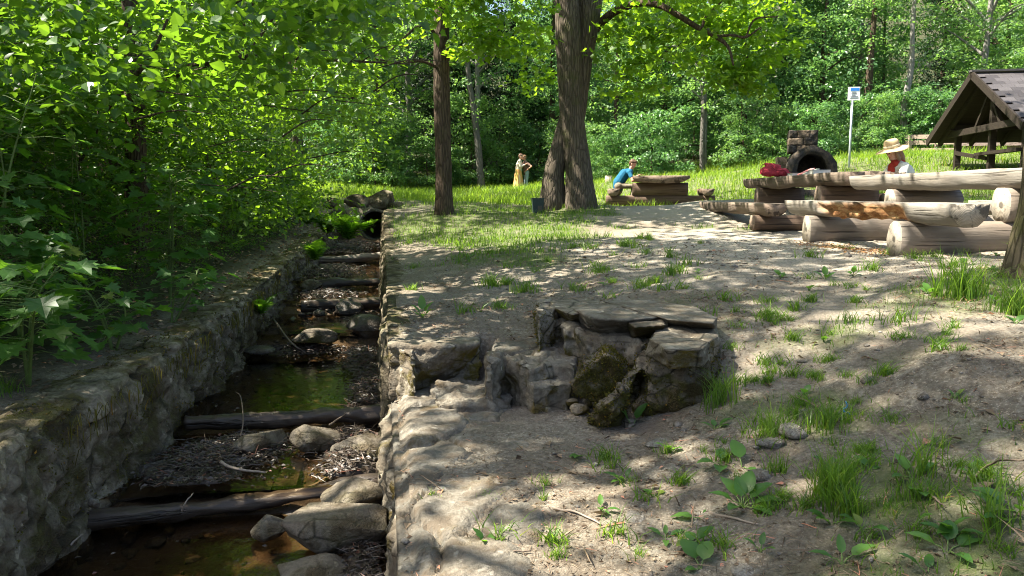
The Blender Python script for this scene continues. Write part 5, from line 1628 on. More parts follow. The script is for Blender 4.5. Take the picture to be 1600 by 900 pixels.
def round_log(L, ry, rz_, seed, mats):
    n, k = max(10, int(L / .08)), 24
    V, F_ = tube(np.stack([np.linspace(-L / 2, L / 2, n), 0 * np.arange(n), 0 * np.arange(n)], 1), 1.0, k, False)
    nn = fbm(V * np.array([1.2, 2.2, 2.2]) + seed * 3.3, 4, seed)
    V[:, 1:] *= (1 + .09 * nn)[:, None]
    V[:, 1] *= ry
    V[:, 2] *= rz_
    V[:, 2] = np.minimum(V[:, 2], rz_ * .86)
    V[:, 2] = np.maximum(V[:, 2], -rz_ * .92)
    m = len(V)
    V = np.vstack([V, [(-L / 2 - .004, 0, 0)], [(L / 2 + .004, 0, 0)]])
    j = np.arange(k)
    j2 = (j + 1) % k
    tt = np.vstack([np.stack([np.full(k, m), j2, j], 1), np.stack([np.full(k, m + 1), (n - 1) * k + j, (n - 1) * k + j2], 1)])
    return meshdata('log', V, [tt, F_[0]], mats, np.concatenate([np.ones(2 * k, int), np.zeros(len(F_[0]), int)]), True, {'rot': np.zeros(len(V))})
def rot_wood(base):
    """weathered log with a torn, orange-brown rotten hollow where the mesh is marked"""
    m = base.copy()
    m.name = base.name + '_rotten'
    nt = m.node_tree
    bs = [n for n in nt.nodes if n.type == 'BSDF_PRINCIPLED'][0]
    src = bs.inputs['Base Color'].links[0].from_socket
    at_ = nt.nodes.new('ShaderNodeAttribute'); at_.attribute_name = 'rot'
    tc = nt.nodes.new('ShaderNodeTexCoord')
    nz = nt.nodes.new('ShaderNodeTexNoise'); nz.inputs['Scale'].default_value = 9; nz.inputs['Detail'].default_value = 8; nz.inputs['Roughness'].default_value = .75
    mp = nt.nodes.new('ShaderNodeMapping'); mp.inputs['Scale'].default_value = (.6, 2.2, 2.2)
    nt.links.new(tc.outputs['Object'], mp.inputs[0]); nt.links.new(mp.outputs[0], nz.inputs['Vector'])
    rp = nt.nodes.new('ShaderNodeValToRGB')
    el = rp.color_ramp.elements
    el.new(.5)
    for e, (p, c) in zip(el, [(.33, (.10, .035, .012)), (.52, (.36, .18, .075)), (.68, (.62, .46, .24))]):
        e.position = p; e.color = (*c, 1)
    nt.links.new(nz.outputs['Fac'], rp.inputs[0])
    mx = nt.nodes.new('ShaderNodeMix'); mx.data_type = 'RGBA'
    nt.links.new(at_.outputs['Fac'], mx.inputs[0]); nt.links.new(src, mx.inputs[6]); nt.links.new(rp.outputs[0], mx.inputs[7])
    nt.links.new(mx.outputs[2], bs.inputs['Base Color'])
    return m
M['wood_rot'] = rot_wood(M['wood'])
def picnic(label, x, y, zg, rz, L, bench_half, table_half, z_bench, z_table, tone, y_sup, seed, rot=None, planks=3, group='log picnic tables with benches', bench_l=None):
    """local x across, local y along the benches; heights above zg"""
    top, body, end = tone
    th = thing('picnic_table', label, 'picnic table', (x, y, zg), rz, group)
    tt, tb = .19, .19
    # planks of the table top
    pw = 2 * table_half / planks
    for k in range(planks):
        d = half_log(L, pw - .012, tt, seed + k, None, [M[top], M[end]])
        link('plank', d, th, (-table_half + pw * (k + .5), .05 * ((k * 7) % 3 - 1), z_table + .004 * k), (0, 0, R(90)))
    bl, bw = bench_l or L * .84, .34
    for k, sd in enumerate((-1, 1)):
        d = half_log(bl, bw, tb, seed + 10 + k, rot if sd < 0 else None, [M['wood_rot'] if (rot and sd < 0) else M[top], M[end]])
        link('bench', d, th, (sd * (bench_half - bw / 2), 0, z_bench), (0, 0, R(90)))
    zb = z_bench - tb + .012           # top of the base logs
    hb = (zb + .03) / 2
    zt = z_table - tt + .012
    hs = (zt - zb + .02) / 2
    for k, ys in enumerate(y_sup):
        d = round_log(2 * bench_half + .06, .145, hb / .89, seed + 20 + k, [M[body], M[end]])
        link('base_log', d, th, (0, ys, zb - hb * .99))
        d = round_log(2 * table_half * .96, .15, hs / .89, seed + 30 + k, [M[body], M[end]])
        link('table_support', d, th, (0, ys, zt - hs))
    return th
M['wood_shade'] = m_wood('weathered_log_shade', (0.085, 0.064, 0.048), (0.20, 0.158, 0.122), 0)  # darker log tone that puts the second table's shade into its colour
zA = gz(4.2, 8.0)
tabA = picnic('nearest picnic table of pale split logs, its front bench rotten orange-brown along the side', 5.15, 8.8, zA, R(1), 4.6, 1.42, .44, EYE - .07 - zA, EYE + .255 - zA, ('wood', 'wood_mid', 'wood_end'), (-1.1, 1.1), 400, rot=(-1.15, .75, 1), bench_l=3.9)
zB = gz(4.3, 13.0)
tabB = picnic('second picnic table in line, its wood darkened for shade, carrying the red bag and the books', 5.2, 13.9, zB, R(0), 5.0, 1.42, .46, EYE - .13 - zB, EYE + .33 - zB, ('wood_shade', 'wood_dark', 'wood_end_dark'), (-1.55, 1.55), 440, bench_l=4.2)
c = at(1030, 328, 22.0)
zC = max(gz(c.x + a_, c.y + b_) for a_ in (-1, 0, 1) for b_ in (-2, -1.4, -.8, 0)) + .02
tabC = picnic('far brown picnic table where the man in blue sits', c.x, c.y, zC, R(-10), 2.6, 1.40, .76, .42, .76, ('wood_dark', 'wood_dark', 'wood_end_dark'), (-.8, .8), 480, planks=1)

# ------------------------------------------------------------------ brick barbecue oven
M['soot'] = m_stone('sooty_stone', (.020, .018, .017), (.062, .056, .052), (.05, .05, .03), .75, .9)
M['chim'] = m_stone('brown_chimney', (.085, .062, .045), (.19, .145, .105), (.05, .05, .03), .75, .9)
M['mortar'] = m_stone('rendered_oven', (.13, .125, .12), (.24, .235, .225), (.05, .05, .03), .8, .9)
a = at(1262, 305, 18.2)
ov = thing('barbecue_oven', 'sooty stone barbecue oven with arched mouth and square chimney behind the red bag', 'oven', (a.x, a.y, gz(a.x, a.y)), R(-14))
def loc_part(name, mb, mat, parent, label=None, smooth=False):
    o = link(name, mb.data(name, mat, smooth), parent)
    if label: o['label'] = label
    return o
zo = EYE + (305 - 232) / F * 18.2 - ov.location.z          # top of the vault
ro, ri = .54, .32
V, F_ = [], []
nA = 20
prof_o = [(-ro, -.2)] + [(-ro * math.cos(q), zo - ro + ro * math.sin(q)) for q in np.linspace(0, math.pi, nA)] + [(ro, -.2)]
zs = zo - ro
prof_i = [(-ri, zs - .42)] + [(-ri * math.cos(q), zs + (ri + .06) * math.sin(q)) for q in np.linspace(0, math.pi, nA)] + [(ri, zs - .42)]
m = len(prof_o)
for yy in (-.5, .5):
    for p in prof_o: V.append((p[0], yy, p[1]))
for yy in (-.5, .35):
    for p in prof_i: V.append((p[0], yy, p[1]))
for i in range(m - 1):
    F_.append((i, i + 1, m + i + 1, m + i))                  # outer skin
    F_.append((2 * m + i + 1, 2 * m + i, 3 * m + i, 3 * m + i + 1))
    F_.append((i + 1, i, 2 * m + i, 2 * m + i + 1))          # front ring
V = [tuple(v) for v in V]
k = len(V)
V += [(0, .35, zs)]
F3 = [(3 * m + i, k, 3 * m + i + 1) for i in range(m - 1)]
V += [(-ri, -.5, zs - .42), (ri, -.5, zs - .42), (ri, .35, zs - .42), (-ri, .35, zs - .42), (-ro, -.5, -.2), (ro, -.5, -.2)]
F_ += [(k + 1, k + 2, k + 3, k + 4), (k + 2, k + 1, k + 5, k + 6)]
Vv = np.array(V); Vv = Vv + .03 * np.stack([fbm(Vv * 5, 3, 1), .6 * fbm(Vv * 5, 3, 2), fbm(Vv * 5, 3, 3)], 1)
mb = MB(); mb.add(Vv, [np.array(F_), np.array(F3)])
loc_part('vault', mb, M['soot'], ov, None, True)
rgo = np.random.default_rng(6)
zc = EYE + (305 - 206) / F * 18.2 - ov.location.z
for k in range(3):
    hh_ = (zc - zo + .12) / 3
    for j, (xx, ww) in enumerate([(-.31, .30), (.0, .30)] if k % 2 else [(-.38, .16), (-.15, .27), (.07, .16)]):
        Vc, Fc = hullrock(chunk((xx, .12, zo - .12 + hh_ * (k + .5)), ww * 1.06, .56, hh_ * 1.02, 0, rgo, .93, 1.03), 4, .012, 9, 40 + 3 * k + j)
        mb = MB(); mb.add(Vc, Fc); loc_part('chimney_stone', mb, M['chim'] if (k + j) % 2 else M['soot'], ov, None, True)
mb = MB(); mb.add(*box((-.15, .12, zo - .1 + (zc - zo) / 2), (.54, .5, zc - zo + .06))); loc_part('chimney_core', mb, M['soot'], ov)
mb = MB(); mb.add(*box((-.6, .1, zo * .38), (.2, .7, zo * .84))); loc_part('side_pier', mb, M['chim'], ov)

# ------------------------------------------------------------------ notice on a pole
M['pole'] = m_plain('pole_grey', (.50, .55, .60), .4, .5, .1, 12, .05)
M['sign_white'] = m_plain('sign_white', (.78, .80, .80), .45, .4, .05, 8, .02)
M['sign_blue'] = m_plain('sign_blue', (.03, .20, .62), .45, .4, .05, 8, .02)
M['sign_ink'] = m_plain('sign_ink', (.12, .13, .16), .5, .3, .1, 8, .02)
a = at(1327, 251, 24.5)
sg = thing('notice_sign', 'white notice board with a blue heading on a thin grey pole', 'sign', (a.x, a.y, gz(a.x, a.y)), R(-12))
ztop = EYE + (305 - 141) / F * 24.5 - sg.location.z
zbot = EYE + (305 - 161) / F * 24.5 - sg.location.z
mb = MB(); mb.add(*tube([(0, 0, -.3), (0, 0, ztop - .05)], [.032, .032], 12)); loc_part('pole', mb, M['pole'], sg, None, True)
mb = MB(); mb.add(*box((.03, -.045, (ztop + zbot) / 2), (.34, .02, ztop - zbot))); loc_part('board', mb, M['sign_white'], sg)
mb = MB(); mb.add(*box((.055, -.057, ztop - .075), (.25, .006, .085))); loc_part('blue_heading', mb, M['sign_blue'], sg)
for k, (w_, x_) in enumerate([(.12, .03), (.15, .03), (.10, .02), (.22, .04), (.23, .04)]):
    mb = MB(); mb.add(*box((x_, -.057, ztop - .155 - k * .045), (w_, .006, .016))); loc_part('text_line', mb, M['sign_ink'], sg)

# ------------------------------------------------------------------ open timber shelter
Pk = at(1520, 113, 21.0)
E1 = at(1450, 220, 24.0)
ydir = Vector((E1.x - Pk.x, E1.y - Pk.y, 0))
half = ydir.length
ydir.normalize()
xdir = Vector((ydir.y, -ydir.x, 0))
rzs = math.atan2(xdir.y, xdir.x)
g0 = gz(Pk.x + xdir.x, Pk.y + xdir.y)
sh = thing('shelter', 'open dark timber shelter with a steep shingled gable roof at the right edge', 'shelter', (Pk.x, Pk.y, g0), rzs)
zr, ze = Pk.z - g0, E1.z - g0
LR = 5.0
sl = Vector((0, half, ze - zr))
sln = sl.length
def slope_pt(sd, u, x, lift=0.0):
    """u metres down the slope on side sd (+1 far, -1 near)"""
    d = Vector((0, sd * half, ze - zr)) / sln
    n = Vector((0, sd * (zr - ze), half)).normalized()
    return Vector((x, 0, zr)) + d * u + n * lift
for sd in (-1, 1):
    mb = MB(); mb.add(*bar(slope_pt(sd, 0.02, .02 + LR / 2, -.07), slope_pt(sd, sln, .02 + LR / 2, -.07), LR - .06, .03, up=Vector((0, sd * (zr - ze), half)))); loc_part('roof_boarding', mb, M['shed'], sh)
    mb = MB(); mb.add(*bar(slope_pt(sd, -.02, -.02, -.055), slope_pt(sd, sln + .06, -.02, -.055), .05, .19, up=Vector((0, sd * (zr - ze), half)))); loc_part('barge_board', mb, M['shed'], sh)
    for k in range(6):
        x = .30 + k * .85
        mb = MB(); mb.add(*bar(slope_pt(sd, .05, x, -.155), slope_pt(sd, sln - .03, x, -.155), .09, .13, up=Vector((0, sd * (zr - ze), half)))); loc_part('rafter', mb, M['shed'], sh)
    if True:
        rows, cw = 15, .30
        rh = sln / rows
        d = Vector((0, sd * half, ze - zr)) / sln
        n = Vector((0, sd * (zr - ze), half)).normalized()
        Vb, Fb = box((0, 0, 0), (cw - .012, rh * 1.35, .022))
        dd = meshdata('shingle', Vb, Fb, [M['shingle']], smooth=False)
        ncol = int(LR / cw) if sd < 0 else 8
        for r_ in range(rows):
            for c_ in range(ncol):
                p = slope_pt(sd, (r_ + .5) * rh + .03, .06 + cw * (c_ + .5) + (.15 if r_ % 2 else 0), -.025)
                o = link('shingle', dd, sh)
                yv = (d * 1.0 - n * .035).normalized() * -1
                xv = Vector((1, 0, 0))
                zv = xv.cross(yv).normalized()
                o.matrix_local = Matrix(((xv.x, yv.x, zv.x, p.x), (xv.y, yv.y, zv.y, p.y), (xv.z, yv.z, zv.z, p.z), (0, 0, 0, 1)))
        if sd > 0:
            mb = MB(); mb.add(*bar(slope_pt(sd, .03, .06 + 8 * cw + (LR - 8 * cw) / 2, -.03), slope_pt(sd, sln, .06 + 8 * cw + (LR - 8 * cw) / 2, -.03), LR - 8 * cw, .03, up=n)); loc_part('roof_sheet', mb, M['shingle'], sh)
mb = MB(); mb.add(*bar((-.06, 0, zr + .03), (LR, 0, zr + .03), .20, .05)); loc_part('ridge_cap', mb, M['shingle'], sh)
pin = half - .95
for x in (.5, LR - .5):
    for yv in (-pin, -.2 if x < 1 else 0, pin):
        ht = zr - abs(yv) * (zr - ze) / half - .20
        mb = MB(); mb.add(*bar((x, yv, -.2), (x, yv, ht), .15, .15, up=(1, 0, 0))); loc_part('post', mb, M['shed'], sh)
    mb = MB(); mb.add(*bar((x - .12, -pin - .45, ze + .12), (x - .12, pin + .45, ze + .12), .09, .17)); loc_part('tie_beam', mb, M['shed'], sh)
    for sd in (-1, 1):
        mb = MB(); mb.add(*bar((x - .03, sd * .75, ze + .2), (x - .03, 0.05 * sd, zr - .55), .08, .11, up=(1, 0, 0))); loc_part('strut', mb, M['shed'], sh)
for sd in (-1, 1):
    mb = MB(); mb.add(*bar((.25, sd * pin, ze + .30), (LR - .2, sd * pin, ze + .30), .14, .16)); loc_part('wall_plate', mb, M['shed'], sh)
mb = MB(); mb.add(*bar((.44, pin - .05, EYE + .60 * 2 - g0), (.44, -.1, EYE + .95 - g0), .07, .10)); loc_part('brace', mb, M['shed'], sh)
mb = MB(); mb.add(*bar((.40, .35, EYE + 1.08 - g0), (.40, -pin, EYE + 1.08 - g0), .22, .08)); loc_part('rail', mb, M['shed'], sh)

# ------------------------------------------------------------------ fence and barrier behind the shelter
a, b = at(1418, 240, 31.5), at(1506, 238, 30)
fe = thing('rail_fence', 'old wooden rail fence behind the straw hat, left of the shelter', 'fence', (a.x, a.y, gz(a.x, a.y)))
for k, hpx in enumerate((214, 223, 234)):
    p, q = at(1414, hpx, 31.5), at(1512, hpx - 1, 30)
    V, F_ = bar(p, q, .06, .16 if k < 2 else .10)
    obj('rail', V, F_, M['rail'], fe, smooth=False)
for px in (1424, 1466, 1503):
    p = at(px, 211, 31)
    V, F_ = bar((p.x, p.y + .08, gz(p.x, p.y) - .3), (p.x, p.y + .08, p.z), .1, .1, up=(0, 1, 0))
    obj('post', V, F_, M['rail'], fe, smooth=False)
M['pinkish'] = m_wood('pinkish_lit_timber', (.24, .17, .15), (.38, .29, .26), 0)  # paler upper beam: its lit top is put into the colour
a = at(1550, 240, 28)
ba = thing('timber_barrier', 'long low reddish timber barrier, lit top put into its colour, seen through the shelter posts', 'barrier', (a.x, a.y, gz(a.x, a.y)))
for k, (y0, mt) in enumerate(((224, 'pinkish'), (234, 'wood_dark'))):
    p, q = at(1492, y0, 28.3), at(1700, y0 - 2, 27.0)
    V, F_ = bar(p, q, .35 - .1 * k, .20)
    obj('beam', V, F_, M[mt], ba, smooth=False)
for px in (1500, 1590, 1680):
    p = at(px, 232, 27.9)
    V, F_ = bar((p.x, p.y, gz(p.x, p.y) - .3), (p.x, p.y, p.z), .16, .16, up=(0, 1, 0))
    obj('post', V, F_, M['wood_dark'], ba, smooth=False)

# ------------------------------------------------------------------ small things
a = at(951, 283, 29.5)
V, F_ = tube([(0, 0, -.1), (0, 0, .02), (0, 0, .28)], [.19, .15, .135], 16, True, lump=.12, seed=4)
tag(obj('tree_stump', V + np.array((a.x, a.y, gz(a.x, a.y))), F_, M['wood_end'], origin=(a.x, a.y, gz(a.x, a.y))), 'small pale tree stump in the long grass behind the man in blue', 'stump')
a = at(840, 331, 16.3)
gb = thing('green_box', 'small dark green metal box at the left foot of the double-trunked tree', 'box', (a.x, a.y, gz(a.x, a.y)), R(8))
M['dkgreen'] = m_plain('dark_green_paint', (.018, .035, .030), .5, .4, .3, 9, .1)
M['grey_brown'] = m_plain('grey_brown_face', (.10, .085, .065), .85, .2, .4, 14, .2)
Vb, Fb = box((0, 0, .12), (.24, .16, .30))
Vb[:4, 0] *= .82
mb = MB(); mb.add(Vb, Fb); loc_part('box_body', mb, M['dkgreen'], gb)
mb = MB(); mb.add(*box((0, 0, .282), (.255, .175, .02))); loc_part('rim', mb, M['dkgreen'], gb)
mb = MB(); mb.add(*box((.035, -.082, .08), (.09, .005, .11))); loc_part('face_patch', mb, M['grey_brown'], gb)  # thin grey-brown plate low on the right of the box face
zz = -1
for _ in range(8):
    a = atz(1321, 650, zz); zz = gz(a.x, a.y) - EYE
M['blue'] = m_plain('blue_plastic', (.04, .25, .52), .3, .5, .15, 30, .05)
P = curve([(a.x - .005, a.y, a.z + .0), (a.x - .012, a.y, a.z + .03), (a.x + .006, a.y, a.z + .045), (a.x - .004, a.y - .005, a.z + .07)], 14)
P2 = curve([(a.x - .01, a.y, a.z + .025), (a.x + .02, a.y - .02, a.z + .012), (a.x + .03, a.y - .02, a.z + .004)], 8)
mb = MB(); mb.add(*tube(P, .0035, 6)); mb.add(*tube(P2, .003, 6))
tag(mb.obj('plastic_scrap', M['blue'], origin=tuple(a)), 'scrap of twisted bright blue plastic caught in the grass', 'litter')

def ell(c, r, rot=None, level=3):
    V, F_ = ico(level)
    V = V * np.array(r)
    if rot is not None: V = V @ np.array(Euler(rot).to_matrix()).T
    return V + np.array(c), F_

# bag and books on the second table
ztB = EYE + .335
bx = at(1212, 275, 14.6)
M['bag'] = m_plain('red_cloth', (.34, .035, .05), .75, .2, .35, 6, .5)
M['bag_dark'] = m_plain('red_cloth_strap', (.20, .018, .03), .75, .2, .3, 8, .2)
rg = np.random.default_rng(5)
def crumple(co):
    q = co * np.array([9, 9, 9])
    nn = np.abs(fbm(q, 3, 3)) * .035 + np.abs(fbm(q * 2.2, 2, 5)) * .012
    n_ = unit(co - np.array([0, 0, .1]))
    return co - n_ * nn[:, None]
bag = remesh('cloth_bag', [((-.20, 0, .09), (.16, 0, .08), .10, .085), ((-.12, 0, .18), (.04, .02, .17), .085, .07), ((-.19, .0, .23), (-.10, 0, .22), .035, .045), ((.10, -.03, .07), (.24, 0, .055), .06, .045)], .012, M['bag'], None, (bx.x, bx.y, ztB), 3,
             Matrix.Translation((bx.x, bx.y, ztB)), crumple)
tag(bag, 'crumpled red cloth bag lying on the second table', 'bag')
P = curve([(-.2, -.02, .24), (-.27, -.02, .2), (-.29, -.02, .1), (-.25, -.03, .02)], 14)
link('strap', MB().add(*tube(P, .007, 6)).data('strap', M['bag_dark']), bag)
P = curve([(-.14, -.1, .2), (-.02, -.12, .11), (.1, -.11, .12), (.2, -.08, .03)], 14)
link('strap', MB().add(*tube(P, .010, 6)).data('strap', M['bag_dark']), bag)
M['paper'] = m_plain('paper', (.62, .60, .55), .8, .2, .05, 30, .05)
def book(label, px, Y, sz, rz, cover, tilt=0.0, dz=0.0):
    a = at(px, 275, Y)
    th = thing('book', label, 'book', (a.x, a.y, ztB + dz), R(rz), 'books on the second table')
    th.rotation_euler = (0, R(tilt), R(rz))
    c_ = m_plain('book_cover', cover, .5, .4, .08, 12, .03)
    mb = MB()
    mb.add(*box((0, 0, .004), (sz[0], sz[1], .006))); mb.add(*box((0, 0, sz[2] - .003), (sz[0], sz[1], .006))); mb.add(*box((0, sz[1] / 2 - .003, sz[2] / 2), (sz[0], .006, sz[2] - .014)))
    loc_part('cover', mb, c_, th)
    mb = MB(); mb.add(*box((0, -.004, sz[2] / 2), (sz[0] - .012, sz[1] - .016, sz[2] - .015))); loc_part('pages', mb, M['paper'], th)
book('pale book lying flat beside the red bag', 1243, 14.0, (.22, .16, .05), 10, (.55, .52, .46))
book('pink book leaning up against the pale one', 1260, 13.8, (.26, .17, .03), 5, (.62, .22, .22), -24, .05)
book('greyish green book leaning in the middle of the books', 1268, 13.5, (.24, .17, .035), -5, (.32, .36, .30), -20, .04)
book('thick white book at the right end of the books', 1280, 13.2, (.30, .20, .08), 3, (.66, .66, .64))
a = at(1392, 268, 12.3)
mb = MB(); mb.add(*box((5.45, 11.9, ztB + .012), (.3, .22, .006), R(15)))
tag(mb.obj('paper_sheet', M['paper'], origin=(5.45, 11.9, ztB)), 'white sheet of paper lying before the girl in the straw hat', 'paper')

# ------------------------------------------------------------------ people
SKIN = m_plain('skin', (.52, .30, .21), .55, .35, .08, 25, .03)
SKIN2 = m_plain('skin_warm', (.47, .25, .17), .55, .35, .08, 25, .03)
HAIRB = m_plain('brown_hair', (.085, .045, .025), .5, .4, .4, 60, .4)
HAIRF = m_plain('fair_brown_hair', (.22, .13, .065), .5, .4, .4, 60, .4)
EYEM = m_plain('eye', (.03, .02, .015), .2, .5, .1, 9, .01)
LIP = m_plain('lips', (.42, .13, .11), .5, .4, .1, 9, .02)
def v(*a): return np.array(a, float)
def hand(w, d, up, curl=.5, side=1):
    """palm, four bent fingers and a thumb; w wrist, d towards the fingertips, up = back of the hand"""
    d = unit(np.array(d, float)); up = np.array(up, float)
    up = unit(up - d * up.dot(d)); sd = np.cross(d, up) * side
    out = [(w - d * .01, w + d * .045, .021, .024), (w + d * .02 + sd * .018, w + d * .082 + sd * .028, .014, .013), (w + d * .02 - sd * .018, w + d * .080 - sd * .026, .014, .012), (w + d * .02, w + d * .086, .016, .014)]
    for k, (o, L) in enumerate(((.030, .066), (.011, .076), (-.009, .070), (-.027, .054))):
        p = w + d * .082 + sd * o
        dirn = d
        for j, f in enumerate((.45, .32, .23)):
            ang_ = curl * (.35 + .5 * j)
            dirn = unit(d * math.cos(ang_) - up * math.sin(ang_) + sd * o * 1.2)
            q = p + dirn * L * f
            out.append((p, q, .0098 - .0012 * j, .0090 - .0012 * j))
            p = q
    p = w + d * .025 + sd * .026
    q = p + unit(d * .6 + sd * .75 - up * .25) * .04
    r = q + unit(d * .9 + sd * .3 - up * .4) * .032
    return out + [(p, q, .013, .011), (q, r, .0105, .009)]
def head(c, f, up, s=1.0):
    """skull, jaw, nose, ears; c centre of the head, f where the face looks"""
    f = unit(np.array(f, float)); up = np.array(up, float); up = unit(up - f * up.dot(f)); l = np.cross(up, f)
    Rm = np.stack([f, l, up], 1)
    def e(c_, r_):
        V, F_ = ico(3)
        return (V * np.array(r_) * s) @ Rm.T + c + Rm @ (np.array(c_) * s), F_
    parts = [e((-.008, 0, .025), (.096, .075, .092)), e((.028, 0, -.045), (.060, .056, .066)), e((.088, 0, -.012), (.020, .013, .024)), e((.078, 0, .012), (.016, .010, .022)), e((.062, 0, -.088), (.026, .028, .020)), e((.074, 0, .036), (.018, .052, .012)),
             e((.066, 0, -.052), (.022, .026, .012)), e((-.005, .077, -.005), (.020, .010, .030)), e((-.005, -.077, -.005), (.020, .010, .030)), e((.055, .035, -.02), (.03, .022, .02)), e((.055, -.035, -.02), (.03, .022, .02))]
    return parts, Rm
def face(person, c, Rm, s, xf):
    """eyes and mouth sit on the face as parts of the head"""
    for sd in (-1, 1):
        V, F_ = ico(2)
        V = (V * np.array((.007, .013, .008)) * s) @ Rm.T + c + Rm @ (np.array((.083, sd * .031, .010)) * s)
        V = V @ np.array(xf.to_3x3()).T + np.array(xf.translation) - np.array(person.location)
        link('eye', meshdata('eye', V, F_, [EYEM]), person)
    V, F_ = ico(2)
    V = (V * np.array((.008, .022, .006)) * s) @ Rm.T + c + Rm @ (np.array((.086, 0, -.052)) * s)
    V = V @ np.array(xf.to_3x3()).T + np.array(xf.translation) - np.array(person.location)
    link('mouth', meshdata('mouth', V, F_, [LIP]), person)
def hair_cap(c, Rm, s, extra=()):
    def e(c_, r_):
        V, F_ = ico(3)
        return (V * np.array(r_) * s) @ Rm.T + c + Rm @ (np.array(c_) * s), F_
    return [e((-.022, 0, .048), (.094, .084, .086)), e((-.055, 0, .0), (.062, .078, .085)), e((.045, 0, .098), (.045, .062, .028))] + [e(*q) for q in extra]
def place(x, y, z, face_deg, s): return Matrix.Translation((x, y, z)) @ Matrix.Rotation(R(face_deg), 4, 'Z') @ Matrix.Scale(s, 4)
def hairy(co): return co + (fbm(co * 45, 2, 9) * .004)[:, None] * unit(co - co.mean(0))
def cloth_fold(amp, sc):
    def f(co):
        d = co - co.mean(0); d[:, 2] = 0
        return co + unit(d) * (fbm(co * np.array([sc, sc, sc * .45]), 3, 4) * amp)[:, None]
    return f
def shoe(a, fwd, r=.042):
    f = unit(np.array(fwd, float))
    return [(a - f * .06 + v(0, 0, -.03), a + f * .10 + v(0, 0, -.04), r, r * .85), (a + f * .10 + v(0, 0, -.04), a + f * .17 + v(0, 0, -.045), r * .88, r * .7)]

def person_seated(label, xf, s, skin, top_mat, leg_mat, hair_mat, shoe_mat, lean, head_f, hands, seat, hatter=False, long_hair=False, sleeve=.55, voxel=.008, bare_shin=True, foot=.30):
    """x forward, y left, origin under the hips on the ground"""
    hip = v(0, 0, seat + .10)
    chest = hip + v(math.sin(lean) * .34, 0, math.cos(lean) * .34)
    neck = hip + v(math.sin(lean + .12) * .52, 0, math.cos(lean + .12) * .52)
    hc = neck + v(.085, 0, .155)
    body = [(hip, chest, .135, .125), (chest, neck - v(0, 0, .05), .13, .085), (neck - v(.01, 0, .04), hc - v(.02, 0, .06), .055, .05)]
    hp, Rm = head(hc, head_f, (-.2, 0, 1), 1.0)
    body += hp
    top = [(hip + v(-.01, 0, -.06), hip + v(0, 0, .08), .148, .145), (hip + v(0, 0, .05), chest, .150, .150), (chest, neck - v(.01, 0, .06), .148, .105)]
    legs, low, shoes = [], [], []
    for k, sd in enumerate((1, -1)):
        sh_ = neck + v(-.01, sd * .165, -.075)
        hd = np.array(hands[k], float)
        mid = (sh_ + hd) / 2
        el = mid + v(-.05, sd * .09, -.13)
        d = unit(hd - el)
        body += [(neck - v(0, -sd * .05, .07), sh_, .06, .055), (sh_, el, .050, .040), (el, hd - d * .03, .039, .027)] + hand(hd - d * .03, d, (0, 0, 1), .6, sd)
        top += [(neck - v(.01, -sd * .07, .075), sh_, .085, .072), (sh_, sh_ + (el - sh_) * sleeve, .066, .060)]
        if sleeve >= 1: top += [(el, el + (hd - el) * .72, .054, .042)]
        hj = hip + v(.02, sd * .085, -.03)
        kn = v(.44, sd * .13, seat + .06)
        an = v(foot, sd * .13, .09)
        legs += [(hj, kn, .082, .062), (kn, kn + (an - kn) * .12, .062, .060)]
        low += [(kn, an, .054, .036)]
        shoes += shoe(an, (1, sd * .1, 0))
    body += low + [(hip, v(.44, .13, seat + .06), .07, .05), (hip, v(.44, -.13, seat + .06), .07, .05)]
    legs += [(hip - v(0, .07, .03), hip + v(0, .07, -.03), .125, .125)]
    o = remesh('person', body, voxel, skin, None, tuple(xf.translation), 3, xf)
    tag(o, label, 'person')
    face(o, hc, Rm, 1.0, xf)
    if not bare_shin: legs += [(p0, p1, a + .012, b + .014) for p0, p1, a, b in low]
    remesh('shirt', top, .012, top_mat, o, (0, 0, 0), 3, xf, cloth_fold(.010, 9))
    remesh('trousers', legs, .012, leg_mat, o, (0, 0, 0), 3, xf, cloth_fold(.008, 9))
    remesh('shoes', shoes, .010, shoe_mat, o, (0, 0, 0), 3, xf)
    ex = []
    if long_hair: ex = [((-.06, .055, -.09), (.045, .04, .13)), ((-.06, -.055, -.09), (.045, .04, .13)), ((-.08, 0, -.14), (.04, .07, .14)), ((.012, .078, -.08), (.032, .022, .12)), ((.012, -.078, -.08), (.032, .022, .12))]
    remesh('hair', hair_cap(hc, Rm, 1.0, ex), .009, hair_mat, o, (0, 0, 0), 2, xf, hairy)
    return o, hc, Rm

BLUE = m_plain('blue_tshirt', (.010, .095, .175), .8, .2, .2, 14, .2)
KHAKI = m_plain('khaki_cloth', (.20, .17, .125), .85, .2, .2, 14, .2)
DARKSHOE = m_plain('dark_shoe', (.05, .045, .04), .7, .3, .2, 20, .1)
# the man sits on the far table's left bench, leaning over the table
ml = tabC.matrix_world.copy()
bpy.context.view_layer.update()
mp_ = at(966, 318, 22.2)
zs_ = zC + .43
xf = place(mp_.x, mp_.y, zC, 0 - 4, 1.0)
man, _, _ = person_seated('man in a blue t-shirt and khaki trousers leaning over the far table', xf, 1.0, SKIN2, BLUE, KHAKI, HAIRB, DARKSHOE, .50, (.80, -.35, -.45), [(.58, .16, .80), (.54, -.26, .66)], .43, bare_shin=False, foot=.34)

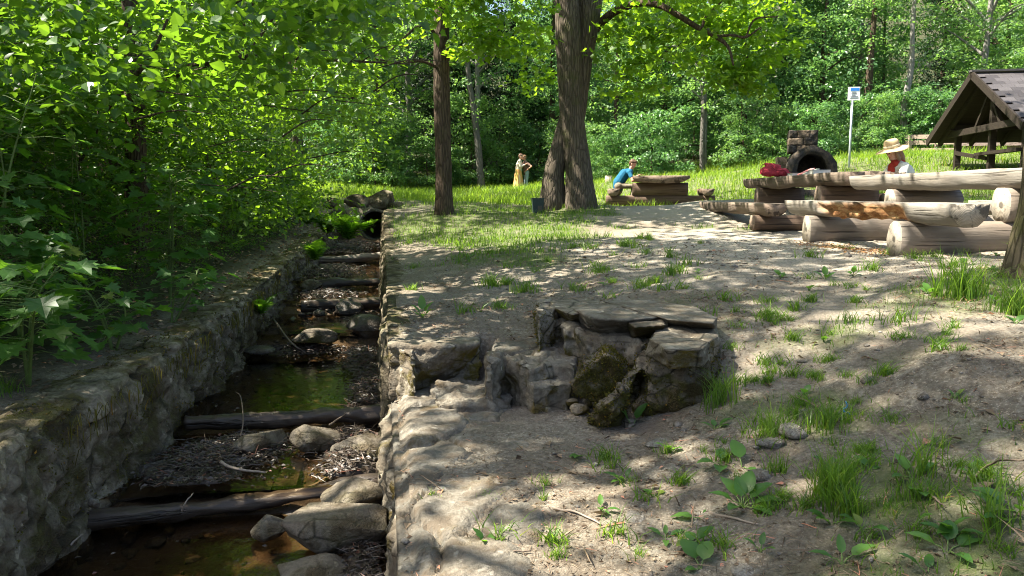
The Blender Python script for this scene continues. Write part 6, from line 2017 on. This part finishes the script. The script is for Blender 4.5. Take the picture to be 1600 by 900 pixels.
# the girl in the straw hat, seated on the far side of the tables, face bent to the left
WHITE = m_plain('pale_shirt', (.55, .56, .50), .85, .2, .1, 14, .2)
REDC = m_plain('red_scarf', (.30, .03, .018), .8, .2, .25, 14, .25)
gp = at(1417, 300, 12.55)
zg = EYE - .13 - .46
xf = place(gp.x, gp.y, zg, 180 + 6, 1.06)
girl, hc, Rm = person_seated('girl in a straw hat, pale shirt and red scarf reading at the tables', xf, 1.06, SKIN, WHITE, KHAKI, HAIRF, DARKSHOE, .22, (.86, .10, -.52), [(.46, .20, .84), (.44, -.16, .84)], .455, long_hair=True, sleeve=1.0, bare_shin=False)
nk = hc - v(.085, 0, .155)
remesh('scarf', [(nk + v(.02, -.05, -.02), nk + v(.05, .05, -.03), .052, .052), (nk + v(.08, .0, -.06), nk + v(.10, 0, -.22), .055, .045), (nk + v(-.05, 0, -.01), nk + v(.03, 0, -.01), .07, .07)], .009, REDC, girl, (0, 0, 0), 2, xf, cloth_fold(.008, 14))
# hat: crown, band and a wide wavy brim, as one woven shell
M['straw'] = m_plain('straw', (.42, .31, .17), .8, .2, .25, 70, .35)
M['band'] = m_plain('straw_band', (.62, .55, .38), .8, .2, .15, 60, .3)
def hat_ring(prof, n=48, wav=0.0):
    V, F_ = [], []
    for i, (r_, z_) in enumerate(prof):
        for j in range(n):
            q = 2 * math.pi * j / n
            w_ = wav * (r_ / .2) ** 2 * (.6 * math.sin(q * 2 + 1) + .4 * math.sin(q * 3))
            V.append((r_ * 1.06 * math.cos(q), r_ * math.sin(q), z_ + w_))
    for i in range(len(prof) - 1):
        for j in range(n): F_.append((i * n + j, i * n + (j + 1) % n, (i + 1) * n + (j + 1) % n, (i + 1) * n + j))
    return np.array(V), np.array(F_)
hatM = Matrix.Translation(tuple(hc + Rm @ np.array((-.012, 0, .058)))) @ Matrix([[*Rm[i]] for i in range(3)]).to_4x4() @ Matrix.Rotation(R(-14), 4, 'Y')
def on_head(V):
    A = np.array(hatM)
    V = V @ A[:3, :3].T + A[:3, 3]
    return V @ np.array(xf.to_3x3()).T + np.array(xf.translation) - np.array(girl.location)
V, F_ = hat_ring([(.002, .125), (.04, .124), (.075, .116), (.096, .098), (.103, .07), (.106, .03), (.108, .0), (.125, -.006), (.165, -.014), (.205, -.028), (.222, -.036), (.221, -.041), (.203, -.034), (.165, -.020), (.122, -.012), (.103, -.006), (.10, .03), (.095, .07)], 48, .010)
hat = link('hat', meshdata('hat', on_head(V), F_, [M['straw']]), girl)
V, F_ = hat_ring([(.1075, .042), (.1095, .040), (.1115, .012), (.1095, .010)], 48)
link('hat_band', meshdata('hat_band', on_head(V), F_, [M['band']]), hat)

def person_standing(label, xf, skin, hair_mat, head_f, arms, top_mat, low_mat, dress=None, voxel=.009, long_hair=False, bow=.06, sleeve=.5):
    hip, chest, neck = v(0, 0, .92), v(bow * .5, 0, 1.22), v(bow, 0, 1.43)
    hc = neck + v(.05, 0, .145)
    hp, Rm = head(hc, head_f, (0, 0, 1), 1.0)
    body = [(hip, chest, .125, .12), (chest, neck - v(0, 0, .05), .12, .075), (neck - v(0, 0, .04), hc - v(.02, 0, .06), .05, .047)] + hp
    top = [(hip + v(0, 0, -.03), chest, .142, .138), (chest, neck - v(.0, 0, .06), .137, .09)]
    low, shoes = [], []
    for k, sd in enumerate((1, -1)):
        sh_ = neck + v(0, sd * .155, -.07)
        el, hd = arms[k]
        el, hd = np.array(el, float), np.array(hd, float)
        d = unit(hd - el)
        body += [(neck + v(0, sd * .05, -.06), sh_, .055, .05), (sh_, el, .046, .037), (el, hd, .036, .025)] + hand(hd, d, (0, 0, 1), .5, sd)
        top += [(neck + v(0, sd * .06, -.075), sh_, .078, .066), (sh_, sh_ + (el - sh_) * min(1, sleeve), .06, .054)]
        if sleeve >= 1: top += [(el, el + (hd - el) * .8, .047, .036)]
        hj, kn, an = v(0, sd * .085, .88), v(.02, sd * .09, .48), v(-.01, sd * .10, .08)
        body += [(hj, kn, .078, .052), (kn, an, .05, .034)]
        low += [(hj, kn, .092, .070), (kn, an + v(0, 0, .02), .068, .056)]
        shoes += shoe(an, (1, sd * .15, 0))
    o = remesh('person', body, voxel, skin, None, tuple(xf.translation), 3, xf)
    tag(o, label, 'person')
    face(o, hc, Rm, 1.0, xf)
    remesh('shirt', top, .013, top_mat, o, (0, 0, 0), 3, xf, cloth_fold(.010, 9))
    if dress is None:
        low += [(v(0, .07, .9), v(0, -.07, .9), .118, .118)]
        remesh('trousers', low, .013, low_mat, o, (0, 0, 0), 3, xf, cloth_fold(.007, 9))
    else:
        V, F_ = [], []
        n, m = 60, 18
        for i in range(m):
            u = i / (m - 1)
            z_ = 1.02 - u * .97
            r_ = .135 + .13 * u ** .8
            for j in range(n):
                q = 2 * math.pi * j / n
                w_ = 1 + (.10 * u) * math.sin(q * 9 + 2 * math.sin(u * 3)) + .05 * u * math.sin(q * 4 + 1)
                V.append((r_ * .92 * w_ * math.cos(q) + .0, r_ * w_ * math.sin(q), z_))
        for i in range(m - 1):
            for j in range(n): F_.append((i * n + j, (i + 1) * n + j, (i + 1) * n + (j + 1) % n, i * n + (j + 1) % n))
        V = np.array(V) @ np.array(xf.to_3x3()).T + np.array(xf.translation) - np.array(o.location)
        link('skirt', meshdata('skirt', V, np.array(F_), [dress]), o)
    remesh('shoes', shoes, .011, DARKSHOE, o, (0, 0, 0), 3, xf)
    ex = [((-.07, 0, -.06), (.05, .07, .10))] if long_hair else []
    remesh('hair', hair_cap(hc, Rm, 1.0, ex), .010, hair_mat, o, (0, 0, 0), 2, xf, hairy)
    return o
CREAM = m_plain('cream_top', (.58, .50, .40), .85, .2, .12, 10, .2)
t = NT('yellow_skirt')
gg = t.noise(2.2, 4, .6, .5, stretch=(3, 3, .7))
M['skirt'] = t.done(t.bsdf(t.ramp(gg, [(.36, (.62, .50, .12)), (.52, (.60, .27, .10)), (.64, (.66, .52, .30))]), .85, .2))
BROWN = m_plain('brown_shirt', (.135, .085, .065), .85, .2, .2, 12, .2)
JEANS = m_plain('pale_jeans', (.22, .30, .31), .85, .2, .15, 12, .2)
a = at(810, 297, 35.0)
person_standing('woman in a cream top and long yellow-orange skirt standing close to someone on the mound', place(a.x, a.y, gz(a.x, a.y), -12, .98), SKIN, HAIRB, (.9, -.1, -.25), [((.14, .22, 1.14), (.30, .10, 1.27)), ((.15, -.20, 1.12), (.32, -.06, 1.22))], CREAM, None, M['skirt'], sleeve=1.0)
a = at(822.5, 296, 35.15)
person_standing('person in a brown shirt and pale jeans, hand on hip, on the mound', place(a.x, a.y, gz(a.x, a.y) + .0, 196, .95), SKIN2, HAIRF, (.85, .3, -.1), [((-.12, .40, 1.16), (.05, .20, 1.0)), ((.18, -.20, 1.10), (.26, -.08, 1.0))], BROWN, JEANS, sleeve=.75)

# ------------------------------------------------------------------ what lies on the ground
rg = np.random.default_rng(123)
def bits(x, y, z, kind, size, lift=.004):
    """dead leaves (kind 0) or straws and twigs (kind 1)"""
    n = len(x)
    a = rg.uniform(0, 6.283, n)
    C = np.stack([x, y, z + lift], 1)
    D = np.stack([np.cos(a), np.sin(a), rg.normal(0, .22, n)], 1)
    N = np.stack([rg.normal(0, .35, n), rg.normal(0, .35, n), np.ones(n)], 1)
    if kind == 0:
        tm = (T_OVAL[0] * np.array([1, 1, 2.2]), T_OVAL[1])
    else:
        tm = (np.array([(-.02, 0, 0), (.02, 0, 0), (.022, .5, .03), (-.022, .5, .03), (0, 1, 0), (0, .5, .055), (0, 0, .03)], float), np.array([(6, 1, 2), (6, 2, 5), (0, 6, 5), (0, 5, 3), (5, 2, 4), (3, 5, 4)]))
    return leaves(C, D, N, size * rg.uniform(.5, 1.3, n), tm, rg.uniform(0, 1, n))
L = []
clumpy = lambda x, y: np.clip(.45 + 1.1 * n2(x, y, 1.4, 3, 61), 0, 1)
x, y = scatter(44000, -.9, 4.6, 2.2, 8.5, lambda x, y: clumpy(x, y) * np.interp(y, [2, 8.5], [1, .35]) * (np.abs(x) < .25 + y * .66))
L.append(bits(x, y, ground_h(x, y), 1, .045))
x, y = scatter(16000, -.9, 4.6, 2.2, 8.5, lambda x, y: clumpy(x, y) * np.interp(y, [2, 8.5], [1, .4]) * (np.abs(x) < .25 + y * .66))
L.append(bits(x, y, ground_h(x, y), 0, .022))
x, y = scatter(2600, -.9, 5.5, 2.2, 10, lambda x, y: clumpy(x, y) * .6 * (np.abs(x) < .25 + y * .66))
L.append(bits(x, y, ground_h(x, y), 0, .05, .006))
x, y = scatter(1500, -.9, 5.5, 2.2, 10, lambda x, y: clumpy(x, y) * .6 * (np.abs(x) < .25 + y * .66))
L.append(bits(x, y, ground_h(x, y), 1, .13, .004))
# left bank floor and the top of the wall
x, y = scatter(16000, -8, -.5, 2.5, 17, lambda x, y: ((-width(xy2st(x, y)[0]) - .1 - xy2st(x, y)[1]) > 0) * .8)
L.append(bits(x, y, ground_h(x, y) + .012, 0, .055, .01))
V, F_, r = join(L)
tag(obj('forest_litter', V, F_, M['litter'], smooth=False, attrs={'rnd': r}), 'dry straw, twigs and dead leaves strewn over the ground', 'litter', kind='stuff')
# wet leaf bars in the stream
L = []
bars = [(5.1, -1.15, .42, .32, .09), (5.35, -.95, .35, .28, .05), (5.45, -.25, .3, .2, .06), (6.4, -.16, .75, .13, .07), (7.6, -.22, .7, .18, .08), (8.25, -.9, .2, .5, .07), (4.2, -.14, .6, .11, .10), (3.4, -.1, .5, .08, .08), (4.95, -.22, .25, .2, .10), (9.0, -.2, .4, .2, .05), (10.3, -.7, .4, .3, .05), (12.2, -.75, .9, .3, .05), (14.6, -.7, 1.1, .3, .05), (16.3, -.5, 1.0, .3, .05)]
bm_ = MB()
for k, (s, t_, ls, lt_, hh) in enumerate(bars):
    n = int(1700 * ls * lt_ / .15)
    n = min(n, 2600)
    lo_ = [b_ for b_ in (-9, 4.74, 5.92, 8.3, 9.86, 11.02, 13.66) if b_ <= s][-1]; hi_ = [b_ for b_ in (4.54, 5.76, 8.28, 9.74, 10.88, 13.52, 18) if b_ >= s][0]
    ss = np.clip(s + rg.normal(0, ls * .55, n), lo_, hi_)
    tt = np.clip(t_ + rg.normal(0, lt_ * .55, n), -width(ss) + .03, -.02)
    x, y = st2xy(ss, tt)
    wz = EYE + np.interp(ss, [-3, 4.6, 4.64, 5.8, 5.84, 8.28, 8.32, 9.78, 9.82, 10.93, 10.97, 13.58, 13.62, 17], [-1.86, -1.86, -1.715, -1.715, -1.60, -1.60, -1.425, -1.425, -1.275, -1.275, -1.155, -1.155, -.995, -.995])
    b = hh * np.exp(-(((ss - s) / ls) ** 2 + ((tt - t_) / lt_) ** 2))
    L.append(bits(x, y, wz - .015 + b + rg.uniform(0, .02, n), 0, .034))
    L.append(bits(x[::3], y[::3], (wz - .01 + b + rg.uniform(0, .03, n))[::3], 1, .10))
    # the silt under the leaves
    gu = np.linspace(-1.4, 1.4, 15)
    U, W_ = np.meshgrid(gu, gu, indexing='ij')
    lo_ = [b_ for b_ in (-9, 4.78, 5.96, 8.36, 9.9, 11.06, 13.7) if b_ <= s][-1]; hi_ = [b_ for b_ in (4.5, 5.72, 8.24, 9.7, 10.84, 13.48, 18) if b_ >= s][0]
    S_, T_ = np.clip(s + U.ravel() * ls, lo_, hi_), np.clip(t_ + W_.ravel() * lt_, -float(width(s)) - .02, 0.0)
    X_, Y_ = st2xy(S_, T_)
    w0 = EYE + np.interp(s, [4.6, 4.64, 5.8, 5.84, 8.28, 8.32, 9.78, 9.82, 10.93, 10.97, 13.58, 13.62], [-1.86, -1.715, -1.715, -1.60, -1.60, -1.425, -1.425, -1.275, -1.275, -1.155, -1.155, -.995])
    Z_ = w0 - .07 + (hh + .06) * np.exp(-(U.ravel() ** 2 + W_.ravel() ** 2)) + .015 * n2(X_, Y_, 12, 3, 5)
    i, j = np.meshgrid(np.arange(14), np.arange(14), indexing='ij')
    q = np.stack([i * 15 + j, i * 15 + j + 1, (i + 1) * 15 + j + 1, (i + 1) * 15 + j], -1).reshape(-1, 4)
    bm_.add(np.stack([X_, Y_, Z_], 1), q)
ss = rg.uniform(2.6, 8.2, 260)
tt = -rg.uniform(.05, 1, 260) ** .8 * width(ss)
x, y = st2xy(ss, tt)
wz = EYE + np.interp(ss, [-3, 4.6, 4.64, 5.8, 5.84, 8.28], [-1.86, -1.86, -1.715, -1.715, -1.60, -1.60])
L.append(bits(x, y, wz + .002, 0, .035, .001))
V, F_, r = join(L)
tag(obj('stream_debris', V, F_, M['litter_wet'], smooth=False, attrs={'rnd': r}), 'wet dark leaves and twigs lodged among the stones of the stream', 'litter', kind='stuff')
M['silt'] = m_plain('silt', (.055, .042, .032), .5, .4, .5, 12, .6)
tag(bm_.obj('silt_bars', M['silt']), kind='structure')
# gravel and pebbles
V0, F0 = ico(1)
def pebbles(x, y, z, sz):
    n = len(x)
    k = np.stack([sz * rg.uniform(.7, 1.4, n), sz * rg.uniform(.7, 1.2, n), sz * rg.uniform(.35, .7, n)], 1)
    a = rg.uniform(0, 6.28, n)
    W_ = V0[None] * k[:, None] * (1 + .25 * rg.normal(size=(n, len(V0), 1)))
    c_, s_ = np.cos(a)[:, None], np.sin(a)[:, None]
    X_ = W_[..., 0] * c_ - W_[..., 1] * s_ + x[:, None]
    Y_ = W_[..., 0] * s_ + W_[..., 1] * c_ + y[:, None]
    Z_ = W_[..., 2] + z[:, None]
    return np.stack([X_, Y_, Z_], -1).reshape(-1, 3), (F0[None] + (np.arange(n) * len(V0))[:, None, None]).reshape(-1, 3)
x, y = scatter(6500, -.9, 5.5, 2.2, 11, lambda x, y: np.clip(.25 + n2(x, y, 1.1, 3, 63), .06, 1) * (np.abs(x) < .25 + y * .66))
V, F_ = pebbles(x, y, ground_h(x, y), rg.lognormal(math.log(.0085), .55, len(x)))
M['pebble'] = m_stone('pebble', (.17, .155, .13), (.38, .35, .30), (.12, .11, .05), .75, .9, sc=3)
tag(obj('pebbles', V, F_, M['pebble']), 'pebbles and grit scattered on the trodden ground', 'pebbles', kind='stuff')
ss = rg.uniform(3, 16.5, 800)
tt = -rg.uniform(.03, 1, 800) * width(ss)
x, y = st2xy(ss, tt)
V, F_ = pebbles(x, y, ground_h(x, y) + .01, rg.lognormal(math.log(.022), .6, len(x)))
tag(obj('stream_pebbles', V, F_, M['rock_wet']), 'dark wet pebbles on the bed of the stream', 'pebbles', kind='stuff')
# sawdust under the rotten bench
x, y = rg.normal(3.62, .16, 1500), rg.normal(8.55, .42, 1500)
M['sawdust'] = m_leaf('sawdust', (.26, .14, .06), (.55, .36, .19), (.2, .1, .04), .9, .1, .1)
V, F_, r = bits(x, y, ground_h(x, y), 0, .03, .006)
tag(obj('sawdust', V, F_, M['sawdust'], smooth=False, attrs={'rnd': r}), 'orange rotten wood crumbs fallen on the ground under the rotten bench', 'wood crumbs', kind='stuff')
# single stones and sticks one could pick up
def grd(px, py):
    zz = -1.2
    for _ in range(8):
        a = atz(px, py, zz); zz = gz(a.x, a.y) - EYE
    return a
for label, px, py, sz, sd in [('reddish brown pebble lying on the dark flagstones', 727, 716, (.05, .04, .035), 1), ('rounded pale stone half buried right of the tall grass behind the steps', 1240, 670, (.16, .12, .07), 2), ('flat grey stone in the shade beside the rounded pale one', 1206, 692, (.15, .12, .05), 3),
                              ('pale flat stone in the soil near the bottom edge', 1165, 888, (.14, .10, .03), 4), ('pale stone lying on the trodden terrace in a sun fleck', 795, 826, (.09, .06, .03), 5), ('dark knob of stone on the lit gravel before the bench', 1384, 454, (.09, .08, .06), 6),
                              ('grey flat stone left of the weeds, in the shade', 1030, 690, (.18, .12, .04), 7), ('half buried grey stone at the bottom left of the weeds', 990, 806, (.14, .10, .04), 8)]:
    a = grd(px, py)
    V, F_ = rock((a.x, a.y, a.z + -sz[2] * .12), sz, sd, 600 + sd, 3, 8, .05)
    tag(obj('stone', V, F_, M['pebble'], origin=tuple(a)), label, 'stone')
def stick(label, pts, r, mat='twig_pale', stream=None, seed=0):
    P = []
    for p in pts:
        if len(p) == 3: P.append(at(*p[:2], 1) if False else atz(p[0], p[1], p[2]))
        else:
            a = grd(*p); P.append(a + Vector((0, 0, r * 1.3)))
    P = curve(P, 16)
    P[:, 2] += .004 * n2(np.arange(16), np.arange(16) * 0, .4, 2, seed)
    V, F_ = tube(P, np.linspace(r, r * .45, 16), 6, True, lump=.15, seed=seed)
    tag(obj('stick', V, F_, M[mat], origin=tuple(P[8])), label, 'stick', 'fallen sticks')
stick('thin stick lying across the trodden terrace in the shade', [(865, 796), (905, 805), (940, 822)], .006, seed=1)
stick('forked-looking dark stick near the bottom of the terrace', [(760, 875), (795, 866), (830, 864)], .006, 'twig', seed=2)
stick('long thin twig on the soil left of the largest weed', [(1015, 722), (1055, 726), (1090, 732)], .005, 'twig', seed=3)
stick('stick in front of the largest weed', [(1110, 804), (1150, 815), (1185, 822)], .007, seed=4)
stick('thin twig right of the dense grass tuft', [(1450, 772), (1465, 785), (1478, 795)], .005, 'twig', seed=5)
stick('curved dark twig by the lower right corner', [(1520, 752), (1550, 726), (1600, 722)], .006, 'twig', seed=6)
stick('bleached stick leaning against the left wall above the debris bank', [(243, 688, -1.62), (262, 664, -1.60), (280, 645, -1.56)], .014, seed=7)
stick('crooked pale branch lying over the stream above the nearest log', [(345, 722, -1.62), (360, 730, -1.63), (385, 735, -1.64), (415, 738, -1.66)], .012, seed=8)
stick('thin stick sticking out of the long green pool by its lower log', [(376, 682, -1.62), (380, 655, -1.55), (376, 620, -1.50), (368, 612, -1.50)], .006, 'twig', seed=9)
stick('dark stick lying on the second log on the right', [(515, 664, -1.55), (528, 655, -1.54), (540, 646, -1.53)], .008, 'twig', seed=10)
stick('sticks reaching over the third cascade', [(428, 500, -1.30), (455, 535, -1.34), (478, 552, -1.44)], .012, 'twig', seed=11)
stick('thin stick leaning over the left part of the nearest log', [(284, 800, -1.78), (290, 785, -1.72), (302, 770, -1.70)], .006, seed=12)
stick('short bleached stick near the left wall in the front pool', [(110, 852, -1.80), (120, 842, -1.78), (130, 834, -1.76)], .006, seed=13)
V, F_ = rock(tuple(atz(149, 786, -1.68)), (.08, .07, .07), .3, 640, 3, 9, .1)
tag(obj('stone', V, F_, M['slab'], origin=tuple(atz(149, 786, -1.68))), 'small whitish lump caught on the left end of the nearest log', 'stone')
